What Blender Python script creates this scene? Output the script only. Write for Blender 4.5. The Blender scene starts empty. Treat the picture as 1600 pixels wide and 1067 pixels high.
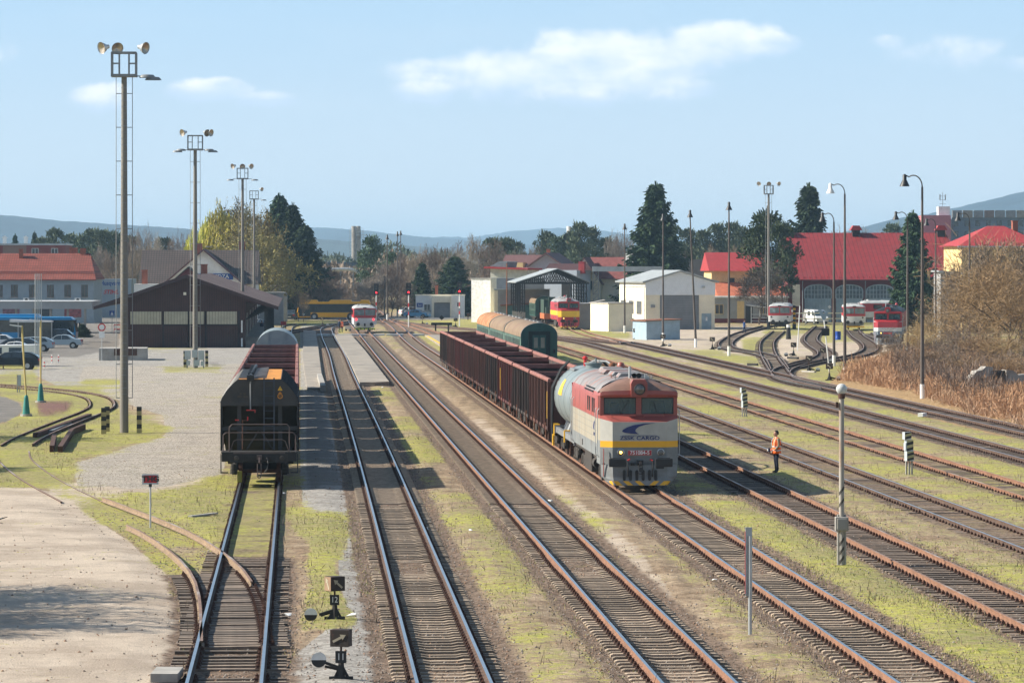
import bpy, bmesh, math, random
import numpy as np
from mathutils import Vector, Matrix, Euler
R = math.radians
rnd = random.Random(7)
sc = bpy.context.scene
COL = sc.collection

# ------------------------------------------------------------------ camera, world, sun, exposure
H = 8.4                      # camera height over the rail heads, metres
F = 6000.0                   # 135 mm lens over 1600 picture columns
HZ = 418.0
cam_d = bpy.data.cameras.new('camera'); cam = bpy.data.objects.new('camera', cam_d); COL.objects.link(cam)
cam.location = (0, 0, H); cam.rotation_euler = (R(90), 0, 0)
cam_d.lens = 135; cam_d.sensor_width = 36; cam_d.shift_y = -(533.5 - HZ) / 1600.0
cam_d.clip_start = 1; cam_d.clip_end = 60000
sc.camera = cam
sc.view_settings.view_transform = 'Standard'; sc.view_settings.look = 'None'
sc.view_settings.gamma = 1; sc.view_settings.exposure = 0.82

SUN_EL = 33.0; SUN_AZ = 3.0
sdir = Vector((math.cos(R(SUN_EL)) * math.cos(R(SUN_AZ)), -math.cos(R(SUN_EL)) * math.sin(R(SUN_AZ)), -math.sin(R(SUN_EL))))
sl = bpy.data.lights.new('sun', 'SUN'); sun = bpy.data.objects.new('sun', sl); COL.objects.link(sun)
sl.energy = 5.0; sl.angle = R(0.5); sl.color = (1.0, 0.93, 0.80)
sun.rotation_euler = sdir.to_track_quat('-Z', 'Y').to_euler()

world = bpy.data.worlds.new("World"); sc.world = world; world.use_nodes = True

class NG:
    """tiny node graph helper"""
    def __init__(s, nt): s.nt = nt; s.n = nt.nodes; s.l = nt.links
    def node(s, t, **k):
        n = s.n.new(t)
        for a, b in k.items(): setattr(n, a, b)
        return n
    def put(s, sock, v):
        if v is None: return
        if hasattr(v, 'bl_idname') or isinstance(v, bpy.types.NodeSocket): s.l.new(v, sock)
        else: sock.default_value = v
    def math(s, op, a, b=None, c=None, clamp=False):
        n = s.node('ShaderNodeMath', operation=op); n.use_clamp = clamp
        s.put(n.inputs[0], a); s.put(n.inputs[1], b)
        if c is not None: s.put(n.inputs[2], c)
        return n.outputs[0]
    def mix(s, f, a, b, mode='MIX'):
        n = s.node('ShaderNodeMix', data_type='RGBA', blend_type=mode)
        s.put(n.inputs[0], f)
        for q, v in ((6, a), (7, b)):
            if isinstance(v, (tuple, list)): v = (*v[:3], 1.0)
            s.put(n.inputs[q], v)
        return n.outputs[2]
    def noise(s, vec, scale, detail=4, rough=.55, out=0):
        n = s.node('ShaderNodeTexNoise'); s.put(n.inputs['Vector'], vec)
        n.inputs['Scale'].default_value = scale; n.inputs['Detail'].default_value = detail
        n.inputs['Roughness'].default_value = rough
        return n.outputs[out]
    def vor(s, vec, scale, feature='F1', out='Distance'):
        n = s.node('ShaderNodeTexVoronoi', feature=feature); s.put(n.inputs['Vector'], vec)
        n.inputs['Scale'].default_value = scale
        return n.outputs[out]
    def ramp(s, v, lo, hi, a=0., b=1.):
        n = s.node('ShaderNodeMapRange', interpolation_type='SMOOTHSTEP'); s.put(n.inputs[0], v)
        n.inputs[1].default_value = lo; n.inputs[2].default_value = hi
        n.inputs[3].default_value = a; n.inputs[4].default_value = b
        return n.outputs[0]
    def mapping(s, vec, scale=(1, 1, 1), loc=(0, 0, 0)):
        n = s.node('ShaderNodeMapping'); s.put(n.inputs[0], vec)
        n.inputs['Scale'].default_value = scale; n.inputs['Location'].default_value = loc
        return n.outputs[0]

def build_world():
    g = NG(world.node_tree); g.n.clear()
    out = g.node('ShaderNodeOutputWorld'); bg = g.node('ShaderNodeBackground')
    sky = g.node('ShaderNodeTexSky', sky_type='NISHITA'); sky.sun_disc = False
    sky.sun_elevation = R(SUN_EL); sky.sun_rotation = R(-87) % (2 * math.pi); sky.altitude = 260
    sky.air_density = 1.0; sky.dust_density = 0.6; sky.ozone_density = 2.0
    tc = g.node('ShaderNodeTexCoord'); sep = g.node('ShaderNodeSeparateXYZ'); g.l.new(tc.outputs['Generated'], sep.inputs[0])
    yy = g.math('MAXIMUM', sep.outputs[1], 0.02)
    u = g.math('DIVIDE', sep.outputs[0], yy); v = g.math('DIVIDE', sep.outputs[2], yy)
    cv = g.node('ShaderNodeCombineXYZ'); g.l.new(u, cv.inputs[0]); g.l.new(v, cv.inputs[1])
    # clouds: soft ellipses in direction space (azimuth, elevation), broken by noise
    EL = [(690, 112, 95, 22, .85), (668, 142, 62, 22, 1.0), (800, 118, 120, 42, 1.0), (935, 92, 130, 46, 1.05), (1050, 84, 120, 40, 1.05),
          (1130, 66, 95, 34, 1.1), (1205, 66, 50, 16, .9), (860, 98, 60, 30, 1.1), (1020, 112, 60, 22, 1.0), (980, 128, 110, 26, .7),
          (320, 142, 75, 18, .9), (345, 134, 34, 14, 1.0), (150, 155, 60, 20, .6), (415, 156, 52, 14, .7), (920, 152, 130, 16, .55),
          (1480, 85, 70, 14, .12), (1590, 98, 40, 12, .35), (1085, 138, 40, 14, .5), (1385, 66, 30, 10, .4), (-150, 90, 160, 50, 1), (1800, 120, 180, 50, 1.0)]
    def field(dv):
        m = None
        for (cx, cy, rx, ry, w) in EL:
            uu = (cx - 800) / F; vv = (HZ - cy) / F
            a = g.math('MULTIPLY', g.math('SUBTRACT', u, uu), F / rx)
            b = g.math('MULTIPLY', g.math('SUBTRACT', v, vv + dv), F / ry)
            d = g.math('ADD', g.math('MULTIPLY', a, a), g.math('MULTIPLY', b, b))
            e = g.math('MULTIPLY', g.math('SUBTRACT', 1.0, d), w)
            m = e if m is None else g.math('SMOOTH_MAX', m, e, .25)
        return m
    m = field(0)
    n1 = g.noise(g.mapping(cv.outputs[0], (1, 1.15, 1)), 80, 10, .60)
    dens = g.ramp(g.math('ADD', m, g.math('MULTIPLY', g.math('SUBTRACT', n1, .5), 3.2)), -.35, 1.0)
    n2 = g.noise(g.mapping(cv.outputs[0], (1, 1.7, 1), (3.1, 1.7, 0)), 95, 6, .55)
    # lit tops, bluish undersides
    top = g.ramp(g.math('ADD', g.math('SUBTRACT', field(.0022), m), g.math('MULTIPLY', g.math('SUBTRACT', n2, .5), 2.2)), -1.0, 1.0)
    # thin haze veil
    hz = g.ramp(v, 0.0, .085, 1.0, 0.0)
    n3 = g.noise(g.mapping(cv.outputs[0], (1, 4, 1), (9, 2, 0)), 14, 5, .5)
    low = g.mix(hz, (4.7, 7.0, 9.3), (6.9, 8.2, 9.4))
    base = g.mix(g.ramp(v, .09, .5, .92, .15), sky.outputs[0], low)
    base = g.mix(g.ramp(n3, .5, .85, 0, .2), base, (6.8, 8.1, 9.3))
    cc = g.mix(top, (6.3, 7.9, 9.9), (11., 11.1, 11.2))
    fin = g.mix(g.math('MULTIPLY', dens, .95), base, cc)
    g.l.new(fin, bg.inputs[0]); bg.inputs[1].default_value = 0.062
    g.l.new(bg.outputs[0], out.inputs[0])
build_world()

# ------------------------------------------------------------------ places
GZ = -0.15                                    # general ground level under the rail heads
def at(px, py, z=GZ):
    """place on level z that the photograph shows at a pixel"""
    Y = F * (H - z) / (py - HZ)
    return Vector(((px - 800) / F * Y, Y, z))
def atY(px, Y, z=GZ): return Vector(((px - 800) / F * Y, Y, z))
TD = -0.0557                                  # direction of the yard tracks
YAW = math.atan(-TD)
def trk(L, Y, z=0.0): return Vector((TD * Y + L, Y, z))

# ------------------------------------------------------------------ object helpers
def tag(o, label=None, cat=None, group=None, kind=None):
    if label: o['label'] = label
    if cat: o['category'] = cat
    if group: o['group'] = group
    if kind: o['kind'] = kind
    return o
def empty(name, loc, rz=0, label=None, cat=None, group=None):
    o = bpy.data.objects.new(name, None); COL.objects.link(o); o.location = loc; o.rotation_euler = (0, 0, rz)
    o.empty_display_size = .2
    return tag(o, label, cat, group)
def copy_tree(o, parent=None):
    c = o.copy(); COL.objects.link(c); c.parent = parent
    for ch in list(o.children): copy_tree(ch, c)
    return c

class MB:
    def __init__(s): s.v = []; s.f = []; s.m = []
    def add(s, vs, fs, m=0):
        k = len(s.v); s.v += [tuple(v) for v in vs]
        for f in fs: s.f.append(tuple(i + k for i in f)); s.m.append(m)
    def box(s, x0, x1, y0, y1, z0, z1, m=0):
        if x0 > x1: x0, x1 = x1, x0
        if y0 > y1: y0, y1 = y1, y0
        if z0 > z1: z0, z1 = z1, z0
        s.add([(x0, y0, z0), (x1, y0, z0), (x1, y1, z0), (x0, y1, z0), (x0, y0, z1), (x1, y0, z1), (x1, y1, z1), (x0, y1, z1)],
              [(0, 3, 2, 1), (4, 5, 6, 7), (0, 1, 5, 4), (1, 2, 6, 5), (2, 3, 7, 6), (3, 0, 4, 7)], m); return s
    def bar(s, p, q, w, h=None, m=0):
        """square bar from p to q"""
        h = h or w; p = Vector(p); q = Vector(q); d = (q - p).normalized()
        up = Vector((0, 0, 1)) if abs(d.z) < .95 else Vector((0, 1, 0))
        a = d.cross(up).normalized() * w / 2; b = d.cross(a).normalized() * h / 2
        vs = [p - a - b, p + a - b, p + a + b, p - a + b, q - a - b, q + a - b, q + a + b, q - a + b]
        s.add(vs, [(0, 1, 2, 3), (7, 6, 5, 4), (0, 4, 5, 1), (1, 5, 6, 2), (2, 6, 7, 3), (3, 7, 4, 0)], m); return s
    def cyl(s, p, q, r, n=10, m=0, r2=None, cap=True):
        p = Vector(p); q = Vector(q); d = (q - p).normalized(); r2 = r if r2 is None else r2
        up = Vector((0, 0, 1)) if abs(d.z) < .95 else Vector((1, 0, 0))
        a = d.cross(up).normalized(); b = d.cross(a).normalized()
        vs = []
        for c, rr in ((p, r), (q, r2)):
            for i in range(n):
                t = 2 * math.pi * i / n; vs.append(c + (a * math.cos(t) + b * math.sin(t)) * rr)
        fs = [(i, (i + 1) % n, n + (i + 1) % n, n + i) for i in range(n)]
        if cap: fs += [tuple(range(n - 1, -1, -1)), tuple(range(n, 2 * n))]
        s.add(vs, fs, m); return s
    def tube(s, pts, r, n=6, m=0):
        for a, b in zip(pts[:-1], pts[1:]): s.cyl(a, b, r, n, m)
        return s
    def prism(s, pts, a0, a1, m=0, axis='y', caps=True, capm=None):
        """polygon extruded along an axis; axis y: pts are (x,z); axis x: (y,z); axis z: (x,y)"""
        n = len(pts)
        def P(p, a):
            return {'y': (p[0], a, p[1]), 'x': (a, p[0], p[1]), 'z': (p[0], p[1], a)}[axis]
        vs = [P(p, a0) for p in pts] + [P(p, a1) for p in pts]
        s.add(vs, [(i, (i + 1) % n, n + (i + 1) % n, n + i) for i in range(n)], m)
        if caps:
            k = len(s.v) - 2 * n
            for f in (tuple(range(k + n - 1, k - 1, -1)), tuple(range(k + n, k + 2 * n))):
                s.f.append(f); s.m.append(m if capm is None else capm)
        return s
    def loft(s, secs, m=0, close=False, cap=(True, True), mats=None):
        """secs: list of equally long point rings (open unless close)"""
        n = len(secs[0]); k = len(s.v)
        for r in secs: s.v += [tuple(p) for p in r]
        for i in range(len(secs) - 1):
            for j in range(n if close else n - 1):
                a = k + i * n + j; b = k + i * n + (j + 1) % n
                s.f.append((a, b, b + n, a + n)); s.m.append(mats[j] if mats else m)
        if cap[0]: s.f.append(tuple(range(k + n - 1, k - 1, -1))); s.m.append(m)
        if cap[1]: s.f.append(tuple(k + (len(secs) - 1) * n + j for j in range(n))); s.m.append(m)
        return s
    def lathe(s, prof, n=16, m=0, c=(0, 0, 0), axis='z'):
        k = len(s.v)
        for (r, z) in prof:
            for i in range(n):
                t = 2 * math.pi * i / n; x, y = r * math.cos(t), r * math.sin(t)
                p = {'z': (x, y, z), 'y': (x, z, y), 'x': (z, x, y)}[axis]
                s.v.append((c[0] + p[0], c[1] + p[1], c[2] + p[2]))
        for j in range(len(prof) - 1):
            for i in range(n):
                a = k + j * n + i; b = k + j * n + (i + 1) % n
                s.f.append((a, b, b + n, a + n)); s.m.append(m)
        return s
    def quad(s, a, b, c, d, m=0): s.add([a, b, c, d], [(0, 1, 2, 3)], m); return s
    def mesh(s, name, mats, smooth=None):
        me = bpy.data.meshes.new(name); me.from_pydata(s.v, [], s.f)
        for mt in (mats if isinstance(mats, (list, tuple)) else [mats]): me.materials.append(mt)
        if any(s.m): me.polygons.foreach_set('material_index', s.m)
        bm = bmesh.new(); bm.from_mesh(me); bmesh.ops.recalc_face_normals(bm, faces=bm.faces); bm.to_mesh(me); bm.free()
        if smooth:
            me.shade_smooth(); me.set_sharp_from_angle(angle=R(smooth))
        me.update(); return me
    def build(s, name, mats, parent=None, smooth=None, loc=(0, 0, 0), rz=0, bevel=0):
        o = bpy.data.objects.new(name, s.mesh(name, mats, smooth)); COL.objects.link(o)
        o.location = loc; o.rotation_euler = (0, 0, rz); o.parent = parent
        if bevel:
            b = o.modifiers.new('bevel', 'BEVEL'); b.width = bevel; b.segments = 2; b.limit_method = 'ANGLE'
        return o

def text_obj(txt, size, mat, parent, loc, rot=(R(90), 0, 0), name='lettering', sx=1.0, depth=.004, shear=0, align='CENTER', spacing=1.0, bold=.0):
    cu = bpy.data.curves.new(name, 'FONT'); cu.body = txt; cu.size = size; cu.extrude = depth; cu.align_x = align; cu.align_y = 'CENTER'
    cu.shear = shear; cu.space_character = spacing; cu.offset = bold
    t = bpy.data.objects.new(name + '_tmp', cu); COL.objects.link(t)
    dg = bpy.context.evaluated_depsgraph_get()
    me = bpy.data.meshes.new_from_object(t.evaluated_get(dg)); bpy.data.objects.remove(t); bpy.data.curves.remove(cu)
    me.materials.clear(); me.materials.append(mat)
    o = bpy.data.objects.new(name, me); COL.objects.link(o); o.parent = parent; o.location = loc; o.rotation_euler = rot; o.scale = (sx, 1, 1)
    return o

# ------------------------------------------------------------------ materials
MT = {}
def mat(name, col, rough=.6, metal=0., var=.18, scale=1.5, streak=0., col2=None, c2amt=.5, c2scale=.8, bump=0., bscale=20, emit=None, spec=.5, c2th=.55):
    if name in MT: return MT[name]
    m = bpy.data.materials.new(name); m.use_nodes = True; g = NG(m.node_tree)
    b = g.n['Principled BSDF']; MT[name] = m
    tc = g.node('ShaderNodeTexCoord').outputs['Object']
    v = tc if not streak else g.mapping(tc, (1, 1, 1 / streak))
    nz = g.noise(v, scale, 6, .6)
    lo = g.ramp(nz, .25, .75, 1 - var, 1 + var)
    comb = g.node('ShaderNodeCombineColor'); [g.l.new(lo, comb.inputs[i]) for i in range(3)]
    c = g.mix(1.0, col, comb.outputs[0], 'MULTIPLY')
    if col2:
        n2 = g.noise(g.mapping(v, (1, 1, 1), (5, 7, 3)), c2scale, 8, .65)
        c = g.mix(g.ramp(n2, c2th - .07, c2th + .1, 0, c2amt), c, col2)
    g.put(b.inputs['Base Color'], c)
    if 'sleeper' in name:
        hs = g.node('ShaderNodeHueSaturation'); g.l.new(c, hs.inputs['Color']); g.l.new(g.ramp(g.node('ShaderNodeObjectInfo').outputs['Random'], 0, 1, .62, 1.3), hs.inputs['Value']); g.l.new(hs.outputs[0], b.inputs['Base Color'])
    b.inputs['Roughness'].default_value = rough; b.inputs['Metallic'].default_value = metal
    b.inputs['Specular IOR Level'].default_value = spec
    if bump:
        bn = g.node('ShaderNodeBump'); bn.inputs['Strength'].default_value = bump; bn.inputs['Distance'].default_value = .02
        g.l.new(g.noise(tc, bscale, 5, .6), bn.inputs['Height']); g.l.new(bn.outputs[0], b.inputs['Normal'])
    if emit:
        b.inputs['Emission Color'].default_value = (*emit[:3], 1); b.inputs['Emission Strength'].default_value = emit[3]
    return m
def stripe_mat(name, col, dark, scale, axis=0, rough=.6, width=.15, col2=None, skew=0., second=None):
    """ribs, seams, rows of tiles or louvres as thin dark lines"""
    m = bpy.data.materials.new(name); m.use_nodes = True; g = NG(m.node_tree); MT[name] = m
    b = g.n['Principled BSDF']; tc = g.node('ShaderNodeTexCoord').outputs['Object']
    sep = g.node('ShaderNodeSeparateXYZ'); g.l.new(tc, sep.inputs[0])
    def lines(ax, scl):
        x = sep.outputs[ax]
        if skew: x = g.math('ADD', x, g.math('MULTIPLY', sep.outputs[2], skew))
        fr = g.math('FRACT', g.math('MULTIPLY', x, scl))
        return g.math('GREATER_THAN', fr, 1 - width)
    f = lines(axis, scale)
    if second: f = g.math('MAXIMUM', f, lines(*second))
    nz = g.ramp(g.noise(tc, .7, 6, .65), .3, .7, .82, 1.15)
    comb = g.node('ShaderNodeCombineColor'); [g.l.new(nz, comb.inputs[i]) for i in range(3)]
    c = g.mix(1.0, col, comb.outputs[0], 'MULTIPLY')
    if col2: c = g.mix(g.ramp(g.noise(tc, .35, 8, .65), .5, .66, 0, .7), c, col2)
    c = g.mix(f, c, dark); g.put(b.inputs['Base Color'], c); b.inputs['Roughness'].default_value = rough
    bn = g.node('ShaderNodeBump'); bn.inputs['Strength'].default_value = .5; bn.inputs['Distance'].default_value = .03
    g.l.new(g.math('SUBTRACT', 1.0, f), bn.inputs['Height']); g.l.new(bn.outputs[0], b.inputs['Normal'])
    return m

mat('rail_side_tan', (.25, .175, .115), .85, var=.3, scale=3, bump=.3)
mat('rail_side', (.225, .115, .070), .85, var=.3, scale=3, bump=.3)
mat('rail_side_dark', (.10, .060, .042), .85, var=.3, scale=3, bump=.3)
mat('rail_top', (.50, .51, .54), .33, 1.0, var=.1)
mat('rail_top_rusty', (.27, .15, .09), .5, .3, var=.25, scale=2, col2=(.5, .45, .42), c2amt=.8, c2scale=.25)
mat('concrete_sleeper', (.285, .22, .16), .9, var=.25, scale=4, bump=.3)
mat('wood_sleeper', (.17, .13, .10), .9, var=.35, scale=5, bump=.4)
mat('rust_dark', (.075, .032, .020), .85, var=.35, scale=8)
mat('rust', (.20, .075, .035), .85, var=.35, scale=3)
mat('black_paint', (.018, .018, .020), .5, var=.3)
mat('soot', (.028, .025, .024), .8, var=.3, bump=.3)
mat('undercarriage', (.045, .038, .034), .85, var=.4, scale=5)
mat('steel_grey', (.24, .25, .26), .55, .2, var=.2)
mat('galvanised', (.45, .47, .48), .45, .5, var=.15)
mat('white_paint', (.78, .78, .76), .5, var=.08, col2=(.5, .46, .40), c2amt=.35)
mat('red_paint', (.55, .03, .03), .45, var=.15)
mat('yellow_paint', (.85, .48, .02), .5, var=.1)
mat('glass_dark', (.025, .035, .042), .12, var=.3, spec=.9)
mat('glass_blue', (.06, .10, .13), .08, var=.2, spec=1.)
mat('tyre', (.02, .02, .02), .85)
mat('plaster_cream', (.80, .73, .57), .9, var=.08, scale=.6, col2=(.45, .38, .28), c2amt=.3, c2scale=.5)
mat('plaster_white', (.82, .81, .78), .9, var=.08, scale=.6, col2=(.45, .42, .38), c2amt=.3, c2scale=.5)
mat('plaster_grey', (.33, .33, .33), .9, var=.12, scale=.6, col2=(.20, .19, .18), c2amt=.5, c2scale=.5)
mat('plaster_yellow', (.72, .52, .24), .9, var=.1)
mat('concrete', (.36, .34, .31), .9, var=.22, scale=1.2, col2=(.20, .18, .16), c2amt=.6, c2scale=.6, bump=.3)
mat('asphalt', (.15, .145, .14), .9, var=.2, scale=.6, bump=.2)
mat('pole_concrete', (.20, .185, .165), .9, var=.25, scale=1.0, streak=4, bump=.2)
mat('pole_dark', (.11, .09, .08), .85, var=.35, scale=1.0, streak=4)
# ------------------------------------------------------------------ railway tracks
def spline(pts, step=3.0):
    """Catmull-Rom through 2D world points, sampled by length"""
    P = [np.array((p[0], p[1]), float) for p in pts]
    if len(P) == 2:
        n = max(2, int(np.linalg.norm(P[1] - P[0]) / step)); return [P[0] + (P[1] - P[0]) * t for t in np.linspace(0, 1, n)]
    Q = [2 * P[0] - P[1]] + P + [2 * P[-1] - P[-2]]; out = []
    for i in range(1, len(Q) - 2):
        n = max(2, int(np.linalg.norm(Q[i + 1] - Q[i]) / step))
        for t in np.linspace(0, 1, n, endpoint=False):
            a, b, c, d = Q[i - 1], Q[i], Q[i + 1], Q[i + 2]
            out.append(.5 * ((2 * b) + (c - a) * t + (2 * a - 5 * b + 4 * c - d) * t * t + (3 * b - a - 3 * c + d) * t ** 3))
    out.append(P[-1]); return out
def LY(*a): return [(TD * Y + L, Y) for L, Y in a]
def PX(*a): return [tuple(at(x, y, 0.0)[:2]) for x, y in a]

# centre lines; (points, label, rail material pair, sleeper material, depth of burial, sleepers drawn from Y0 to Y1)
TRK = [
 ('t1', LY((-1.5, 50), (-1.5, 300), (-1.35, 420)) + PX((449, 511), (471, 505)), 'track under the black hopper wagon and its train, timber sleepers showing in the foreground', 'top', 'dark', 'wood', .0, (66, 110)),
 ('t2', LY((3.12, 50), (3.17, 80), (3.38, 150), (3.50, 208), (3.6, 300)) + PX((526, 552), (513, 526), (510, 513), (520, 508.5), (537, 504)), 'polished track left of the long low platform, straight then bending left at its far end', 'top', 'dark', 'concrete', .0, (66, 210)),
 ('t3', LY((8.13, 50), (8.15, 200), (8.2, 330)) + PX((571, 522), (553, 503), (545, 492)), 'rusty sided track right of the low platform with a railcar standing at its far end', 'top', 'side', 'concrete', .0, (66, 230)),
 ('t4', LY((12.93, 50), (12.93, 300), (12.95, 420)) + PX((618, 509), (600, 497.5), (583, 482), (560, 470), (534, 460), (515, 450)), 'track carrying the grey and red diesel locomotive and its goods train', 'top', 'side', 'concrete', .0, (66, 146)),
 ('t5', LY((17.86, 50), (17.9, 200), (18.3, 300), (18.0, 400)) + PX((676, 519), (640, 507), (604, 498)), 'rusty track immediately right of the diesel locomotive, in its shadow', 'rusty', 'side', 'wood', .02, (90, 200)),
 ('t6', LY((22.6, 50), (22.6, 330), (22.4, 430)), 'track behind the worker in the orange vest, left rail sunk in grass', 'top', 'dark', 'wood', .035, (110, 240)),
 ('t7', LY((27.6, 50), (27.6, 380), (27.2, 450)), 'all rust brown track with two low striped signals beside it', 'rusty', 'side', 'wood', .035, (140, 300)),
 ('t8', LY((32.65, 50), (32.65, 380), (32.3, 440)) + PX((820, 521), (743, 514), (672, 508), (608, 500)), 'brown track passing behind the green coaches, second from the reeds', 'top', 'dark', 'wood', .02, (160, 420)),
 ('t9', LY((37.7, 50), (37.7, 400)) + PX((975, 535), (925, 529.5), (873, 525.5), (820, 520)), 'brown track nearest the dry reeds on the right', 'top', 'dark', 'wood', .02, (180, 420)),
 ('s1', PX((1217, 516), (1201, 530), (1198, 540), (1201, 553), (1211, 569), (1227, 588), (1262, 598)), 'curved siding leading up to the red and white railcar by the bare tree', 'rusty', 'black', 'wood', .03, (0, 0)),
 ('s2', PX((1283, 508), (1267, 526), (1273, 537), (1289, 548), (1283, 557), (1247, 567), (1222, 577), (1224, 588), (1252, 596.5), (1300, 605)), 'snaking siding ending at the low loading fence in front of the engine shed', 'rusty', 'black', 'wood', .02, (0, 0)),
 ('s3', PX((1332, 514), (1341, 524), (1357, 535), (1360, 544), (1345, 552), (1310, 559), (1270, 565), (1236, 573)), 'siding curving from the snaking siding towards the white railcar with the yellow skirt', 'rusty', 'black', 'wood', .02, (0, 0)),
 ('s4', PX((1200, 508), (1160, 519), (1138, 530), (1134, 539), (1150, 545), (1185, 550.5), (1208, 559), (1219, 576)), 'small curved siding beside the second yard lamp right of the warehouse', 'rusty', 'black', 'wood', .03, (0, 0)),
 ('s5', PX((1395, 535), (1372, 526), (1352, 519)), 'short siding under the red and white locomotive by the reeds', 'rusty', 'black', 'wood', .03, (0, 0)),
 ('s6', PX((878, 503), (898, 513), (922, 522), (975, 534)), 'grassy siding under the yellow banded locomotive by the truss shed', 'rusty', 'side', 'wood', .05, (0, 0)),
 ('s7', PX((425, 523), (455, 517), (490, 511), (520, 506.5), (550, 502), (590, 493), (600, 488)), 'dark track curving left across the far end of the platforms', 'rusty', 'black', 'wood', .02, (0, 0)),
 ('c1', PX((367, 1000), (357, 930), (338, 890), (303, 858), (256, 829), (187, 800), (128, 777)), 'curved branch of the turnout beside the bare paved yard', 'rusty', 'tan', 'wood', .0, (70, 120)),
 ('c2', PX((128, 777), (66, 745), (33, 722), (20, 706), (26, 692), (60, 674), (110, 654), (146, 640), (160, 630), (150, 618), (110, 610), (50, 604), (0, 600), (-50, 597)), 'disused looping track in the grass left of the tall floodlight mast', 'rusty', 'dark', 'wood', .055, (0, 0)),
]
TL = {}
for t in TRK: TL[t[0]] = spline(t[1])

RAILP = [(-.036, 0), (.036, 0), (.036, -.035), (.012, -.05), (.010, -.125), (.07, -.145), (.07, -.155), (-.07, -.155), (-.07, -.145), (-.010, -.125), (-.012, -.05), (-.036, -.035)]
def sweep(name, pts, off, mats, parent, z0=0.0):
    A = np.array(pts); T = np.gradient(A, axis=0); T /= np.linalg.norm(T, axis=1)[:, None]
    N = np.stack([T[:, 1], -T[:, 0]], 1); C = A + N * off
    secs = [[(c[0] + n[0] * x, c[1] + n[1] * x, z + z0) for (x, z) in RAILP] for c, n in zip(C, N)]
    mb = MB(); mb.loft(secs, 1, True, (True, True), [0] + [1] * (len(RAILP) - 1))
    return mb.build(name, mats, parent)
def sleeper_mesh(kind):
    m = MB()
    if kind == 'concrete':
        tops = [(-1.21, -.185), (-1.15, -.162), (-.45, -.158), (-.3, -.185), (.3, -.185), (.45, -.158), (1.15, -.162), (1.21, -.185)]
        secs = []
        for x, z in tops: secs.append([(x, -.135, -.36), (x, -.11, z), (x, .11, z), (x, .135, -.36)])
        m.loft(secs, 0, True)
    else: m.box(-1.25, 1.25, -.125, .125, -.34, -.160)
    for sx in (-1, 1):
        x = sx * .752
        m.box(x - .17, x + .17, -.09, .09, -.17, -.142, 1)
        for q in (-1, 1):
            m.box(x + q * .11 - .035, x + q * .11 + .035, -.045, .045, -.145, -.085, 1)
            m.cyl((x + q * .11, 0, -.085), (x + q * .11, 0, -.055), .022, 6, 1)
    return m.mesh('sleeper', [MT['concrete_sleeper' if kind == 'concrete' else 'wood_sleeper'], MT['rust_dark']])
mat('rail_side_black', (.045, .04, .04), .7, var=.3)
SM = {k: sleeper_mesh(k) for k in ('concrete', 'wood')}
tops = {'top': 'rail_top', 'rusty': 'rail_top_rusty'}; sides = {'tan': 'rail_side_tan', 'side': 'rail_side', 'dark': 'rail_side_dark', 'black': 'rail_side_black'}
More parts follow.
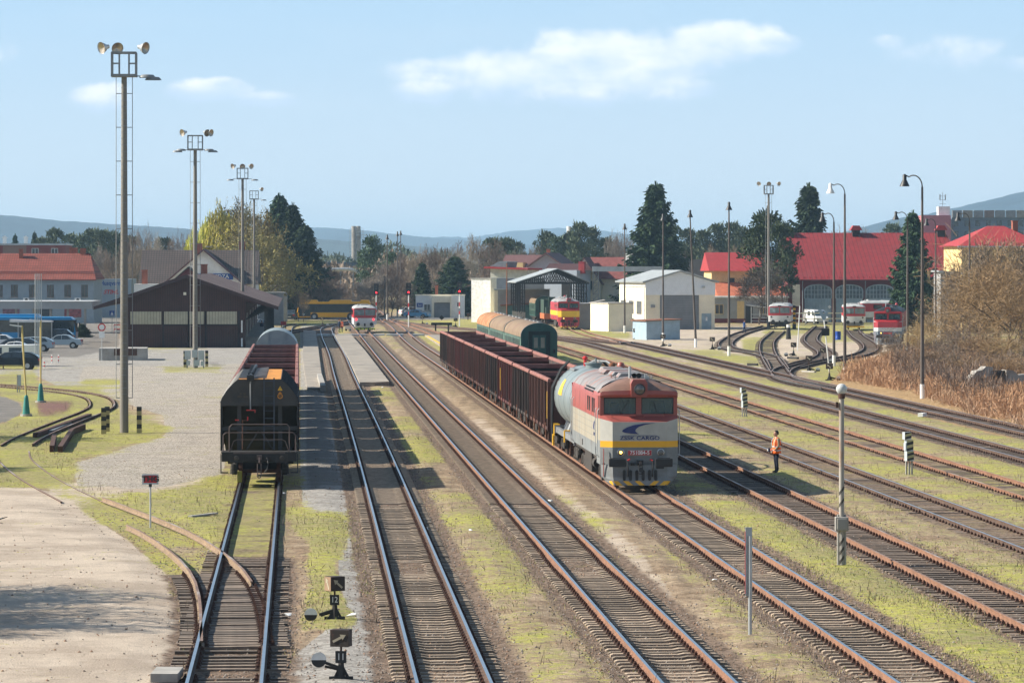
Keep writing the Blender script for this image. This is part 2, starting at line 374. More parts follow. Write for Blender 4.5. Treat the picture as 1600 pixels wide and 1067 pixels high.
for (k, _, label, tp, sd, slp, bury, (s0, s1)) in TRK:
    e = empty('railway_track', (0, 0, 0), 0, label, 'railway track')
    rm = [MT[tops[tp]], MT[sides[sd]]]
    pl = TL[k]
    if k == 'c1':
        sweep('rail', pl[4:], .752, rm, e); sweep('rail', [p for p in pl if p[1] < 127 and p[1] > 82], -.752, rm, e)
    elif k == 'c2':
        n_ = [i for i, p in enumerate(pl) if p[1] > 182][0]
        sweep('rail', pl[:n_], .752, rm, e, -.16); sweep('rail', pl[:n_], -.752, rm, e, -.135); sweep('rail', pl[n_:], .752, rm, e, -.04); sweep('rail', pl[n_:], -.752, rm, e, -.08)
    else:
        lo = -.752
        sweep('rail', pl, -.752, rm, e, -.05 if k in ('t6', 't7') else 0); sweep('rail', pl, .752, rm, e)
    # sleepers: walk the line
    A = np.array(pl); seg = np.linalg.norm(np.diff(A, axis=0), axis=1); cum = np.concatenate([[0], np.cumsum(seg)])
    pos = np.arange(.3, cum[-1], .615); xs = np.interp(pos, cum, A[:, 0]); ys = np.interp(pos, cum, A[:, 1])
    tx = np.gradient(xs); ty = np.gradient(ys)
    order = sorted(range(len(pos)), key=lambda i: ys[i])
    vis = [i for i in order if (s1 == 0 or s0 <= ys[i] <= s1) and ys[i] > 77]
    if k in ('s1', 's2', 's3', 's4', 's5', 's6', 's7', 'c2'): vis = vis[::1]
    rs = random.Random(k)
    first = [i for i in vis if ys[i] > 78][:100]; rest = [i for i in vis if i not in set(first)]
    rest += [i for i in order if i not in set(vis) and ys[i] < 470 and k != 'c1']
    BW = lambda k, y, b: .06 if (k == 't1' and y > 112) else (.13 if (k == 'c1' and y > 108) else b)
    for i in first:
        if slp == 'wood' and k in ('t1',) and rs.random() < .25: continue
        if k == 'c1' and ys[i] > 108: continue
        if k == 'c2' and (rs.random() < .8 or ys[i] < 185): continue
        o = bpy.data.objects.new('sleeper', SM[slp]); COL.objects.link(o); o.parent = e
        o.location = (xs[i], ys[i], -BW(k, ys[i], bury) * rs.uniform(.4, 1.6) + rs.uniform(-.012, .004) - (max(0, math.sin(ys[i] * .31 + len(k)) * math.sin(ys[i] * .083 + 2)) * .045 if bury == 0 else 0)); o.rotation_euler = (0, rs.uniform(-.008, .008), math.atan2(-tx[i], ty[i]) + rs.gauss(0, .022))
    if rest:
        me0 = SM[slp]; V = np.array([v.co[:] for v in me0.vertices]); P = [tuple(p.vertices) for p in me0.polygons]; MI = [p.material_index for p in me0.polygons]
        mb = MB()
        for i in rest:
            a = math.atan2(-tx[i], ty[i]); c, s_ = math.cos(a), math.sin(a); nb = len(mb.v)
            W = np.stack([V[:, 0] * c - V[:, 1] * s_ + xs[i], V[:, 0] * s_ + V[:, 1] * c + ys[i], V[:, 2] - BW(k, ys[i], bury) * rs.uniform(.4, 1.6)], 1)
            mb.v += [tuple(w) for w in W]; mb.f += [tuple(q + nb for q in p) for p in P]; mb.m += MI
        tag(mb.build('sleeper', [MT['concrete_sleeper' if slp == 'concrete' else 'wood_sleeper'], MT['rust_dark']], e), kind='stuff')

# ------------------------------------------------------------------ ground masks (where grass, gravel, paving lie on the ground)
GW, GH_, GS = 480, 180, 4            # mask raster: 4 px cells; x from -160, y from 424
MX0, MY0 = -160, 424
def poly_mask(poly, blur=0):
    xs = MX0 + (np.arange(GW) + .5) * GS; ys = MY0 + (np.arange(GH_) + .5) * GS
    X, Y = np.meshgrid(xs, ys); ins = np.zeros_like(X, bool); n = len(poly); j = n - 1
    for i in range(n):
        xi, yi = poly[i]; xj, yj = poly[j]
        c = ((yi > Y) != (yj > Y)) & (X < (xj - xi) * (Y - yi) / ((yj - yi) + 1e-9) + xi); ins ^= c; j = i
    m = ins.astype(float)
    for _ in range(blur):
        p = np.pad(m, 1, mode='edge'); m = (p[:-2, 1:-1] + p[2:, 1:-1] + p[1:-1, :-2] + p[1:-1, 2:] + 2 * p[1:-1, 1:-1]) / 6
    return m
Mk = {k: np.zeros((GH_, GW)) for k in ('grass', 'gravel', 'sand', 'cobble', 'asph', 'moss', 'straw')}
def paint(ch, val, poly, blur=2, mode='mix'):
    m = poly_mask(poly, blur); Mk[ch][:] = Mk[ch] * (1 - m) + val * m
# whole yard: dirt; right yard grassy
Mk['grass'][:] = .42
paint('grass', .54, [(1040, 560), (1700, 700), (1700, 1100), (1560, 1100), (1060, 790)], 4)
paint('grass', .90, [(1085, 790), (1180, 800), (1700, 1040), (1700, 1100), (1600, 1100), (1420, 990), (1240, 895)], 3)
paint('grass', .80, [(1240, 790), (1330, 800), (1700, 960), (1700, 1000), (1500, 920), (1350, 850)], 3)
paint('grass', .58, [(1060, 600), (1200, 640), (1420, 730), (1700, 850), (1700, 800), (1300, 660), (1100, 590)], 3)
paint('grass', .35, [(1060, 690), (1120, 700), (1220, 745), (1210, 770), (1100, 720)], 3)
paint('grass', .55, [(900, 545), (1060, 580), (1300, 650), (1600, 730), (1600, 770), (1250, 670), (1060, 620), (900, 575)], 3)
paint('grass', .66, [(1080, 565), (1330, 630), (1600, 700), (1600, 690), (1330, 620), (1080, 558)], 1)
# between the near tracks
paint('grass', .25, [(560, 640), (640, 620), (960, 1100), (780, 1100)], 3)
paint('grass', .62, [(660, 760), (735, 770), (840, 880), (825, 930), (760, 910), (690, 830)], 5)
paint('grass', .60, [(600, 650), (660, 650), (700, 720), (640, 740)], 4)
paint('grass', .60, [(560, 610), (700, 600), (740, 612), (600, 625)], 2)
paint('grass', .12, [(650, 530), (700, 560), (760, 640), (1000, 800), (1200, 1100), (1100, 1100), (850, 800), (690, 650), (600, 560)], 3)
paint('grass', .5, [(620, 700), (700, 760), (800, 900), (900, 1040), (840, 1060), (740, 900), (640, 760)], 4)
paint('sand', .55, [(700, 640), (760, 650), (900, 770), (1000, 850), (1100, 980), (1080, 1000), (900, 840), (760, 720), (690, 655)], 4)
paint('grass', .55, [(880, 840), (960, 860), (1010, 930), (1000, 960), (920, 880)], 4)
paint('grass', .5, [(840, 760), (900, 780), (960, 830), (930, 850)], 3)
paint('sand', .3, [(1060, 930), (1240, 1020), (1300, 1100), (1100, 1100)], 4)
# grey path right of the hopper and foreground gravel
paint('grass', .10, [(470, 505), (495, 505), (512, 620), (545, 760), (570, 870), (620, 1100), (430, 1100), (440, 1020), (520, 950), (520, 850), (475, 760)], 2)
paint('gravel', .95, [(470, 505), (494, 505), (508, 610), (545, 800), (552, 860), (480, 840), (470, 760)], 1)
paint('asph', .55, [(470, 600), (508, 600), (540, 760), (475, 770)], 2)
paint('gravel', .9, [(525, 850), (550, 850), (575, 900), (600, 960), (615, 1100), (420, 1100), (440, 1030), (540, 960), (530, 900)], 2)
paint('grass', .95, [(445, 800), (540, 800), (545, 850), (520, 880), (535, 930), (560, 965), (540, 985), (470, 980), (480, 930), (485, 850)], 3)
paint('grass', .9, [(550, 770), (572, 860), (600, 960), (612, 1020), (590, 1000), (560, 900), (542, 800)], 2)
paint('grass', .85, [(425, 1000), (465, 1000), (460, 1030), (425, 1030)], 2)
paint('grass', .2, [(440, 850), (480, 850), (478, 930), (440, 1000), (420, 1000)], 2)
paint('grass', .75, [(505, 530), (545, 600), (570, 640), (530, 640), (500, 540)], 1)
paint('grass', .80, [(498, 505), (530, 505), (560, 600), (508, 610)], 1)
# left: turnout surroundings
paint('grass', .85, [(110, 785), (230, 775), (345, 745), (440, 745), (440, 860), (380, 870), (300, 850), (260, 840), (290, 930), (320, 1000), (300, 1100), (250, 1100), (290, 980), (260, 890), (190, 835)], 3)
paint('grass', .75, [(380, 745), (440, 745), (435, 850), (370, 850)], 2)
paint('grass', .3, [(300, 880), (440, 860), (420, 1100), (300, 1100)], 3)
paint('grass', .7, [(320, 1000), (420, 1000), (410, 1040), (320, 1040)], 2)
paint('grass', .85, [(-200, 590), (60, 585), (150, 600), (175, 640), (250, 660), (255, 680), (120, 715), (110, 755), (0, 765), (-200, 760)], 3)
paint('moss', .9, [(50, 625), (120, 622), (110, 645), (60, 655)], 3)
paint('sand', .95, [(-200, 762), (0, 762), (60, 762), (110, 780), (200, 840), (260, 890), (285, 960), (292, 1000), (262, 1050), (250, 1100), (-200, 1100)], 2)
paint('sand', .9, [(60, 745), (120, 752), (230, 762), (330, 745), (300, 790), (200, 800), (100, 790)], 2)
paint('grass', .08, [(-200, 765), (0, 765), (60, 762), (110, 785), (200, 840), (255, 890), (280, 960), (285, 1000), (262, 1050), (250, 1100), (-200, 1100)], 2)
paint('cobble', 1., [(130, 570), (300, 575), (400, 565), (370, 600), (348, 745), (320, 748), (230, 765), (120, 758), (112, 725), (260, 680), (255, 650), (170, 620), (120, 600)], 2)
paint('grass', .12, [(60, 545), (300, 550), (420, 535), (370, 600), (348, 735), (320, 745), (230, 762), (135, 755), (125, 728), (270, 682), (265, 650), (210, 640), (190, 600), (60, 600)], 2)
paint('sand', .55, [(160, 645), (400, 640), (350, 690), (348, 735), (320, 745), (230, 762), (120, 755), (115, 728), (262, 682)], 3)
paint('gravel', .85, [(60, 530), (420, 530), (400, 620), (250, 630), (100, 610), (60, 590), (-200, 585), (-200, 575), (60, 575)], 2)
paint('grass', .8, [(-200, 565), (60, 568), (60, 577), (-200, 577)], 1)
paint('grass', .8, [(125, 590), (190, 592), (190, 600), (130, 598)], 1)
paint('grass', .85, [(240, 573), (350, 573), (340, 581), (260, 580)], 1)
paint('grass', .7, [(320, 600), (365, 598), (365, 606), (325, 606)], 1)
paint('asph', .9, [(-200, 618), (0, 618), (30, 628), (38, 640), (20, 655), (0, 662), (-200, 670)], 1)
paint('grass', 0, [(-200, 618), (0, 618), (30, 628), (38, 640), (20, 655), (0, 662), (-200, 670)], 1)
paint('asph', .7, [(-200, 490), (190, 490), (190, 545), (120, 560), (60, 560), (-200, 560)], 2)
paint('grass', 0, [(-200, 490), (190, 490), (190, 545), (120, 560), (60, 560), (-200, 560)], 2)
paint('asph', .6, [(300, 570), (360, 578), (380, 572), (330, 564)], 1)
paint('asph', .9, [(-200, 491), (800, 491), (800, 500), (-200, 500)], 0)
paint('grass', 0, [(440, 491), (700, 491), (700, 500), (440, 500)], 0)
paint('grass', .85, [(600, 499), (760, 499), (760, 511), (700, 511), (640, 506)], 0)
paint('grass', .8, [(440, 499), (520, 498), (500, 506), (450, 510)], 0)
paint('grass', .9, [(655, 526), (668, 526), (700, 548), (700, 556)], 0)
paint('grass', .7, [(760, 525), (880, 540), (900, 580), (860, 580), (760, 560)], 2)
# engine shed forecourt at the right
paint('sand', .65, [(930, 512), (1400, 505), (1400, 560), (1300, 560), (1240, 560), (1200, 590), (1060, 565), (930, 530)], 2)
paint('grass', .25, [(930, 512), (1400, 505), (1400, 560), (1300, 560), (1240, 560), (1200, 590), (1060, 565), (930, 530)], 2)
paint('grass', .8, [(1000, 545), (1120, 548), (1190, 560), (1190, 572), (1100, 566), (1020, 555)], 1)
paint('grass', .8, [(1160, 530), (1210, 530), (1215, 545), (1200, 552), (1160, 550)], 1)
paint('grass', .8, [(870, 512), (985, 520), (990, 530), (900, 522)], 0)
paint('grass', .85, [(1190, 512), (1330, 505), (1400, 505), (1400, 522), (1290, 535), (1260, 520), (1200, 530)], 2)
paint('grass', .8, [(1260, 575), (1330, 570), (1330, 600), (1270, 600)], 2)
paint('straw', .95, [(1330, 560), (1420, 570), (1700, 640), (1700, 700), (1560, 680), (1400, 640), (1290, 605)], 2)
paint('straw', .8, [(1000, 470), (1700, 470), (1700, 640), (1340, 560)], 0) if False else None
paint('grass', .9, [(1330, 600), (1400, 608), (1480, 628), (1480, 640), (1330, 612)], 1)

def build_ground():
    U = np.concatenate([[-1.2, -.8, -.55, -.38, -.28], np.linspace(-.22, .22, 360), [.28, .38, .55, .8, 1.2]]); Ys = np.concatenate([[15, 25, 35, 47], np.geomspace(60, 640, 640), np.geomspace(650, 16000, 40)])
    UU, YY = np.meshgrid(U, Ys); X = UU * YY
    far = np.clip((YY - 640) / 3000, 0, 1)
    X = X * (1 + far * 3)
    px = 800 + F * X / YY; py = HZ + F * (H - GZ) / YY
    fx = np.clip((px - MX0) / GS - .5, 0, GW - 1.001); fy = np.clip((py - MY0) / GS - .5, 0, GH_ - 1.001)
    ix = fx.astype(int); iy = fy.astype(int); tx = fx - ix; ty = fy - iy
    def samp(m): return (m[iy, ix] * (1 - tx) + m[iy, ix + 1] * tx) * (1 - ty) + (m[iy + 1, ix] * (1 - tx) + m[iy + 1, ix + 1] * tx) * ty
    S = {k: samp(v) for k, v in Mk.items()}
    # distance to the nearest track
    D = np.full(X.shape, 99.); bur = np.zeros(X.shape); BWt = np.zeros(X.shape)
    BAL = dict(t1=.85, t2=1.1, t3=1.1, t4=1.15, t5=.8, t6=.62, t7=.55, t8=.85, t9=.95, c1=.62, c2=.2, s6=.4, s1=.35, s2=.45, s3=.4, s4=.35)
    for t in TRK:
        A = np.array(TL[t[0]]); ymin, ymax = A[:, 1].min() - 6, A[:, 1].max() + 6
        for a, b in zip(A[:-1], A[1:]):
            y0, y1 = min(a[1], b[1]) - 5, max(a[1], b[1]) + 5
            r0, r1 = np.searchsorted(Ys, [y0, y1])
            if r1 <= r0: continue
            x = X[r0:r1]; y = YY[r0:r1]; ab = b - a; L2 = (ab ** 2).sum() + 1e-9
            s = np.clip(((x - a[0]) * ab[0] + (y - a[1]) * ab[1]) / L2, 0, 1)
            d = np.hypot(x - a[0] - s * ab[0], y - a[1] - s * ab[1])
            m = d < D[r0:r1]; D[r0:r1][m] = d[m]; bur[r0:r1][m] = (np.where(y > 114, .05, 0) if t[0] == 't1' else np.full(y.shape, t[6]))[m]; BWt[r0:r1][m] = (np.where(y > 108, .15, .8) if t[0] == 'c1' else np.full(y.shape, BAL.get(t[0], .6)))[m]
    k = np.clip((D - 1.35) / .9, 0, 1)
    rough = (np.sin(X * 1.3 + 2 * np.sin(YY * .31)) * np.sin(YY * .9 + np.sin(X * .7)) * .012)
    Z = (-.228 + bur * .9) * (1 - k) + GZ * k + rough * (.4 + k)
    Z -= .5 * np.clip((YY - 800) / 8000, 0, 1)
    n0, n1 = X.shape
    me = bpy.data.meshes.new('ground')
    co = np.stack([X, YY, Z], -1).reshape(-1, 3)
    idx = np.arange(n0 * n1).reshape(n0, n1)
    q = np.stack([idx[:-1, :-1], idx[:-1, 1:], idx[1:, 1:], idx[1:, :-1]], -1).reshape(-1, 4)
    me.vertices.add(len(co)); me.vertices.foreach_set('co', co.ravel())
    me.loops.add(q.size); me.loops.foreach_set('vertex_index', q.ravel().astype(np.int32))
    me.polygons.add(len(q)); me.polygons.foreach_set('loop_start', np.arange(0, q.size, 4, dtype=np.int32)); me.polygons.foreach_set('loop_total', np.full(len(q), 4, np.int32))
    me.update(calc_edges=True); me.validate()
    bal = np.clip(1 - (D - 1.15) / .9, 0, 1) * BWt * np.where((bur > .045) & (D < 50) & (BWt > .8), .55, 1)
    for nm, chs in (('mask_a', (S['grass'], S['gravel'], S['sand'])), ('mask_b', (bal, S['cobble'], S['asph'])), ('mask_c', (S['moss'], S['straw'], 0 * D))):
        a = me.attributes.new(nm, 'FLOAT_COLOR', 'POINT')
        arr = np.stack([*chs, np.ones_like(D)], -1).reshape(-1, 4).astype(np.float32); a.data.foreach_set('color', arr.ravel())
    me.shade_smooth()
    o = bpy.data.objects.new('ground', me); COL.objects.link(o); o['kind'] = 'structure'
    m = bpy.data.materials.new('yard_ground'); m.use_nodes = True; g = NG(m.node_tree); b = g.n['Principled BSDF']; me.materials.append(m)
    tc = g.node('ShaderNodeTexCoord').outputs['Object']
    def att(n):
        a = g.node('ShaderNodeAttribute', attribute_name=n); s = g.node('ShaderNodeSeparateColor'); g.l.new(a.outputs['Color'], s.inputs[0]); return s.outputs
    A, B, C = att('mask_a'), att('mask_b'), att('mask_c')
    big = g.noise(tc, .12, 6, .6); mid = g.noise(g.mapping(tc, loc=(11, 3, 0)), .55, 7, .65); fine = g.noise(tc, 5, 6, .7); vfine = g.noise(tc, 26, 3, .7)
    sp = g.vor(tc, 9, out='Color'); spd = g.node('ShaderNodeSeparateColor'); g.l.new(sp, spd.inputs[0])
    def over(mask, lo, hi, namp, noise, base, col):
        w = g.ramp(g.math('ADD', mask, g.math('MULTIPLY', g.math('SUBTRACT', noise, .5), namp)), lo, hi)
        return g.mix(w, base, col), w
    speck = g.ramp(spd.outputs[0], 0, 1, .72, 1.25); speck2 = g.ramp(vfine, .3, .7, .75, 1.25)
    def mul(c, v):
        cc = g.node('ShaderNodeCombineColor'); [g.l.new(v, cc.inputs[i]) for i in range(3)]; return g.mix(1., c, cc.outputs[0], 'MULTIPLY')
    dirt = g.mix(g.ramp(mid, .35, .65), (.27, .19, .122), (.43, .33, .225)); dirt = mul(mul(dirt, speck), speck2)
    rut = g.noise(g.mapping(tc, (1.6, .05, 1)), 1.0, 4, .6); dirt = mul(dirt, g.ramp(rut, .3, .7, .80, 1.15))
    gravel = g.mix(g.ramp(mid, .4, .7), (.40, .37, .335), (.29, .265, .235)); gravel = mul(mul(gravel, speck), speck2)
    sand = g.mix(g.ramp(g.noise(g.mapping(tc, (1, 1, 1), (2, 4, 0)), .35, 8, .68), .38, .62), (.60, .50, .40), (.44, .355, .28)); sand = mul(sand, speck2)
    sand = g.mix(g.ramp(g.noise(tc, .9, 8, .75), .58, .66, 0, .6), sand, (.22, .18, .15))
    ce = g.vor(g.mapping(tc, (1, 1, 1)), 5.5, 'DISTANCE_TO_EDGE')
    cobble = g.mix(g.ramp(ce, .02, .10), (.16, .135, .11), g.mix(g.ramp(mid, .35, .65), (.58, .51, .43), (.44, .395, .34))); cobble = mul(cobble, speck2)
    asph = g.mix(g.ramp(mid, .35, .7), (.185, .17, .155), (.26, .235, .21)); asph = mul(asph, speck2)
    gn = g.noise(g.mapping(tc, loc=(0, 9, 4)), 1.6, 6, .7)
    grass = g.mix(g.ramp(gn, .38, .62), (.38, .33, .13), (.25, .27, .065)); grass = g.mix(g.ramp(big, .4, .62), grass, (.43, .42, .080))
    grass = g.mix(g.ramp(g.noise(tc, 3.4, 8, .78), .42, .58, 0, .8), grass, (.33, .27, .15)); grass = mul(mul(grass, speck2), g.ramp(fine, .25, .75, .60, 1.35))
    grass = g.mix(g.ramp(g.noise(g.mapping(tc, loc=(40, 2, 0)), 1.1, 6, .7), .60, .68, 0, .8), grass, (.10, .17, .035))
    ballast = g.mix(g.ramp(spd.outputs[1], .1, .9), (.115, .078, .054), (.27, .195, .145)); ballast = mul(ballast, speck2)
    straw = g.mix(g.ramp(gn, .35, .65), (.30, .19, .09), (.50, .33, .17))
    c = dirt
    c, _ = over(A[1], .45, .62, .5, mid, c, gravel)
    c, _ = over(B[2], .40, .6, .4, mid, c, asph)
    c, _ = over(A[2], .40, .62, .6, mid, c, sand)
    c, _ = over(B[1], .45, .6, .3, mid, c, cobble)
    gmix = g.math('ADD', g.math('MULTIPLY', big, .45), g.math('ADD', g.math('MULTIPLY', mid, .35), g.math('MULTIPLY', fine, .55)))
    c, gw = over(A[0], .44, .70, 3.0, g.math('SUBTRACT', gmix, .15), c, grass)
    c, _ = over(C[1], .4, .6, .4, mid, c, straw)
    c, _ = over(C[0], .55, .9, 1.6, fine, c, (.20, .10, .095))
    c, bw = over(B[0], .40, .66, .9, mid, c, ballast)
    tuft = g.ramp(g.noise(g.mapping(tc, loc=(4, 4, 4)), 1.1, 6, .7), .60, .68, 0, .75)
    c = g.mix(g.math('MULTIPLY', g.math('MULTIPLY', tuft, bw), g.ramp(A[0], .1, .5)), c, (.16, .17, .05))
    g.put(b.inputs['Base Color'], c); b.inputs['Roughness'].default_value = .95; b.inputs['Specular IOR Level'].default_value = .2
    bn = g.node('ShaderNodeBump'); bn.inputs['Strength'].default_value = .8; bn.inputs['Distance'].default_value = .06
    hh = g.math('ADD', g.math('MULTIPLY', spd.outputs[2], .5), g.math('ADD', vfine, fine)); g.l.new(hh, bn.inputs['Height']); g.l.new(bn.outputs[0], b.inputs['Normal'])
    return X, YY, Z, S, D, bur
GX, GYY, GZZ, GSm, GD, GB = build_ground()
# ------------------------------------------------------------------ rolling stock. local frame: x right, y away from the near end, z=0 rail head
mat('loco_red', (.34, .085, .070), .45, var=.12, scale=2, col2=(.30, .10, .07), c2amt=.6, c2scale=1.4)
mat('loco_cream', (.36, .33, .265), .5, var=.12, scale=2, streak=5, col2=(.30, .235, .16), c2amt=.6, c2scale=1.6)
mat('loco_grey', (.43, .42, .38), .5, var=.10, scale=2, col2=(.36, .34, .30), c2amt=.4)
mat('loco_skirt', (.20, .215, .22), .6, var=.15, scale=3, col2=(.16, .13, .11), c2amt=.5)
mat('loco_yellow', (.80, .42, .02), .5, var=.08)
mat('loco_roof', (.22, .21, .21), .6, var=.3, scale=2, col2=(.34, .13, .09), c2amt=.8, c2scale=1.0)
mat('loco_cab_roof', (.19, .105, .075), .6, var=.25, scale=2, col2=(.06, .05, .045), c2amt=.8, c2scale=.7)
mat('dark_blue', (.02, .03, .14), .5)
mat('lamp_lens', (.10, .09, .085), .15, spec=1.)
mat('chrome', (.5, .5, .5), .3, .8)
mat('lamp_lit', (1., .5, .1), .3, emit=(1., .45, .08, 5))
mat('lamp_red', (1., .05, .05), .3, emit=(1., .02, .03, 3))
mat('wagon_rust', (.075, .032, .025), .85, var=.45, scale=1.6, streak=7, col2=(.13, .048, .038), c2amt=.9, c2scale=1.3, bump=.3, bscale=6)
mat('wagon_dark', (.035, .028, .025), .85, var=.45, scale=1.6, streak=7, col2=(.12, .06, .045), c2amt=.8, c2scale=1.3, bump=.3, bscale=6)
mat('wagon_maroon', (.105, .026, .024), .8, var=.35, scale=1.6, streak=7, col2=(.06, .035, .03), c2amt=.8, c2scale=1.2, bump=.3, bscale=6)
mat('wagon_rim', (.27, .115, .095), .8, var=.25, scale=2, col2=(.20, .07, .05), c2amt=.7)
mat('tank_grey', (.185, .22, .225), .45, var=.08, scale=1, streak=3, col2=(.30, .31, .30), c2amt=.4, c2scale=1.)
mat('hopper_black', (.030, .030, .032), .55, var=.3, scale=2, col2=(.055, .045, .04), c2amt=.6)
mat('hopper_orange', (.62, .25, .03), .7, var=.25, scale=3, col2=(.30, .14, .05), c2amt=.7, c2scale=2)
mat('coach_green', (.022, .085, .075), .6, var=.15, scale=2, streak=5, col2=(.05, .12, .10), c2amt=.5)
mat('coach_green_pale', (.16, .25, .21), .7, var=.2, scale=2, streak=5, col2=(.30, .32, .26), c2amt=.6)
mat('coach_roof', (.20, .13, .085), .8, var=.2, scale=1, col2=(.27, .21, .12), c2amt=.7, c2scale=.5)
mat('coach_roof_orange', (.32, .125, .045), .8, var=.3, scale=1.5, col2=(.50, .36, .20), c2amt=.8, c2scale=.8)
mat('railcar_white', (.66, .66, .65), .45, var=.06)
mat('railcar_red', (.42, .03, .04), .45, var=.12)
mat('railcar_roof', (.42, .43, .43), .7, var=.12, col2=(.25, .24, .22), c2amt=.4)
mat('seat_blue', (.02, .035, .09), .8)
mat('cab_inside', (.60, .66, .62), .8)
g_ = bpy.data.materials.new('windscreen'); g_.use_nodes = True; b_ = g_.node_tree.nodes['Principled BSDF']
b_.inputs['Base Color'].default_value = (.10, .18, .20, 1); b_.inputs['Roughness'].default_value = .06; b_.inputs['Alpha'].default_value = .42; b_.inputs['Specular IOR Level'].default_value = .8
MT['windscreen'] = g_

def wheelset(mb, y, m=0, r=.5, w=.75):
    for s in (-1, 1):
        mb.cyl((s * (w - .06), y, r), (s * (w + .07), y, r), r, 20, m); mb.cyl((s * (w - .09), y, r), (s * (w - .06), y, r), r + .03, 20, m)
    mb.cyl((-w, y, r), (w, y, r), .08, 8, m)
def bogie(parent, yc, L=1.8, w=.98, dark='undercarriage', name='bogie', axle=True, r=.46):
    m = MB()
    for s in (-1, 1):
        m.box(s * w - .05, s * w + .05, yc - L / 2 - .35, yc + L / 2 + .35, .48, .72)
        m.box(s * w - .07, s * w + .07, yc - .35, yc + .35, .30, .55)
        for q in (-1, 1):
            m.box(s * w - .09, s * w + .09, yc + q * L / 2 - .16, yc + q * L / 2 + .16, .32, .66)
            m.cyl((s * w, yc + q * (L / 2 - .42), .35), (s * w, yc + q * (L / 2 - .42), .72), .09, 8)
    m.box(-w, w, yc - .15, yc + .15, .45, .75)
    b = m.build(name, MT[dark], parent)
    for q in (-1, 1):
        mm = MB(); wheelset(mm, yc + q * L / 2, r=r); mm.build('wheelset', MT['rust_dark'], b)
    return b
def buffer_pair(parent, y, outy, z=1.05, m='black_paint', square=False):
    for s in (-1, 1):
        mb = MB(); mb.cyl((s * .875, y, z), (s * .875, y + outy * .5, z), .11, 12)
        y2 = y + outy
        if square: mb.box(s * .875 - .24, s * .875 + .24, min(y2, y2 + outy * .08), max(y2, y2 + outy * .08), z - .17, z + .17)
        else: mb.cyl((s * .875, y + outy * .5, z), (s * .875, y2, z), .09, 12); mb.cyl((s * .875, y2, z), (s * .875, y2 + outy * .1, z), .24, 16)
        mb.build('buffer', MT[m], parent, 30)

# ---- the diesel locomotive
def make_logo(e):
    sw = [(-.1, .10), (.25, .26), (.55, .30), (.2, .20), (.08, .05), (.2, -.16)]
    def swoosh(s): return [(-.64 * s, .03 * s), (-.60 * s, .10 * s), (-.45 * s, .19 * s), (-.2 * s, .27 * s), (.15 * s, .325 * s), (.64 * s, .355 * s), (.25 * s, .29 * s), (0, .21 * s), (-.12 * s, .12 * s), (-.14 * s, .04 * s), (-.06 * s, -.035 * s), (0, -.07 * s), (-.30 * s, -.05 * s), (-.52 * s, -.02 * s)]
    w = MB(); sh = swoosh(1.0); w.prism([(x - .03, z + 2.17) for x, z in sh], .018, .03, 0); w.box(-.66, .64, .020, .03, 2.035, 2.05); lg = w.build('emblem', MT['dark_blue'], e)
    w = MB(); w.prism([(-x * .9 + 3.1, z * .9 + 2.2) for x, z in sh], -1.492, -1.484, 0, 'x'); w.build('emblem', MT['dark_blue'], e)
    text_obj('ZSSK CARGO', .19, MT['dark_blue'], e, (0, .02, 1.945), sx=1.30, bold=.004, spacing=1.02)
    text_obj('ZSSK CARGO', .16, MT['dark_blue'], e, (-1.49, 3.0, 1.98), rot=(R(90), 0, R(-90)), bold=.004)
    w = MB(); w.box(-.46, .46, .035, .06, 1.285, 1.50, 1); w.box(-.445, .445, .03, .04, 1.30, 1.485, 0); npl = w.build('number_plate', [MT['railcar_red'], MT['loco_grey']], e)
    text_obj('751084-5', .20, MT['white_paint'], npl, (0, .026, 1.392), sx=.98, bold=.004)
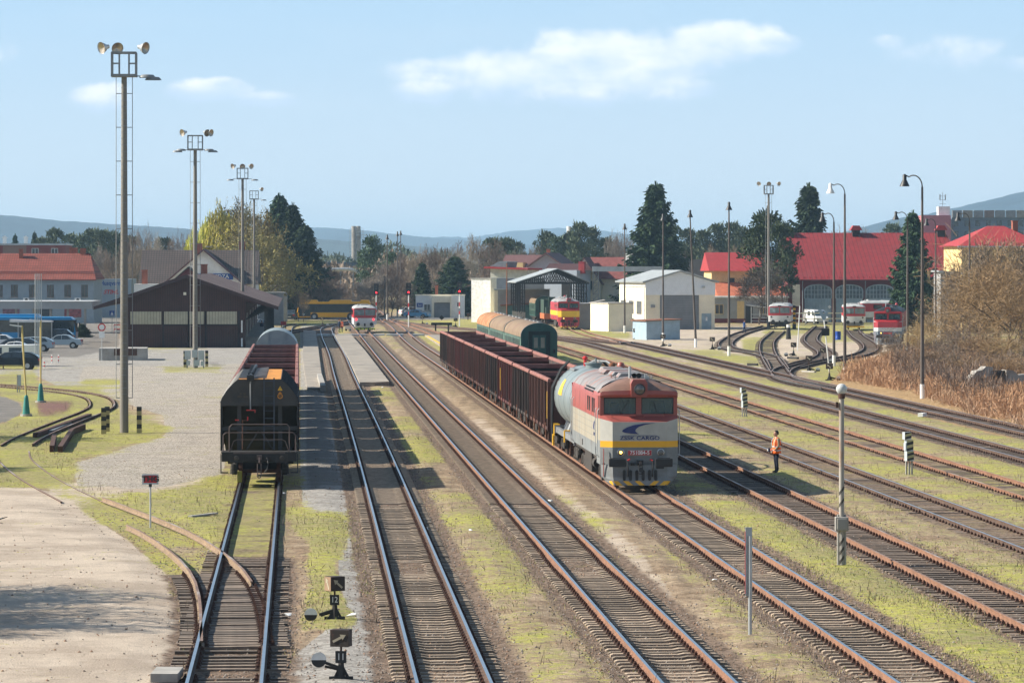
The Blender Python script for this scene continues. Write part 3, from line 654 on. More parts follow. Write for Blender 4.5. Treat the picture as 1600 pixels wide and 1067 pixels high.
def make_locomotive(loc, rz, label='large grey and red diesel locomotive with a yellow band and ZSSK CARGO lettering', scheme=None):
    MTs = globals()['MT']; MT = dict(MTs); MT.update({k: MTs[v] for k, v in (scheme or {}).items()}); main = scheme is None
    e = empty('diesel_locomotive', loc, rz, label, 'locomotive')
    LN = 15.4
    def ring(y, w=1.0, zsill=1.18, rise=0, hw=1.48):
        p = [(hw, zsill), (hw, 1.66), (hw, 2.63), (hw - .01, 3.45), (hw - .06, 3.62), (hw - .24, 3.86), (hw - .55, 4.04), (hw - .95, 4.15), (0, 4.22)]
        q = [(x * w, y, z + (rise if z > 3.5 else 0)) for x, z in p]
        return [(-a, b, c) for a, b, c in q] + [(a, b, c) for a, b, c in q[::-1][1:]]
    # faces between ring points from -x sill upwards: skirt, cream, red, brow ...
    mats_side = [3, 0, 1, 1, 4, 4, 4, 4, 4, 4, 4, 4, 1, 1, 0, 3]
    m = MB(); m.loft([ring(2.0), ring(LN)], 4, False, (False, False), mats_side)
    m.box(-1.48, 1.48, LN - .02, LN, 1.18, 3.6, 1)
    body = m.build('body', [MT['loco_cream'], MT['loco_red'], MT['loco_grey'], MT['loco_skirt'], MT['loco_roof']], e, 35)
    # cab front
    c = MB(); N0 = .32
    def prof(z, cy, sy, hw=1.48, fl=1.03): return [(-hw, sy, z), (-fl, cy, z), (fl, cy, z), (hw, sy, z)]
    rows = [(prof(.94, .12, .42), 3), (prof(1.60, .05, .38), 3), (prof(1.84, .03, .36), 5), (prof(2.56, .03, .36), 2), ]
    # corner of the cream nose rises at the sides
    top = [(-1.48, .38, 2.68), (-1.03, .05, 2.56), (1.03, .05, 2.56), (1.48, .38, 2.68)]
    P = [prof(.94, .12, .42), prof(1.60, .05, .38), prof(1.84, .03, .36), top,
         [(-1.48, .55, 2.80), (-1.30, .46, 2.80), (1.30, .46, 2.80), (1.48, .55, 2.80)]]
    cols = [3, 5, 2, 1]
    for a, b2, mi in zip(P[:-1], P[1:], cols):
        for j in range(3): c.quad(a[j], a[j + 1], b2[j + 1], b2[j], mi)
    # sides of the cab back to the body, with cab side windows left as separate panes
    for s in (-1, 1):
        pts = [(s * 1.48, .42, .94), (s * 1.48, .38, 1.60), (s * 1.48, 2.0, 1.60), (s * 1.48, 2.0, .94)]; c.quad(*pts, 3)
        c.quad((s * 1.48, .38, 1.6), (s * 1.48, .36, 1.84), (s * 1.48, 2.0, 1.84), (s * 1.48, 2.0, 1.6), 3)
        c.quad((s * 1.48, .36, 1.84), (s * 1.48, .38, 2.68), (s * 1.48, 2.0, 2.64), (s * 1.48, 2.0, 1.84), 0)
        c.quad((s * 1.48, .38, 2.68), (s * 1.48, .55, 2.80), (s * 1.48, 2.0, 2.80), (s * 1.48, 2.0, 2.64), 1)
        c.quad((s * 1.48, .55, 2.8), (s * 1.47, .62, 3.52), (s * 1.47, .78, 3.52), (s * 1.48, .72, 2.8), 1)
        c.quad((s * 1.48, 1.25, 2.8), (s * 1.47, 1.25, 3.52), (s * 1.47, 2.0, 3.52), (s * 1.48, 2.0, 2.8), 1)
        c.quad((s * 1.47, .62, 3.52), (s * 1.47, 2.0, 3.52), (s * 1.42, 2.0, 3.64), (s * 1.45, .3, 3.66), 1)
        # window pillars
        c.box(s * 1.47, s * 1.33, .50, .62, 2.8, 3.52, 1)
    c.box(-.10, .10, .49, .60, 2.8, 3.52, 1)
    c.box(-1.34, 1.34, .50, .60, 2.78, 2.84, 1); c.box(-1.34, 1.34, .52, .64, 3.46, 3.54, 1)
    cabf = c.build('cab', [MT['loco_cream'], MT['loco_red'], MT['loco_grey'], MT['loco_skirt'], MT['loco_roof'], MT['loco_yellow']], e, 20)
    # brow and domed cab roof
    r = MB()
    xs = [-1.47, -1.40, -1.1, -.7, -.35, 0, .35, .7, 1.1, 1.40, 1.47]
    def row(y, z0, dz, ins=0): return [(x * (1 - ins), y + .10 * (x / 1.47) ** 2, z0 + dz * (1 - (x / 1.47) ** 2) - (.05 if abs(x) > 1.42 else 0)) for x in xs]
    R_ = [row(.30, 3.50, .0), row(.22, 3.56, .03), row(.24, 3.70, .05), row(.50, 3.76, .20), row(1.1, 3.74, .42), row(2.0, 3.64, .58)]
    r.loft(R_, 1, False, (False, False)); nn = len(xs) - 1
    for i in range(len(R_) - 1):
        for j in range(nn): r.m[i * nn + j] = 0 if i < 2 else 1
    r.loft([row(.30, 3.50, .0), [(x, .62, 3.50) for x in xs]], 0, False, (False, False))
    cr = r.build('cab_roof', [MT['loco_red'], MT['loco_cab_roof']], e, 40)
    # headlamp housing
    h = MB(); h.prism([(-.32, 3.52), (.30, 3.52), (.30, 4.02), (.22, 4.16), (-.24, 4.16), (-.32, 4.02)], .10, .5, 0)
    h.loft([[(-.32, .5, 3.6), (-.32, .5, 4.02), (-.24, .5, 4.16), (.22, .5, 4.16), (.30, .5, 4.02), (.30, .5, 3.6)], [(-.55, 2.2, 4.0), (-.5, 2.2, 4.12), (-.3, 2.2, 4.2), (.3, 2.2, 4.2), (.5, 2.2, 4.12), (.55, 2.2, 4.0)]], 1, False, (False, False))
    hh = h.build('headlamp_housing', [MT['loco_red'], MT['loco_cab_roof']], e)
    l = MB(); l.lathe([(.215, .10), (.215, .02), (.20, -.02), (.18, .0)], 24, 0, (0, .0, 3.79), 'y'); l.lathe([(.18, .0), (.12, -.03), (0, -.045)], 24, 1, (0, .0, 3.79), 'y')
    l.build('headlamp', [MT['black_paint'], MT['lamp_lens']], hh, 40)
    for x, mt in ((-.72, 'lamp_lit'), (.80, 'lamp_lens')):
        l = MB(); l.lathe([(.14, .06), (.14, -.03), (.11, -.04), (.11, -.02)], 20, 0, (x, .06, 1.41), 'y'); l.lathe([(.11, -.02), (0, -.035)], 20, 2, (x, .06, 1.41), 'y')
        if x < 0: l.lathe([(.055, -.036), (0, -.05)], 12, 1, (x, .06, 1.41), 'y')
        l.build('marker_lamp', [MT['chrome'], MT[mt], MT['lamp_lens']], e, 40)['label'] = 'lit amber marker lamp' if x < 0 else 'unlit marker lamp'
    # windscreens and cab inside
    for x0, x1 in ((-1.33, -.10), (.10, 1.33)):
        w = MB(); w.box(x0, x1, .535, .55, 2.84, 3.46); ws = w.build('windscreen', MT['windscreen'], e)
        w = MB()
        for a, b2 in (((x0, 2.84), (x1, 2.87)), ((x0, 3.43), (x1, 3.46)), ((x0, 2.84), (x0 + .03, 3.46)), ((x1 - .03, 2.84), (x1, 3.46))): w.box(a[0], b2[0], .51, .535, a[1], b2[1])
        w.build('rubber_seal', MT['black_paint'], ws)
        xm = x0 + .62 if x0 < 0 else x0 + .62
        w = MB(); w.bar((xm, .49, 2.86), (xm + (.32 if x0 < 0 else -.18), .49, 3.32), .022); w.build('wiper', MT['black_paint'], ws)
    w = MB(); w.box(-1.38, 1.38, .56, 2.4, 2.0, 2.3); w.box(-1.40, 1.40, 2.3, 2.4, 2.3, 3.5); w.box(-1.3, 1.3, .60, 1.0, 2.3, 2.80)
    w.build('cab_interior', MT['cab_inside'], e)
    w = MB(); w.box(-1.05, -.62, 1.3, 1.75, 2.3, 2.72); w.box(-1.02, -.65, 1.6, 1.78, 2.7, 3.20); w.box(-.98, -.70, 1.62, 1.76, 3.2, 3.28); w.box(-.50, -.2, 1.9, 2.1, 2.3, 3.35); w.box(.55, 1.1, 1.5, 1.9, 2.3, 3.3)
    w.build('driver_seat', MT['seat_blue'], e, bevel=.05)
    for s in (-1, 1):
        w = MB(); w.box(s * 1.45, s * 1.465, .74, 1.23, 2.84, 3.48); w.build('side_window', MT['glass_dark'], e)
    # handrail under the windscreens
    w = MB()
    for x0, x1 in ((-1.05, -.15), (.2, .95)):
        w.tube([(x0, .40, 2.72), (x0, .16, 2.80), (x1, .16, 2.80), (x1, .40, 2.72)], .013)
    w.tube([(-1.36, .20, .5), (-1.36, .16, 1.55)], .02); w.build('handrail', MT['loco_red'], e)
    for s in (-1, 1):
        for y in (.62, 1.72, LN - 1.6, LN - .5):
            w = MB(); w.tube([(s * 1.50, y, 1.2), (s * 1.56, y, 1.3), (s * 1.56, y, 2.95), (s * 1.50, y, 3.05)], .02); w.build('door_handrail', MT['galvanised'], e)
        # doors, vertical vent windows, louvres
        w = MB(); w.box(s * 1.475, s * 1.488, 1.32, 1.70, 1.25, 3.4); w.build('cab_door', MT['loco_cream'], e) if False else None
        for y in (3.1, 3.9, 5.4, 6.3):
            w = MB(); w.box(s * 1.470, s * 1.492, y, y + .42, 2.80, 3.36); w.build('engine_room_window', MT['glass_dark'], e)
        w = MB()
        for k in range(2):
            for j in range(7): w.box(s * (1.445 - .07 * k), s * (1.475 - .07 * k), 4.2 + j * .62, 4.7 + j * .62, 3.56 + k * .1, 3.62 + k * .1)
        w.build('roof_louvres', MT['black_paint'], e)
        w = MB()
        for y in (4.6, 7.8, 10.9, 13.4): w.box(s * 1.478, s * 1.484, y, y + .02, 1.2, 3.4)
        for z in (1.66, 1.9, 2.15, 2.4, 2.63): w.box(s * 1.478, s * 1.483, 2.2, LN - .2, z, z + .012)
        w.build('panel_seams', MT['loco_skirt'], e)
        for y in (2.3, 9.1): w = MB(); w.box(s * 1.47, s * 1.49, y, y + .35, 1.28, 1.52); w.build('side_vent', MT['black_paint'], e)
    # side logo
    if main: make_logo(e)
    if not main: w = MB(); w.box(-.46, .46, .035, .06, 1.285, 1.50); w.build('number_plate', MT['railcar_red'], e)
    # apron, stripes, slots
    a = MB(); a.loft([[(-1.46, .34, .94), (-1.03, .02, .94), (1.03, .02, .94), (1.46, .34, .94)], [(-1.44, .30, .50), (-1.02, -.04, .50), (1.02, -.04, .50), (1.44, .30, .50)], [(-1.30, .24, .34), (-1.0, -.08, .34), (1.0, -.08, .34), (1.30, .24, .34)], [(-1.12, .18, .17), (-.98, -.10, .17), (.98, -.10, .17), (1.12, .18, .17)]], 0, False, (False, False))
    a.box(-1.4, 1.4, .3, .6, .5, 1.0)
    ap = a.build('snow_apron', MT['loco_skirt'], e)
    a = MB()
    a.quad((-1.24, -.10 + .12, .34), (1.0, -.085, .34), (.98, -.106, .17), (-.98, -.106, .17), 0) if False else None
    a.quad((-1.0, -.085, .34), (1.0, -.085, .34), (.98, -.105, .17), (-.98, -.105, .17), 0)
    for k, x in enumerate((-.96, -.56, -.12, .28, .66)):
        d = .18 if k < 3 else -.18
        if k >= 3: x += .16
        a.quad((x - d / 2, -.090, .335), (x - d / 2 + .21, -.090, .335), (x + d / 2 + .21, -.110, .175), (x + d / 2, -.110, .175), 1)
    for s in (-1,):
        a.quad((-1.26, .215, .335), (-1.06, -.03, .335), (-1.0, -.10, .175), (-1.1, .16, .175), 1); a.quad((1.02, -.07, .335), (1.2, .15, .335), (1.06, .05, .175), (.98, -.10, .175), 1)
    a.build('warning_stripes', [MT['loco_skirt'], MT['loco_yellow']], ap)
    a = MB()
    for x in (-.60, -.36, -.12, .12, .36, .60):
        a = MB(); a.cyl((x, -.10, .40), (x, -.03, .40), .055, 10); a.cyl((x, -.085, .70), (x, -.01, .70), .055, 10); a.box(x - .055, x + .055, -.095, -.02, .40, .70)
        a.build('apron_slot', MT['black_paint'], ap)
    buffer_pair(e, .1, -.45, 1.05, 'black_paint', True)
    for s in (-1, 1): m = MB(); m.box(s * .88 - .33, s * .88 + .33, -.44, -.36, .88, 1.20); m.build('buffer_plate', MT['black_paint'], e, bevel=.03)
    m = MB(); m.box(-.12, .12, -.12, .05, .92, 1.12); m.bar((0, -.15, 1.05), (0, -.35, .95), .08); m.tube([(-.06, -.36, .95), (-.07, -.40, .62), (.07, -.40, .62), (.06, -.36, .95)], .022, 6); m.box(-.05, .05, -.4, -.3, .70, .85)
    m.build('screw_coupling', MT['black_paint'], e)
    for s in (-1, 1):
        m = MB(); m.tube([(s * .48, -.02, 1.14), (s * .48, -.14, 1.08), (s * .47, -.2, .8), (s * .46, -.12, .5)], .028, 8); hs = m.build('brake_hose', MT['black_paint'], e)
        m = MB(); m.tube([(s * .38, -.06, 1.16), (s * .48, -.12, 1.1)], .03, 6); m.build('hose_tap', MT['red_paint'], hs)
    m = MB(); m.box(-.35, -.2, -.03, .03, .92, 1.02); m.box(.62, .92, .0, .05, .78, .88); m.build('socket', MT['black_paint'], e)
    # roof details
    m = MB(); m.cyl((-.25, 1.55, 4.1), (-.25, 1.55, 4.62), .05, 8); m.build('exhaust_stub', MT['galvanised'], e)
    for x in (-.12, .06): m = MB(); m.lathe([(.03, .45), (.035, .1), (.10, 0), (.09, .01), (.0, .1)], 12, 0, (x, 1.05, 4.28), 'y'); m.cyl((x, 1.4, 4.1), (x, 1.4, 4.28), .02, 6); m.build('horn', MT['black_paint'], e, 40)
    m = MB(); m.box(.3, .36, 1.2, 1.35, 4.1, 4.35); m.box(.18, .5, 1.5, 1.7, 4.12, 4.24); m.build('roof_bracket', MT['galvanised'], e)
    for y, w2, l2 in ((3.2, .55, 1.3), (5.4, .62, 2.2), (8.6, .7, 2.6), (12.2, .5, 1.6)):
        m = MB(); m.prism([(-w2, 4.16), (w2, 4.16), (w2 * .8, 4.30), (-w2 * .8, 4.30)], y, y + l2); m.build('roof_hatch', MT['loco_roof'], e)
    m = MB()
    for y in (2.0, 4.1, 7.9, 11.4, 14.6):
        rr = ring(y, 1.006); m.loft([rr[3:-3], [(a, y + .06, c + .004) for a, _, c in ring(y, 1.006)[3:-3]]], 0, False, (False, False))
    m.build('roof_seam', MT['black_paint'], e)
    for s in (-1, 1):
        for y in (2.6, 4.5): m = MB(); m.tube([(s * .7, y, 4.1), (s * .7, y, 4.22), (s * .7, y + .35, 4.22), (s * .7, y + .35, 4.1)], .02); m.build('roof_handle', MT['loco_roof'], e)
    m = MB(); m.cyl((.45, 13.9, 4.1), (.45, 13.9, 4.35), .16, 12); m.lathe([(.16, 4.35), (.12, 4.45), (0, 4.5)], 12, 0, (.45, 13.9, 0)); m.build('roof_lamp', MT['loco_red'], e, 40)
    # underneath
    m = MB(); m.box(-1.3, 1.3, .6, LN, .98, 1.2); m.build('underframe', MT['undercarriage'], e)
    for s in (-1, 1):
        m = MB(); m.box(s * 1.38, s * .9, 6.0, 9.4, .35, 1.15); m.build('fuel_tank', MT['undercarriage'], e, bevel=.04)
        m = MB(); m.box(s * 1.36, s * 1.1, 1.0, 1.6, .3, 1.15); m.build('step_box', MT['undercarriage'], e)
        m = MB(); m.cyl((s * 1.15, 5.0, .75), (s * 1.15, 5.95, .75), .22, 12); m.build('air_tank', MT['undercarriage'], e)
    bogie(e, 3.1, 2.4, 1.12, r=.5); bogie(e, LN - 3.1, 2.4, 1.12, r=.5)
    return e
Y_LOCO = 145.3
make_locomotive(trk(12.93, Y_LOCO), YAW)

# ---- cement tank wagon behind the locomotive
def make_tank(loc, rz):
    e = empty('tank_wagon', loc, rz, 'pale grey drum shaped tank wagon between the diesel locomotive and the open wagons', 'tank wagon')
    cz = 2.62; r = 1.40
    m = MB(); prof = [(0, -.9)] + [(r * math.sin(R(a)), -.0 - .85 * math.cos(R(a)) + 0) for a in range(12, 91, 13)] + [(r, 9.6)] + [(r * math.cos(R(a)), 9.6 + .85 * math.sin(R(a))) for a in range(12, 91, 13)]
    m.lathe([(rr, y + 1.7) for rr, y in prof], 40, 0, (0, 0, cz), 'y'); t = m.build('tank', MT['tank_grey'], e, 50)
    for y in (1.75, 5.0, 8.3, 11.2):
        m = MB(); m.lathe([(r - .01, y), (r + .012, y + .01), (r + .012, y + .06), (r - .01, y + .07)], 40, 0, (0, 0, cz), 'y'); m.build('tank_band', MT['tank_grey'], t)
    m = MB(); m.box(-.30, .36, 4.6, 5.6, 0, .01)
    # yellow mark
    m = MB()
    for k in range(6):
        a0 = R(188 - 15 * 1 - k * 5); a1 = R(188 - 15 - (k + 1) * 5)
        y0 = 6.6 + .12 * k; y1 = 8.8 - .1 * k
        m.quad((math.cos(a0) * (r + .012), y0, cz + math.sin(a0) * (r + .012)), (math.cos(a1) * (r + .012), y0 + .2, cz + math.sin(a1) * (r + .012)), (math.cos(a1) * (r + .012), y1, cz + math.sin(a1) * (r + .012)), (math.cos(a0) * (r + .012), y1, cz + math.sin(a0) * (r + .012)))
    m.build('yellow_mark', MT['yellow_paint'], t)
    # end ladder following the drum and stays
    for s in (-1, 1):
        m = MB(); yy = 10.9
        pts = [(s * 1.50, yy, .6), (s * 1.52, yy, 1.9), (s * 1.50, yy, 3.0), (s * 1.1, yy, 3.85), (s * .75, yy, 4.2)]
        m.tube(pts, .05, 6); m.tube([(x * 1.0, yy + .45, z) for x, _, z in pts], .05, 6)
        for a, b in zip(pts[:-1], pts[1:]):
            for k in range(4):
                t_ = k / 4; x = a[0] + (b[0] - a[0]) * t_; z = a[2] + (b[2] - a[2]) * t_; m.cyl((x, yy, z), (x, yy + .45, z), .02, 5)
        m.build('ladder', MT['black_paint'], e)
    m = MB(); m.cyl((0, 6.5, cz + r - .05), (0, 6.5, cz + r + .16), .35, 18); m.cyl((0, 6.5, cz + r + .16), (0, 6.5, cz + r + .22), .40, 18); m.tube([(.1, 6.5, cz + r + .2), (.1, 6.5, cz + r + .42)], .05); m.build('manhole', MT['tank_grey'], t, 40)
    m = MB(); m.box(-.75, -.35, 7.8, 10.6, cz + r - .18, cz + r - .10); m.build('walkway', MT['steel_grey'], t)
    m = MB(); m.cyl((-.15, 9.4, cz + r), (-.15, 9.4, cz + r + .30), .07, 8); m.lathe([(.11, .30), (.12, .38), (.06, .44)], 10, 0, (-.15, 9.4, cz + r)); m.build('valve', MT['red_paint'], t)
    m = MB(); m.cyl((.55, 3.2, cz + r - .1), (.55, 3.2, cz + r + .2), .1, 8); m.lathe([(.12, 0), (.15, .08), (.12, .18), (0, .22)], 12, 0, (.55, 3.2, cz + r + .1)); m.build('valve', MT['rust'], t)
    m = MB(); m.tube([(-.1, 8.6, cz + r + .1), (.1, 7.4, cz + r + .28), (.5, 5.5, cz + r + .3), (.95, 3.6, cz + r - .05), (1.15, 2.6, cz + 1.0)], .045, 6); m.build('roof_pipe', MT['steel_grey'], t)
    m = MB(); m.box(-1.3, 1.3, .3, .5, .9, 1.25); m.box(-1.3, 1.3, 12.3, 12.5, .9, 1.25)
    for s in (-1, 1): m.box(s * 1.25, s * 1.1, .3, 12.5, .95, 1.2)
    for y in (2.2, 5.6, 9.2, 11.4):
        for s in (-1, 1): m.bar((s * .5, y, 1.1), (s * 1.2, y, 2.0), .12); m.cyl((s * .9, y - .5, 1.0), (s * .6, y - .5, 1.7), .18, 8)
    m.build('underframe', MT['steel_grey'], e)
    m = MB()
    for y in (9.9, 10.9, 3.3):
        m.tube([(-1.5, y, .9), (-1.5, y, 1.4), (-1.25, y, 1.4)], .035)
    m.box(-1.54, -1.46, 10.3, 10.6, .45, .95); m.build('valve_lever', MT['yellow_paint'], e)
    bogie(e, 2.4, 1.8); bogie(e, 10.6, 1.8); buffer_pair(e, .3, -.45); buffer_pair(e, 12.5, .45)
    return e
make_tank(trk(12.93, Y_LOCO + 16.3), YAW)

# ---- open wagons
def make_open_wagon(side, LN=14.2, rimm='wagon_rim', first=False):
    e = empty('open_wagon', (0, 0, 0)); Lb = LN - 1.0; y0 = .5; y1 = y0 + Lb; W = 1.42; zt = 3.2; zb = 1.02
    m = MB()
    for s in (-1, 1): m.box(s * W, s * (W - .05), y0, y1, zb, zt)
    m.build('side_wall', MT['wagon_dark' if side != 'wagon_dark' else 'wagon_rust'], e)
    m = MB()
    for s in (-1, 1):
        n = 18
        for k in range(n + 1):
            y = y0 + .05 + (Lb - .1) * k / n; w = .12 if k % 3 else .17
            m.box(s * W, s * (W + (.09 if k % 3 else .13)), y - w / 2, y + w / 2, zb - .1, zt - .02)
        m.box(s * W, s * (W + .09), y0, y1, zb - .06, zb + .08)
    m.build('side_post', MT[side], e)
    m = MB()
    for s in (-1, 1): m.prism([(s * (W - .07), zt - .02), (s * (W + .10), zt - .02), (s * (W + .12), zt + .06), (s * (W + .08), zt + .13), (s * (W - .05), zt + .13)], y0, y1)
    m.build('top_rail', MT[rimm], e)
    for y, d in ((y0, 1), (y1, -1)):
        m = MB(); m.box(-W, W, y, y + d * .06, zb, zt - .12); m.box(-W, W, y - d * .03, y + d * .12, zt - .14, zt + .06, 1)
        for x in (-1.36, -.9, -.45, 0, .45, .9, 1.36): m.box(x - .06, x + .06, y, y - d * .08, zb, zt)
        for z in (1.9, 2.55): m.box(-W, W, y, y - d * .07, z, z + .1)
        m.build('end_wall', [MT[side], MT[rimm]], e)
    m = MB(); m.box(-W, W, y0, y1, zb - .05, zb); m.box(-1.3, 1.3, y0, y0 + .25, .92, 1.25); m.box(-1.3, 1.3, y1 - .25, y1, .92, 1.25); m.box(-.35, .35, y0, y1, .85, 1.2)
    for s in (-1, 1): m.box(s * 1.1, s * 1.25, y0, y1, 1.0, 1.24)
    m.build('underframe', MT['undercarriage'], e)
    for s in (-1, 1):
        for y in (y0 + 2.1, y0 + Lb * .5, y1 - 3.2):
            m = MB(); m.prism([(s * 1.45, .55), (s * 1.50, .55), (s * 1.52, 1.25), (s * 1.46, 1.25)], y, y + .18); m.build('door_lever', MT['rust'], e)
    bogie(e, y0 + 2.2, 1.8, .95); bogie(e, y1 - 2.2, 1.8, .95)
    buffer_pair(e, y0, -.45, m='rust_dark'); buffer_pair(e, y1, .45, m='rust_dark')
    return e
m_ = lambda c: bpy.data.materials.new(c)
mat('lever_red', (.45, .06, .04), .7)
protoR = make_open_wagon('wagon_rust', 14.9); protoD = make_open_wagon('wagon_dark', 14.9); protoM = make_open_wagon('wagon_maroon', 14.9)
ORD = ['nearest', 'second', 'third', 'fourth', 'fifth', 'sixth', 'seventh', 'eighth', 'farthest']
kinds = ['R', 'D', 'M', 'D', 'R', 'R', 'M', 'R', 'D']; usedk = set()
for i, k in enumerate(kinds):
    p = {'R': protoR, 'D': protoD, 'M': protoM}[k]; o = p if k not in usedk else copy_tree(p); usedk.add(k)
    o.location = trk(12.93, 174.8 + 14.9 * i); o.rotation_euler = (0, 0, YAW)
    col = {'R': 'rusty brown', 'D': 'dark brown', 'M': 'maroon'}[k]
    lab = {0: f'{col} open goods wagon next to the pale grey tank wagon', 8: f'{col} open goods wagon at the far tail of the long train behind the locomotive'}.get(i, f'{col} open goods wagon, {ORD[i]} of the nine counted from the grey tank wagon')
    tag(o, lab, 'open wagon', 'open wagons in the train behind the diesel locomotive')
WG = [o for o in COL.objects if o.name.startswith('open_wagon')]
for o, y in ((protoR, .7), (protoM, 11.5)):
    m = MB(); m.box(-1.56, -1.53, y, y + .15, 1.5, 2.75); m.build('yellow_strip', MT['yellow_paint'], o)
protoL = make_open_wagon('wagon_rust', 12.6, 'wagon_rim')
for i in range(7):
    o = protoL if i == 0 else copy_tree(protoL); o.location = trk(-1.5, 167.8 + 12.6 * i); o.rotation_euler = (0, 0, YAW)
    tag(o, 'reddish open goods wagon directly behind the black hopper wagon' if i == 0 else ('reddish open goods wagon next to the grey curved covered wagon' if i == 6 else f'reddish open goods wagon, {ORD[i]} of the seven behind the black hopper wagon'), 'open wagon', 'open wagons behind the black hopper wagon')

# ---- black hopper wagon
def make_hopper(loc, rz):
    e = empty('hopper_wagon', loc, rz, 'black hopper wagon with an orange roof patch and end railing', 'hopper wagon')
    LN = 19.0; y0 = 1.5; y1 = LN - 2.6
    arc = [(1.53, 3.12), (1.45, 3.33), (1.26, 3.62), (1.04, 3.86), (.84, 4.03)]
    full = [(-x, z) for x, z in arc] + arc[::-1]
    m = MB(); m.prism(full + [(1.53, 3.0), (-1.53, 3.0)], y0, y1, 0); m.build('upper_body', MT['hopper_black'], e)
    m = MB(); m.loft([[(x, y, z) for x, z in [(-p[0] * 1.004, p[1] + .006) for p in arc]] for y in [y0 + k * (y1 - y0) / 12 for k in range(13)]], 0, False, (False, False)); m.loft([[(x, y, z) for x, z in [(p[0] * 1.004, p[1] + .006) for p in arc]] for y in [y0 + k * (y1 - y0) / 12 for k in range(13)]], 0, False, (False, False))
    m.build('curved_cover', mat('hopper_cover', (.055, .062, .066), .5, var=.2, scale=2), e, 40)
    for k in range(14):
        m = MB(); y = y0 + .05 + k * (y1 - y0 - .1) / 13
        for s in (-1, 1): m.tube([(s * (a[0] + .01), y, a[1] + .01) for a in arc], .018, 4)
        m.build('cover_rib', MT['black_paint'], e)
    # lower body: posts and inclined end sheet set back
    m = MB(); m.box(-1.53, 1.53, y0 - .02, y0 + .1, 3.0, 3.15, 1)
    for s in (-1, 1):
        m.box(s * 1.53, s * 1.49, y0, y1, 1.25, 3.0); m.box(s * 1.53, s * 1.45, y0, y0 + .12, 1.25, 3.0); m.box(s * .80 - .08, s * .80 + .08, y0 + .1, y0 + .25, 1.25, 3.0, 1)
    m.loft([[(-1.5, y0 + .3, 3.0), (1.5, y0 + .3, 3.0)], [(-1.4, y0 + 2.6, 1.3), (1.4, y0 + 2.6, 1.3)]], 0, False, (False, False))
    m.bar((0, y0 + .2, 2.1), (-.5, y0 + .2, 1.3), .06, .06, 1); m.bar((0, y0 + .2, 2.1), (.5, y0 + .2, 1.3), .06, .06, 1); m.box(-1.5, 1.5, y0 + .1, y0 + .22, 2.05, 2.2, 1)
    m.build('lower_body', [MT['soot'], MT['hopper_black']], e)
    m = MB(); m.box(.26, .82, y0 + .0, y1 - .3, 4.032, 4.05); m.box(-.82, .26, y0, y0 + .9, 4.032, 4.05); m.build('roof_patch', MT['hopper_orange'], e)
    m = MB(); m.box(-.82, .26, y0 + .9, y1 - .3, 4.032, 4.045)
    for k in range(14): m.bar((-.40, y0 + .8 + k * .93, 4.10), (.24, y0 + 1.4 + k * .93, 4.14), .06, .05, 1); m.bar((-.82, y0 + .8 + k * .93, 4.06), (-.45, y0 + .8 + k * .93, 4.08), .08, .04, 1)
    m.build('roof_rack', [MT['soot'], MT['steel_grey']], e)
    m = MB(); m.box(-.50, -.22, y0 - .16, y0 + .3, 3.96, 4.20); m.cyl((-.36, y0 + .2, 4.16), (-.30, y1 - .5, 4.20), .07, 8)
    for k in range(7): m.box(-.48, -.24, y0 + 1.6 + k * 1.9, y0 + 1.95 + k * 1.9, 4.08, 4.26)
    m.build('roof_gearbox', MT['black_paint'], e)
    m = MB(); m.cyl((-.36, y0 - .06, 2.85), (-.36, y0 - .06, 4.0), .028, 8)
    sh = m.build('crank_shaft', MT['steel_grey'], e)
    m = MB(); m.box(-.52, -.18, y0 - .10, y0 - .04, 2.82, 2.86); m.box(-.20, -.165, y0 - .10, y0 - .04, 2.74, 2.86); m.build('crank_handle', MT['red_paint'], sh)
    m = MB(); m.cyl((-.66, y0 - .5, 1.35), (-.66, y0 - .5, 2.48), .022, 8); m.box(-.68, -.46, y0 - .5, y0 - .46, 2.44, 2.47); h2 = m.build('brake_shaft', MT['rust_dark'], e)
    m = MB(); m.box(-.95, -.80, y0 - .52, y0 - .46, 2.45, 2.49); m.box(-.48, -.44, y0 - .52, y0 - .46, 2.45, 2.60); m.build('brake_handle', MT['red_paint'], h2)
    # ladder
    m = MB()
    for x in (.17, .56): m.bar((x, y0 - .12, 1.3), (x, y0 - .12, 4.10), .05)
    for k in range(9): m.cyl((.17, y0 - .12, 1.65 + k * .29), (.56, y0 - .12, 1.65 + k * .29), .016, 6)
    m.build('ladder', mat('ladder_steel', (.055, .065, .09), .4, .3), e)
    # railings
    def rail(x, zt, y): 
        return [(-x, y, 1.28), (-x, y, zt - .12), (-x + .1, y, zt), (x - .1, y, zt), (x, y, zt - .12), (x, y, 1.28)]
    mat('rail_brown', (.11, .08, .075), .5, .3)
    m = MB(); m.tube(rail(1.16, 2.33, .30), .024, 8); m.tube([(-1.14, .30, 1.28), (-1.0, .30, 1.68), (-.88, .30, 1.74), (.88, .30, 1.74), (1.0, .30, 1.68), (1.14, .30, 1.28)], .018, 6); m.build('end_railing', MT['rail_brown'], e, 40)
    m = MB(); m.tube([(-1.40, .55, 1.25), (-1.40, .55, 1.9), (-1.3, .55, 2.0), (1.3, .55, 2.0), (1.40, .55, 1.9), (1.40, .55, 1.25)], .022, 8); m.build('end_railing', MT['rail_brown'], e, 40)
    m = MB(); m.box(-1.48, 1.48, .12, 1.6, 1.22, 1.27); m.box(-1.45, 1.45, .12, .3, .90, 1.22); m.box(-1.0, 1.0, .1, .14, 1.20, 1.27, 1)
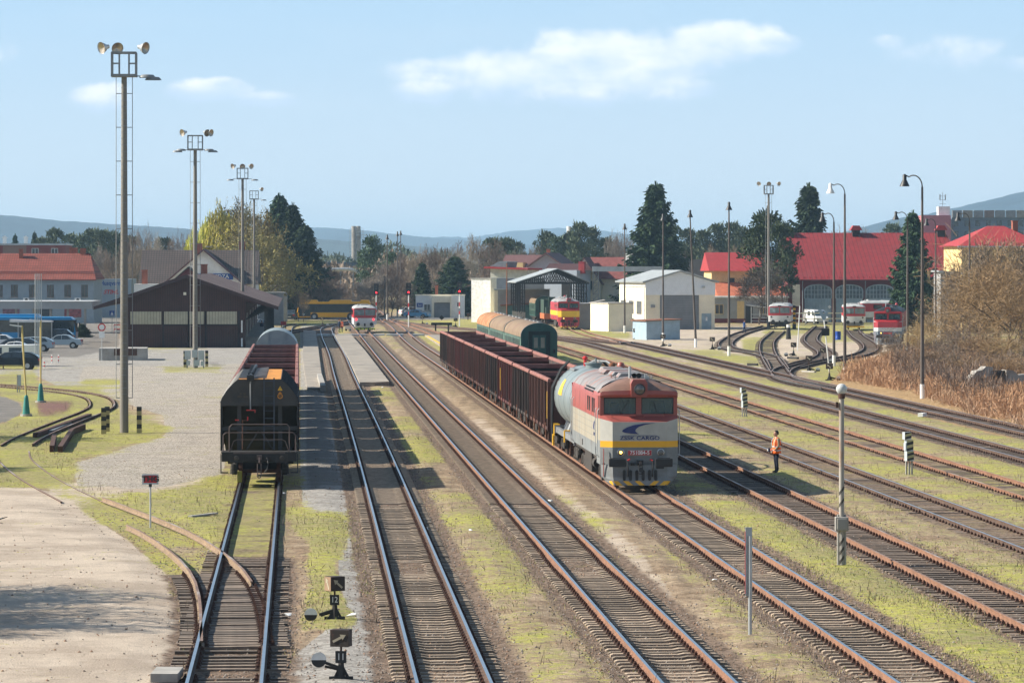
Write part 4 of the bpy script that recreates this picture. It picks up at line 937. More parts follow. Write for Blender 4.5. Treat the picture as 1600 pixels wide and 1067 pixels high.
    for s in (-1, 1): m.box(s * 1.12, s * 1.25, .3, LN, 1.0, 1.22); m.box(s * 1.50, s * 1.46, .15, .2, .45, 1.2); m.box(s * 1.50, s * 1.2, .1, .2, .45, .5)
    m.box(-.5, .5, .08, .14, .98, 1.1); m.build('platform', [MT['soot'], MT['rail_brown']], e)
    buffer_pair(e, .12, -.5, 1.06, 'soot', True)
    for s in (-1, 1): m = MB(); m.lathe([(.10, 0), (.08, -.02), (0, -.03)], 16, 0, (s * .875, -.425, 1.06), 'y'); m.build('buffer_centre', MT['undercarriage'], e)
    m = MB(); m.box(-.1, .1, -.05, .12, .98, 1.15); m.bar((0, -.05, 1.05), (0, -.25, .85), .07); m.tube([(-.07, -.26, .85), (-.07, -.30, .35), (0, -.30, .28), (.07, -.30, .35), (.07, -.26, .85)], .022, 6); m.box(-.09, .09, -.3, -.24, .5, .56)
    m.build('screw_coupling', MT['rail_brown'], e)
    m = MB(); m.tube([(.30, 0, 1.05), (.34, -.12, .85), (.30, -.14, .6), (.2, -.05, .5)], .025); m.build('brake_hose', MT['black_paint'], e)
    # funnels, springs
    for y in (y0 + 4.5, y0 + 9, y0 + 13):
        m = MB(); m.loft([[(-1.45, y - 2, 1.6), (1.45, y - 2, 1.6), (1.45, y + 2, 1.6), (-1.45, y + 2, 1.6)], [(-1.3, y - .7, .55), (1.3, y - .7, .55), (1.3, y + .7, .55), (-1.3, y + .7, .55)]], 0, True); m.build('discharge_funnel', MT['soot'], e)
    for s in (-1, 1):
        m = MB()
        for k in range(7): m.cyl((s * 1.0, .9, .40 + k * .055), (s * 1.0, .9, .44 + k * .055), .15 - .004 * k, 12)
        m.build('spring', MT['soot'], e)
    m = MB(); m.box(-.86, -.68, .55, .7, .08, .50); m.build('wheel_chock', mat('moss_yellow', (.20, .19, .03), .8, var=.3), e)
    bogie(e, 2.6, 1.8, .98, 'soot'); bogie(e, LN - 2.6, 1.8, .98, 'soot'); buffer_pair(e, LN - .3, .45)
    # warning labels
    m = MB(); m.prism([(.70, 3.60), (.89, 3.60), (.795, 3.78)], y0 - .012, y0 - .004, 0); m.build('warning_triangle', MT['yellow_paint'], e)
    m = MB(); m.prism([(.785, 3.63), (.805, 3.63), (.802, 3.72), (.788, 3.72)], y0 - .018, y0 - .012); m.build('warning_mark', MT['black_paint'], e)
    m = MB(); m.prism([(.71, 3.48), (.88, 3.48), (.795, 3.56)], y0 - .012, y0 - .004, 0); m.lathe([(.105, -.006), (.07, -.006)], 16, 0, (.795, y0 - .006, 3.38), 'y'); m.build('hazard_label', MT['hopper_orange'], e)
    text_obj('42', .09, MT['hopper_orange'], e, (.795, y0 - .012, 3.38))
    text_obj('31 56\n065 1024', .11, mat('faded_letters', (.12, .08, .05), .8), e, (-.66, y0 - .012, 3.42))
    return e
make_hopper(trk(-1.5, 148.4), YAW)

# ---- grey covered wagon closing the left train
def make_barrel(loc, rz):
    e = empty('covered_wagon', loc, rz, 'grey covered wagon with a round arched end, last in the hopper train', 'covered wagon')
    arc = [(1.45 * math.cos(R(a)), 2.85 + 1.35 * math.sin(R(a))) for a in range(0, 181, 12)]
    m = MB(); m.prism(arc + [(-1.45, 1.2), (1.45, 1.2)], .6, 13, 0); m.build('body', MT['tank_grey'], e, 30)
    m = MB(); m.prism([(x * .985, z * .995) for x, z in arc], .58, .60); 
    for x in (-.55, .55): m.box(x - .05, x + .05, .50, .6, 1.2, 4.0)
    m.build('end_post', mat('end_grey', (.28, .31, .33), .6, var=.1), e)
    m = MB(); m.box(-1.3, 1.3, .3, 13.2, .95, 1.2); m.build('underframe', MT['undercarriage'], e); bogie(e, 2.6); bogie(e, 11); buffer_pair(e, .3, -.4); buffer_pair(e, 13.2, .4)
make_barrel(trk(-1.45, 256.5), YAW)

# ---- green coaches
def make_coach(roofm, end=True):
    e = empty('passenger_coach', (0, 0, 0)); LN = 24.5
    arc = [(1.43 * math.cos(R(a)), 2.98 + 1.10 * math.sin(R(a)) ** .85) for a in range(0, 181, 9)]
    m = MB(); m.prism(arc, .25, LN - .25, 0); m.build('roof', MT[roofm], e, 30)
    m = MB(); m.loft([[(x * 1.012, y, z * 1.002 + .01) for x, z in arc] for y in (.2, .3)], 0, False, (True, True)); m.build('roof_edge', MT['galvanised'] if end else MT['coach_green'], e, 30)
    m = MB(); m.box(-1.42, 1.42, .25, LN - .25, 1.05, 2.98, 0); m.box(-1.424, 1.424, .26, LN - .26, 1.9, 2.9, 1)
    m.prism(arc, .18, .26, 0); m.build('body', [MT['coach_green'], MT['coach_green_pale']], e, 30)
    for s in (-1, 1):
        m = MB()
        for k in range(11): m.box(s * 1.427, s * 1.434, 2.2 + k * 1.95, 3.4 + k * 1.95, 2.05, 2.78)
        m.build('window_band', MT['glass_dark'], e)
        m = MB()
        for k in range(24): m.box(s * 1.426, s * 1.45, .8 + k * .98, .86 + k * .98, 1.2, 2.95)
        m.build('window_post', MT['coach_green_pale'], e)
    m = MB(); m.box(-.75, .75, .05, .18, 1.15, 3.35); m.box(-.85, -.75, 0, .18, 1.1, 3.4); m.box(.75, .85, 0, .18, 1.1, 3.4); m.box(-.85, .85, 0, .18, 3.35, 3.45); gw = m.build('gangway', mat('gangway_black', (.015, .03, .03), .8), e)
    for s in (-1, 1):
        m = MB(); m.box(s * .02, s * .52, .02, .05, 1.15, 3.15); d = m.build('gangway_door', MT['coach_green'], gw)
        m = MB(); m.box(s * .12, s * .42, .005, .02, 2.15, 2.95); m.build('door_window', mat('dirty_glass', (.25, .24, .19), .3, var=.2), d)
        m = MB(); m.box(s * .04, s * .06, -.02, .02, 2.0, 2.3); m.build('door_handle', MT['coach_green_pale'], d)
    for s in (-1, 1): m = MB(); m.box(s * 1.25, s * 1.10, .12, .19, 1.75, 2.05); m.build('tail_lamp', MT['black_paint'], e)
    m = MB(); m.box(-1.3, 1.3, .2, LN - .2, .85, 1.06)
    for y in (9, 12, 15): m.box(-1.2, 1.2, y - 1, y + 1, .5, .9)
    m.build('underframe', MT['undercarriage'], e); bogie(e, 3.2, 2.4); bogie(e, LN - 3.2, 2.4); buffer_pair(e, .2, -.4); buffer_pair(e, LN - .2, .4)
    m = MB()
    for y in (4, 9, 14, 20): m.cyl((.2, y, 4.0), (.2, y, 4.18), .16, 10)
    m.build('roof_vent', MT['galvanised'], e)
    return e
c1 = make_coach('coach_roof'); c2 = copy_tree(c1); c3 = make_coach('coach_roof_orange')
cy = [298.5, 323.3, 348.1]
for o, y, lab in zip((c1, c2, c3), cy, ('green passenger coach with a brown roof and closed gangway doors facing the open wagons', 'green passenger coach in the middle of the three beside the open wagons', 'green passenger coach with an orange rusted roof, farthest of the three')):
    L = 18.75; o.location = trk(L, y); o.rotation_euler = (0, 0, YAW); tag(o, lab, 'coach', 'green coaches parked beside the open wagons')
# ------------------------------------------------------------------ more vehicles
mat('brand_red', (.40, .035, .05), .45, var=.1); mat('brand_yellow', (.80, .50, .02), .5, var=.05); mat('grey_roof', (.30, .30, .30), .6, var=.2, col2=(.20, .10, .08), c2amt=.4)
make_locomotive(at(889, 513.5, 0), .06, 'dark red diesel locomotive with a broad yellow band under the truss shed', {'loco_red': 'brand_red', 'loco_cream': 'brand_red', 'loco_grey': 'brand_red', 'loco_yellow': 'brand_yellow', 'loco_skirt': 'brand_red', 'loco_roof': 'grey_roof', 'loco_cab_roof': 'grey_roof'})
mat('skirt_blue', (.20, .24, .28), .6, var=.15)
make_locomotive(at(1387, 541, 0), -.135, 'red and white diesel locomotive half hidden by the dry reeds', {'loco_yellow': 'railcar_white', 'loco_red': 'railcar_red', 'loco_cream': 'railcar_white', 'loco_grey': 'railcar_white', 'loco_skirt': 'skirt_blue', 'loco_roof': 'black_paint', 'loco_cab_roof': 'black_paint'})
def bandfix(o, z0, z1, mt):
    m = MB(); m.box(-1.04, 1.04, .012, .03, z0, z1); m.build('front_band', MT[mt], o)
lo = [o for o in COL.objects if o.name.startswith('diesel_locomotive')]
bandfix(lo[1], 1.80, 2.42, 'brand_yellow'); bandfix(lo[2], 2.0, 2.6, 'brand_red')
for o, z0, z1, mt in ((lo[1], 1.80, 2.42, 'brand_yellow'), (lo[2], 2.0, 2.6, 'brand_red')):
    m = MB()
    for s in (-1, 1):
        m.quad((s * 1.495, .36, z0), (s * 1.495, .38, z1), (s * 1.495, 15.3, z1), (s * 1.495, 15.3, z0)); m.quad((s * 1.04, .022, z0), (s * 1.04, .022, z1), (s * 1.49, .355, z1), (s * 1.49, .355, z0))
    m.build('side_band', MT[mt], o)
def make_railcar(loc, rz, label, tail=False, skirt='steel_grey', under='yellow_paint', LN=13.9):
    e = empty('railcar', loc, rz, label, 'railcar')
    W = 1.52
    arc = [(-W, 3.02), (-W + .10, 3.2), (-1.1, 3.36), (-.5, 3.45), (0, 3.47), (.5, 3.45), (1.1, 3.36), (W - .10, 3.2), (W, 3.02)]
    def ring(y, k, dz=0): return [(x * k, y, 3.02 + (z - 3.02) * (1 - dz)) for x, z in arc]
    m = MB(); m.loft([ring(.25, .93, .75), ring(.6, .99, .35), ring(1.2, 1.0, 0), ring(LN, 1, 0)], 0, False, (True, True)); m.build('roof', MT['railcar_roof'], e, 40)
    plan = lambda z, k=1.0: [(-W * k, .55, z), (-W * .93 * k, .25, z), (-.6 * k, .10, z), (.6 * k, .10, z), (W * .93 * k, .25, z), (W * k, .55, z), (W * k, LN, z), (-W * k, LN, z)]
    m = MB(); m.loft([plan(.95), plan(1.80)], 0, True, (False, False)); m.loft([plan(1.80), plan(2.05)], 1, True, (False, False)); m.loft([plan(2.05), plan(3.03, .985)], 1, True, (False, True))
    m.build('body', [MT['railcar_white'], MT['railcar_red']], e, 25)
    for x0, x1 in ((-1.38, -.06), (.06, 1.38)):
        m = MB()
        def fy(x): return .10 + max(0, (abs(x) - .6)) * .19
        xm = .6 if x0 > 0 else -.6; m.loft([[(x, fy(x) - .025, z) for x in (x0, xm, x1)] for z in (2.14, 2.90)], 0, False, (False, False))
        m.build('windscreen', mat('railcar_glass', (.16, .21, .23), .12, var=.5, scale=1.3, spec=.9), e)
    for s in (-1, 1):
        for k in range(6): m = MB(); m.box(s * W, s * (W + .01), 2.0 + k * 1.95, 3.3 + k * 1.95, 2.2, 2.85); m.build('side_window', MT['glass_dark'], e)
        m = MB(); m.lathe([(.13, .12), (.13, .04), (0, .03)], 14, 0, (s * 1.12, .12, 1.62), 'y'); m.build('tail_lamp' if tail else 'headlamp', MT['lamp_red' if tail else 'lamp_lens'], e)
    m = MB(); m.box(-1.25, 1.25, .12, .5, .55, .97); m.box(-1.2, 1.2, .4, LN - .3, .6, .96); m.build('front_skirt', MT[skirt], e)
    m = MB(); m.box(-1.35, 1.35, -.05, .1, .28, .48)
    if under == 'lime':
        for k in range(5): m.box(-1.1 + k * .5, -.95 + k * .5, -.06, -.05, .28, .48, 1)
    m.build('rail_guard', [mat('lime', (.50, .62, .04), .5, var=.05) if under == 'lime' else MT[under], MT['black_paint']], e)
    buffer_pair(e, .12, -.4, 1.0)
    m = MB(); m.box(-.1, .1, -.2, .12, .75, 1.1); m.build('coupling', MT['black_paint'], e)
    for y in (3.2, LN - 3.2): m = MB(); wheelset(m, y, r=.42); m.build('wheelset', MT['rust_dark'], e)
    m = MB(); m.box(-.5, .5, 1.5, 3.0, 3.42, 3.6); m.box(-.9, -.5, 4, 4.8, 3.36, 3.52); m.build('roof_vent', MT['railcar_roof'], e)
    for x in (-.9, .7): m = MB(); m.cyl((x, .9, 3.3), (x, .9, 3.62), .05, 6); m.build('horn', MT['railcar_roof'], e)
    m = MB(); m.box(-.22, .22, .18, .4, 3.05, 3.2); m.build('destination_lamp', MT['glass_dark'], e)
    return e
make_railcar(at(570, 518.5, 0), YAW, 'red and white railcar with two lit red tail lamps and a lime guard', True, 'railcar_white', 'lime')
make_railcar(at(1218, 513.5, 0), -.10, 'red and grey railcar standing beside the dark bare tree', False, 'undercarriage', 'black_paint')
make_railcar(at(1335, 515, 0), -.07, 'white railcar with a yellow guard in front of the engine shed doors', False, 'steel_grey', 'yellow_paint')
o = make_railcar(atY(1340, 575, 0), R(-78), 'red and white railcar standing sideways before the red engine shed', False, 'steel_grey', 'black_paint', 15)

def wheel(parent, x, y, r, s, alloy=True):
    m = MB(); m.cyl((x, y, r), (x + s * .2, y, r), r, 20); w = m.build('wheel', MT['tyre'], parent, 40)
    m = MB(); m.cyl((x + s * .195, y, r), (x + s * .21, y, r), r * .62, 14); m.build('rim', MT['galvanised' if alloy else 'steel_grey'], w)
def make_car(kind, paint, loc, rz, label, group=None, name='parked_car', cat='car'):
    """local frame: x across, y along with the front at -y"""
    e = empty(name, loc, rz, label, cat, group)
    P = {'sedan': dict(L=4.4, W=.86, H=1.45, r=.31, prof=[(-2.2, .35), (-2.2, .62), (-2.05, .74), (-1.15, .92), (-.45, 1.38), (.15, 1.45), (.75, 1.40), (1.35, 1.02), (2.1, .95), (2.2, .75), (2.2, .35)], wins=[((-.98, .95), (-.42, 1.34), (.05, 1.40), (.05, .95)), ((.13, .95), (.13, 1.40), (.7, 1.35), (1.1, .98))]),
         'estate': dict(L=4.8, W=.90, H=1.5, r=.33, prof=[(-2.4, .35), (-2.4, .65), (-2.2, .78), (-1.25, .95), (-.5, 1.42), (.3, 1.50), (1.6, 1.44), (2.05, 1.25), (2.35, .95), (2.4, .65), (2.4, .35)], wins=[((-1.05, .98), (-.48, 1.38), (.1, 1.44), (.1, .98)), ((.18, .98), (.18, 1.44), (.95, 1.43), (.95, .98)), ((1.02, .98), (1.02, 1.43), (1.6, 1.36), (1.9, 1.02))]),
         'suv': dict(L=4.5, W=.92, H=1.68, r=.36, prof=[(-2.25, .4), (-2.25, .8), (-2.05, .95), (-1.2, 1.08), (-.6, 1.58), (.2, 1.68), (1.5, 1.62), (2.05, 1.15), (2.25, .95), (2.25, .4)], wins=[((-1.0, 1.1), (-.55, 1.52), (.1, 1.6), (.1, 1.1)), ((.18, 1.1), (.18, 1.6), (1.0, 1.58), (1.0, 1.1)), ((1.07, 1.1), (1.07, 1.56), (1.45, 1.53), (1.75, 1.15))]),
         'van': dict(L=5.3, W=.98, H=2.2, r=.35, prof=[(-2.65, .4), (-2.65, .85), (-2.4, 1.05), (-1.9, 1.2), (-1.3, 1.95), (-1.0, 2.15), (2.55, 2.2), (2.65, 2.05), (2.65, .4)], wins=[((-1.75, 1.25), (-1.2, 1.9), (-.6, 1.92), (-.6, 1.25)), ((.0, 1.3), (.0, 1.9), (1.1, 1.9), (1.1, 1.3))])}[kind]
    W = P['W']; pr = P['prof']; zs = .95 if kind != 'van' else 1.2
    m = MB(); k = lambda z: 1 - max(0, z - zs) * (.28 if kind != 'van' else .10)
    a = [(-W * k(z), y, z) for y, z in pr]; b = [(W * k(z), y, z) for y, z in pr]
    m.loft([a, b], 0, True, (True, True)); body = m.build('body', MT[paint], e, 30, bevel=.04)
    for s in (-1, 1):
        for w in P['wins']:
            m = MB(); m.add([(s * (W * k(z) + .006), y, z) for y, z in w], [tuple(range(len(w)))]); m.build('side_window', MT['glass_dark'], e)
        for y in (-P['L'] * .31, P['L'] * .30):
            m = MB(); m.cyl((s * (W - .02), y, P['r']), (s * (W + .004), y, P['r']), P['r'] + .07, 20); m.build('wheel_arch', MT['black_paint'], e); wheel(e, s * (W - .17), y, P['r'], s)
        m = MB(); y1 = P['L'] / 2; m.box(s * W * .98, s * (W * .62), y1 - .12, y1 + .012, .72, .92); m.build('tail_light', MT['red_paint'], e)
        m = MB(); m.box(s * W * .98, s * (W * .6), -y1 - .012, -y1 + .15, .6, .76); m.build('headlight', MT['chrome'], e)
        m = MB(); m.box(s * W, s * (W + .16), -.85 if kind != 'van' else -1.5, -.7 if kind != 'van' else -1.4, zs, zs + .14); m.build('wing_mirror', MT[paint], e)
    # windscreen and rear window on the sloping parts of the profile
    segs = sorted([(i, pr[i + 1][1] - pr[i][1]) for i in range(len(pr) - 1)], key=lambda t: -t[1] if pr[t[0]][0] < 0 and pr[t[0]][1] > .8 else 9)
    i = segs[0][0]; (y0, z0), (y1, z1) = pr[i], pr[i + 1]; m = MB(); kk = .9
    m.quad((-W * k(z0) * kk, y0 - .01, z0 + .03), (W * k(z0) * kk, y0 - .01, z0 + .03), (W * k(z1) * kk, y1 - .012, z1), (-W * k(z1) * kk, y1 - .012, z1)); m.build('windscreen', MT['glass_blue'], e)
    j = max(range(len(pr) - 1), key=lambda t: (pr[t][1] - pr[t + 1][1]) if pr[t][0] > 0 and pr[t][1] > 1.2 else -9)
    (y0, z0), (y1, z1) = pr[j], pr[j + 1]; z1 = max(z1, zs + .1); m = MB()
    m.quad((-W * k(z0) * kk, y0 + .012, z0), (W * k(z0) * kk, y0 + .012, z0), (W * k(z1) * kk, y1 + .012, z1), (-W * k(z1) * kk, y1 + .012, z1)); m.build('rear_window', MT['glass_dark'], e)
    m = MB(); m.box(-.26, .26, P['L'] / 2 + .0, P['L'] / 2 + .02, .5, .61); m.build('licence_plate', MT['white_paint'], e)
    return e
for n, c in (('car_silver', (.34, .40, .44)), ('car_black', (.012, .014, .018)), ('car_white', (.78, .78, .78)), ('car_navy', (.015, .025, .05)), ('car_grey', (.07, .085, .10)), ('car_blue', (.10, .30, .50)), ('bus_blue', (.015, .24, .52)), ('bus_yellow', (.85, .42, .01))): mat(n, c, .3, .25 if 'white' not in n and 'bus' not in n else 0, var=.03)
LFT = R(-90); RGT = R(90)
make_car('sedan', 'car_silver', at(96, 544), LFT, 'silver blue saloon car parked on its own facing left')
make_car('estate', 'car_black', at(18, 577), LFT, 'black estate car with alloy wheels nearest the striped bollards')
make_car('van', 'car_white', at(16, 572), LFT, 'white van parked behind the black estate car', cat='van', name='parked_van').scale = (1, 1, .86)
make_car('sedan', 'car_white', at(22, 557), LFT, 'white hatchback showing its roof behind the white van', 'cars in the left car park')
make_car('estate', 'car_grey', at(22, 551), LFT, 'grey estate car behind the white hatchback')
make_car('estate', 'car_silver', at(47, 549), LFT, 'pale grey estate car beside the flagpoles, behind the white van'); make_car('sedan', 'car_white', at(0, 544), LFT, 'white saloon car nearest the blue bus at the left edge'); make_car('suv', 'car_navy', at(84, 537), LFT, 'dark blue people carrier behind the silver blue saloon')
make_car('suv', 'car_grey', at(454, 500), R(178), 'dark grey car seen from behind, left of the yellow bus')
make_car('sedan', 'car_white', at(402, 515), R(150), 'white car under the goods shed eaves beside the people')
make_car('suv', 'car_white', at(644, 494), R(110), 'white car with red tail lights left of the signal cabin')
make_car('sedan', 'car_blue', at(652, 497), R(70), 'pale blue car tucked against the signal cabin wall')
make_car('estate', 'car_white', at(751, 494), R(60), 'white car between the signal cabin and the mottled white wall')
make_car('van', 'car_white', at(1275, 506), R(18), 'white van parked in front of the engine shed doors', cat='van', name='parked_van')

def make_bus(loc, rz, label, paint, roofpack, LN=12.0):
    e = empty('bus', loc, rz, label, 'bus'); W = 1.27
    m = MB(); pr = [(-LN / 2, .35), (-LN / 2 - .05, 1.2), (-LN / 2 + .25, 2.6), (-LN / 2 + .6, 2.9), (LN / 2 - .2, 2.95), (LN / 2, 2.7), (LN / 2, .35)]
    m.loft([[(-W, y, z) for y, z in pr], [(W, y, z) for y, z in pr]], 0, True, (True, True)); m.build('body', MT[paint], e, 25, bevel=.06)
    for s in (-1, 1):
        m = MB(); m.box(s * W, s * (W + .012), -LN / 2 + .15, LN / 2 - .4, 1.15, 2.55); m.build('window_band', MT['glass_dark'], e)
        m = MB(); m.box(s * W, s * (W + .013), -LN / 2 + .3, -LN / 2 + 2.2, .5, 1.15); m.build('door', MT['glass_dark'], e) if paint == 'bus_yellow' and s > 0 else None
        for y in (-LN / 2 + 2.8, LN / 2 - 3.2):
            m = MB(); m.cyl((s * (W - .02), y, .5), (s * (W + .01), y, .5), .62, 20); m.build('wheel_arch', MT['black_paint'], e); wheel(e, s * (W - .17), y, .48, s)
    m = MB(); m.quad((-W * .9, -LN / 2 - .06, 1.2), (W * .9, -LN / 2 - .06, 1.2), (W * .88, -LN / 2 + .2, 2.5), (-W * .88, -LN / 2 + .2, 2.5)); m.build('windscreen', MT['glass_dark'], e)
    m = MB()
    for a, b in roofpack: m.loft([[(-1.05, a, 2.9), (1.05, a, 2.9), (1.05, b, 2.9), (-1.05, b, 2.9)], [(-.98, a + .35, 3.22), (.98, a + .35, 3.22), (.98, b - .2, 3.22), (-.98, b - .2, 3.22)]], 0, True)
    m.build('roof_fairing', MT[paint], e)
    for x in (-W - .1, W + .1): m = MB(); m.box(x - .08, x + .08, -LN / 2 - .25, -LN / 2 - .1, 1.7, 2.2); m.build('mirror', MT['black_paint'], e)
    m = MB(); m.lathe([(.22, 0), (.14, 0)], 4, 0, (W + .02, -LN / 2 + 1.0, .85), 'x'); m.build('diamond_mark', MT['white_paint'], e)
    return e
make_bus(at(522, 499), LFT, 'yellow bus with dark windows crossing behind the railcar', 'bus_yellow', [(-5.6, -2.6), (-.9, 3.0), (4.2, 5.95)])
make_bus(atY(38, 440), RGT, 'bright blue bus standing at the bus station canopy', 'bus_blue', [(-2.0, 4.2)])
# wagons under the truss shed
o = copy_tree(c1); o.location = at(851, 505, 0); o.rotation_euler = (0, 0, .07); o.scale = (1, .5, 1)
tag(o, 'green coach with a cream roof half inside the truss shed', 'coach'); del o['group']
e = empty('works_wagon', at(863, 508, 0), .06, 'dark green machinery wagon with an orange frame beside the yellow banded locomotive', 'works wagon')
m = MB(); m.box(-1.2, 1.2, 0, 9, .9, 1.7); m.build('frame', mat('orange_frame', (.45, .12, .04), .7, var=.2), e)
m = MB(); m.box(-1.1, 1.1, 2, 9, 1.7, 3.7); m.box(-.9, .9, .3, 2, 1.7, 2.6); m.box(-.5, .5, .8, 1.4, 2.6, 4.1); m.build('machinery', mat('dark_green', (.03, .06, .045), .7), e); bogie(e, 1.5); bogie(e, 7.5)

# ------------------------------------------------------------------ buildings
def bldg(name, loc, rz, label, cat='building'): return empty(name, loc, rz, label, cat)
def windows(e, lst, y, frame='white_paint', glass='glass_dark', name='window', mull=True):
    """list of (x0,x1,z0,z1) on the front wall plane y"""
    for x0, x1, z0, z1 in lst:
        m = MB(); t = .07
        m.box(x0, x1, y - .05, y + .02, z0, z0 + t); m.box(x0, x1, y - .05, y + .02, z1 - t, z1); m.box(x0, x0 + t, y - .05, y + .02, z0 + t, z1 - t); m.box(x1 - t, x1, y - .05, y + .02, z0 + t, z1 - t)
        if mull: m.box((x0 + x1) / 2 - t / 2, (x0 + x1) / 2 + t / 2, y - .05, y + .02, z0 + t, z1 - t)
        w = m.build(name, MT[frame], e)
        m = MB(); m.box(x0 + t, x1 - t, y - .015, y + .0, z0 + t, z1 - t); m.build('pane', MT[glass], w)
        m = MB(); m.box(x0 - .08, x1 + .08, y - .12, y, z0 - .09, z0 - .005); m.build('sill', MT['concrete'], w)
def gable(e, x0, x1, y0, y1, zb, ze, zr, wall, roof, over=.4, th=.15, axis='y', eo=None):
    """gabled volume: ridge along axis"""
    m = MB()
    if axis == 'y': m.prism([(x0, zb), (x1, zb), (x1, ze), ((x0 + x1) / 2, zr), (x0, ze)], y0, y1)
    else: m.prism([(y0, zb), (y1, zb), (y1, ze), ((y0 + y1) / 2, zr), (y0, ze)], x0, x1, 0, 'x')
    w = m.build('wall', MT[wall], e); m = MB(); eo = over if eo is None else eo
    if axis == 'y':
        xm = (x0 + x1) / 2; sl = (zr - ze) / (xm - x0)
        for s, xe in ((-1, x0 - over), (1, x1 + over)):
            ez = ze - over * sl; m.prism([(xe, ez + .02), (xm, zr + .02), (xm, zr + th + .02), (xe, ez + th + .02)], y0 - eo, y1 + eo)
    else:
        ym = (y0 + y1) / 2; sl = (zr - ze) / (ym - y0)
        for s, ye in ((-1, y0 - over), (1, y1 + over)):
            ez = ze - over * sl; m.prism([(ye, ez + .02), (ym, zr + .02), (ym, zr + th + .02), (ye, ez + th + .02)], x0 - eo, x1 + eo, 0, 'x')
    return w, m.build('roof', MT[roof] if isinstance(roof, str) else roof, e)
def chimney(par, x, y, z0, z1, w=.7, mt='brick'):
    m = MB(); m.box(x - w / 2, x + w / 2, y - w / 2, y + w / 2, z0, z1); m.box(x - w / 2 - .06, x + w / 2 + .06, y - w / 2 - .06, y + w / 2 + .06, z1, z1 + .12); m.build('chimney', MT[mt], par)
stripe_mat('wood_boards', (.060, .024, .020), (.012, .008, .008), 4.0, 0, .85, .12, col2=(.06, .035, .03))
stripe_mat('roof_shed', (.105, .050, .040), (.05, .03, .025), 1.2, 1, .8, .1, col2=(.20, .14, .12))
stripe_mat('roof_brown_tiles', (.085, .062, .055), (.025, .02, .02), 2.6, 0, .8, .2, second=(2, 3.2))
stripe_mat('roof_orange_tiles', (.235, .055, .036), (.12, .03, .02), 2.6, 0, .8, .18, col2=(.30, .07, .05), second=(2, 2.6))
stripe_mat('roof_red_seams', (.235, .017, .019), (.10, .009, .010), 1.5, 0, .7, .12, col2=(.20, .03, .03), skew=.10)
stripe_mat('roof_grey_metal', (.36, .38, .38), (.24, .26, .26), 1.0, 1, .5, .06)
stripe_mat('door_grey', (.185, .195, .21), (.12, .13, .14), 3.0, 2, .6, .1)
stripe_mat('door_blue', (.27, .35, .40), (.17, .22, .26), 2.2, 0, .7, .06)
stripe_mat('translucent_panel', (.42, .39, .29), (.24, .22, .17), 3.2, 0, .6, .2)
mat('brick', (.30, .095, .055), .9, var=.25, scale=3); mat('shed_maroon', (.13, .022, .024), .85, var=.15)
mat('roof_plain_red', (.36, .035, .038), .7, var=.12); mat('roof_maroon', (.13, .060, .060), .8, var=.12); mat('roof_slate', (.17, .20, .22), .6, var=.2)
mat('lilac', (.47, .42, .46), .9, var=.06); mat('mottled_white', (.78, .78, .78), .95, var=.22, scale=2.2, bump=1., bscale=4); mat('shed_blue', (.30, .40, .47), .8, var=.12, col2=(.22, .25, .27), c2amt=.4)
mat('cladding_white', (.72, .75, .78), .6, var=.05); mat('window_brown', (.085, .04, .035), .6); mat('sign_blue', (.01, .06, .30), .5)

def LOC(px, Y): return atY(px, Y)
# goods shed
Y0 = 410; L0 = (291 - 800) / F * Y0 - TD * Y0
e = bldg('goods_shed', trk(L0, Y0, GZ), YAW, 'long dark brown timber goods shed with a low gable and pale panels over its doors', 'goods shed')
m = MB(); m.prism([(-6.7, 0), (6.3, 0), (6.3, 4.9), (9.4, 4.2), (0, 7.4), (-9.4, 4.2), (-6.7, 4.9)], 0, 118); m.build('wall', MT['wood_boards'], e)
m = MB()
for s in (-1, 1): m.prism([(s * 9.75, 4.12), (0, 7.52), (0, 7.75), (s * 9.8, 4.32)], -.8, 119)
rf = m.build('roof', MT['roof_shed'], e)
m = MB()
for s in (-1, 1): m.prism([(s * 9.82, 4.02), (0, 7.44), (0, 7.80), (s * 9.82, 4.38)], -.95, -.8)
m.build('barge_board', mat('barge', (.06, .03, .03), .8), rf)
for x0, x1 in ((-5.95, -2.65), (-2.35, .15), (.35, 1.9), (2.2, 5.4)):
    m = MB(); m.box(x0, x1, -.06, -.005, 2.5, 3.85); m.build('panel_window', MT['translucent_panel'], e)
for x0, x1 in ((-2.45, .25), (.25, 2.05), (2.1, 5.6)):
    m = MB()
    for a in (x0, x1): m.box(a - .06, a + .06, -.08, -.003, .05, 3.9)
    m.box(x0, x1, -.07, -.003, 2.35, 2.48); m.build('door_frame', mat('door_dark', (.018, .012, .014), .8), e)
m = MB(); m.box(-.3, .0, -.2, -.004, 5.6, 5.9); m.build('wall_lamp', MT['plaster_cream'], e)
m = MB(); m.box(5.85, 6.0, -.12, -.01, .1, 1.0); m.box(5.85, 6.0, -.12, -.01, 1.6, 2.9); m.build('notice_board', MT['white_paint'], e)
for k in range(9):
    y = 2 + k * 15; m = MB(); m.box(8.3, 8.6, y, y + .3, 0, 4.5); m.bar((6.3, y + .15, 3.0), (9.2, y + .15, 4.3), .18); m.build('canopy_post', MT['soot'], e)
for k in range(4):
    m = MB(); m.box(6.32, 6.4, 6 + k * 28, 10 + k * 28, 1.1, 3.6); m.build('side_door', MT['concrete'], e)
m = MB(); m.box(6.3, 8.0, 3, 117, 0, 1.05); m.build('loading_dock', MT['concrete'], e)

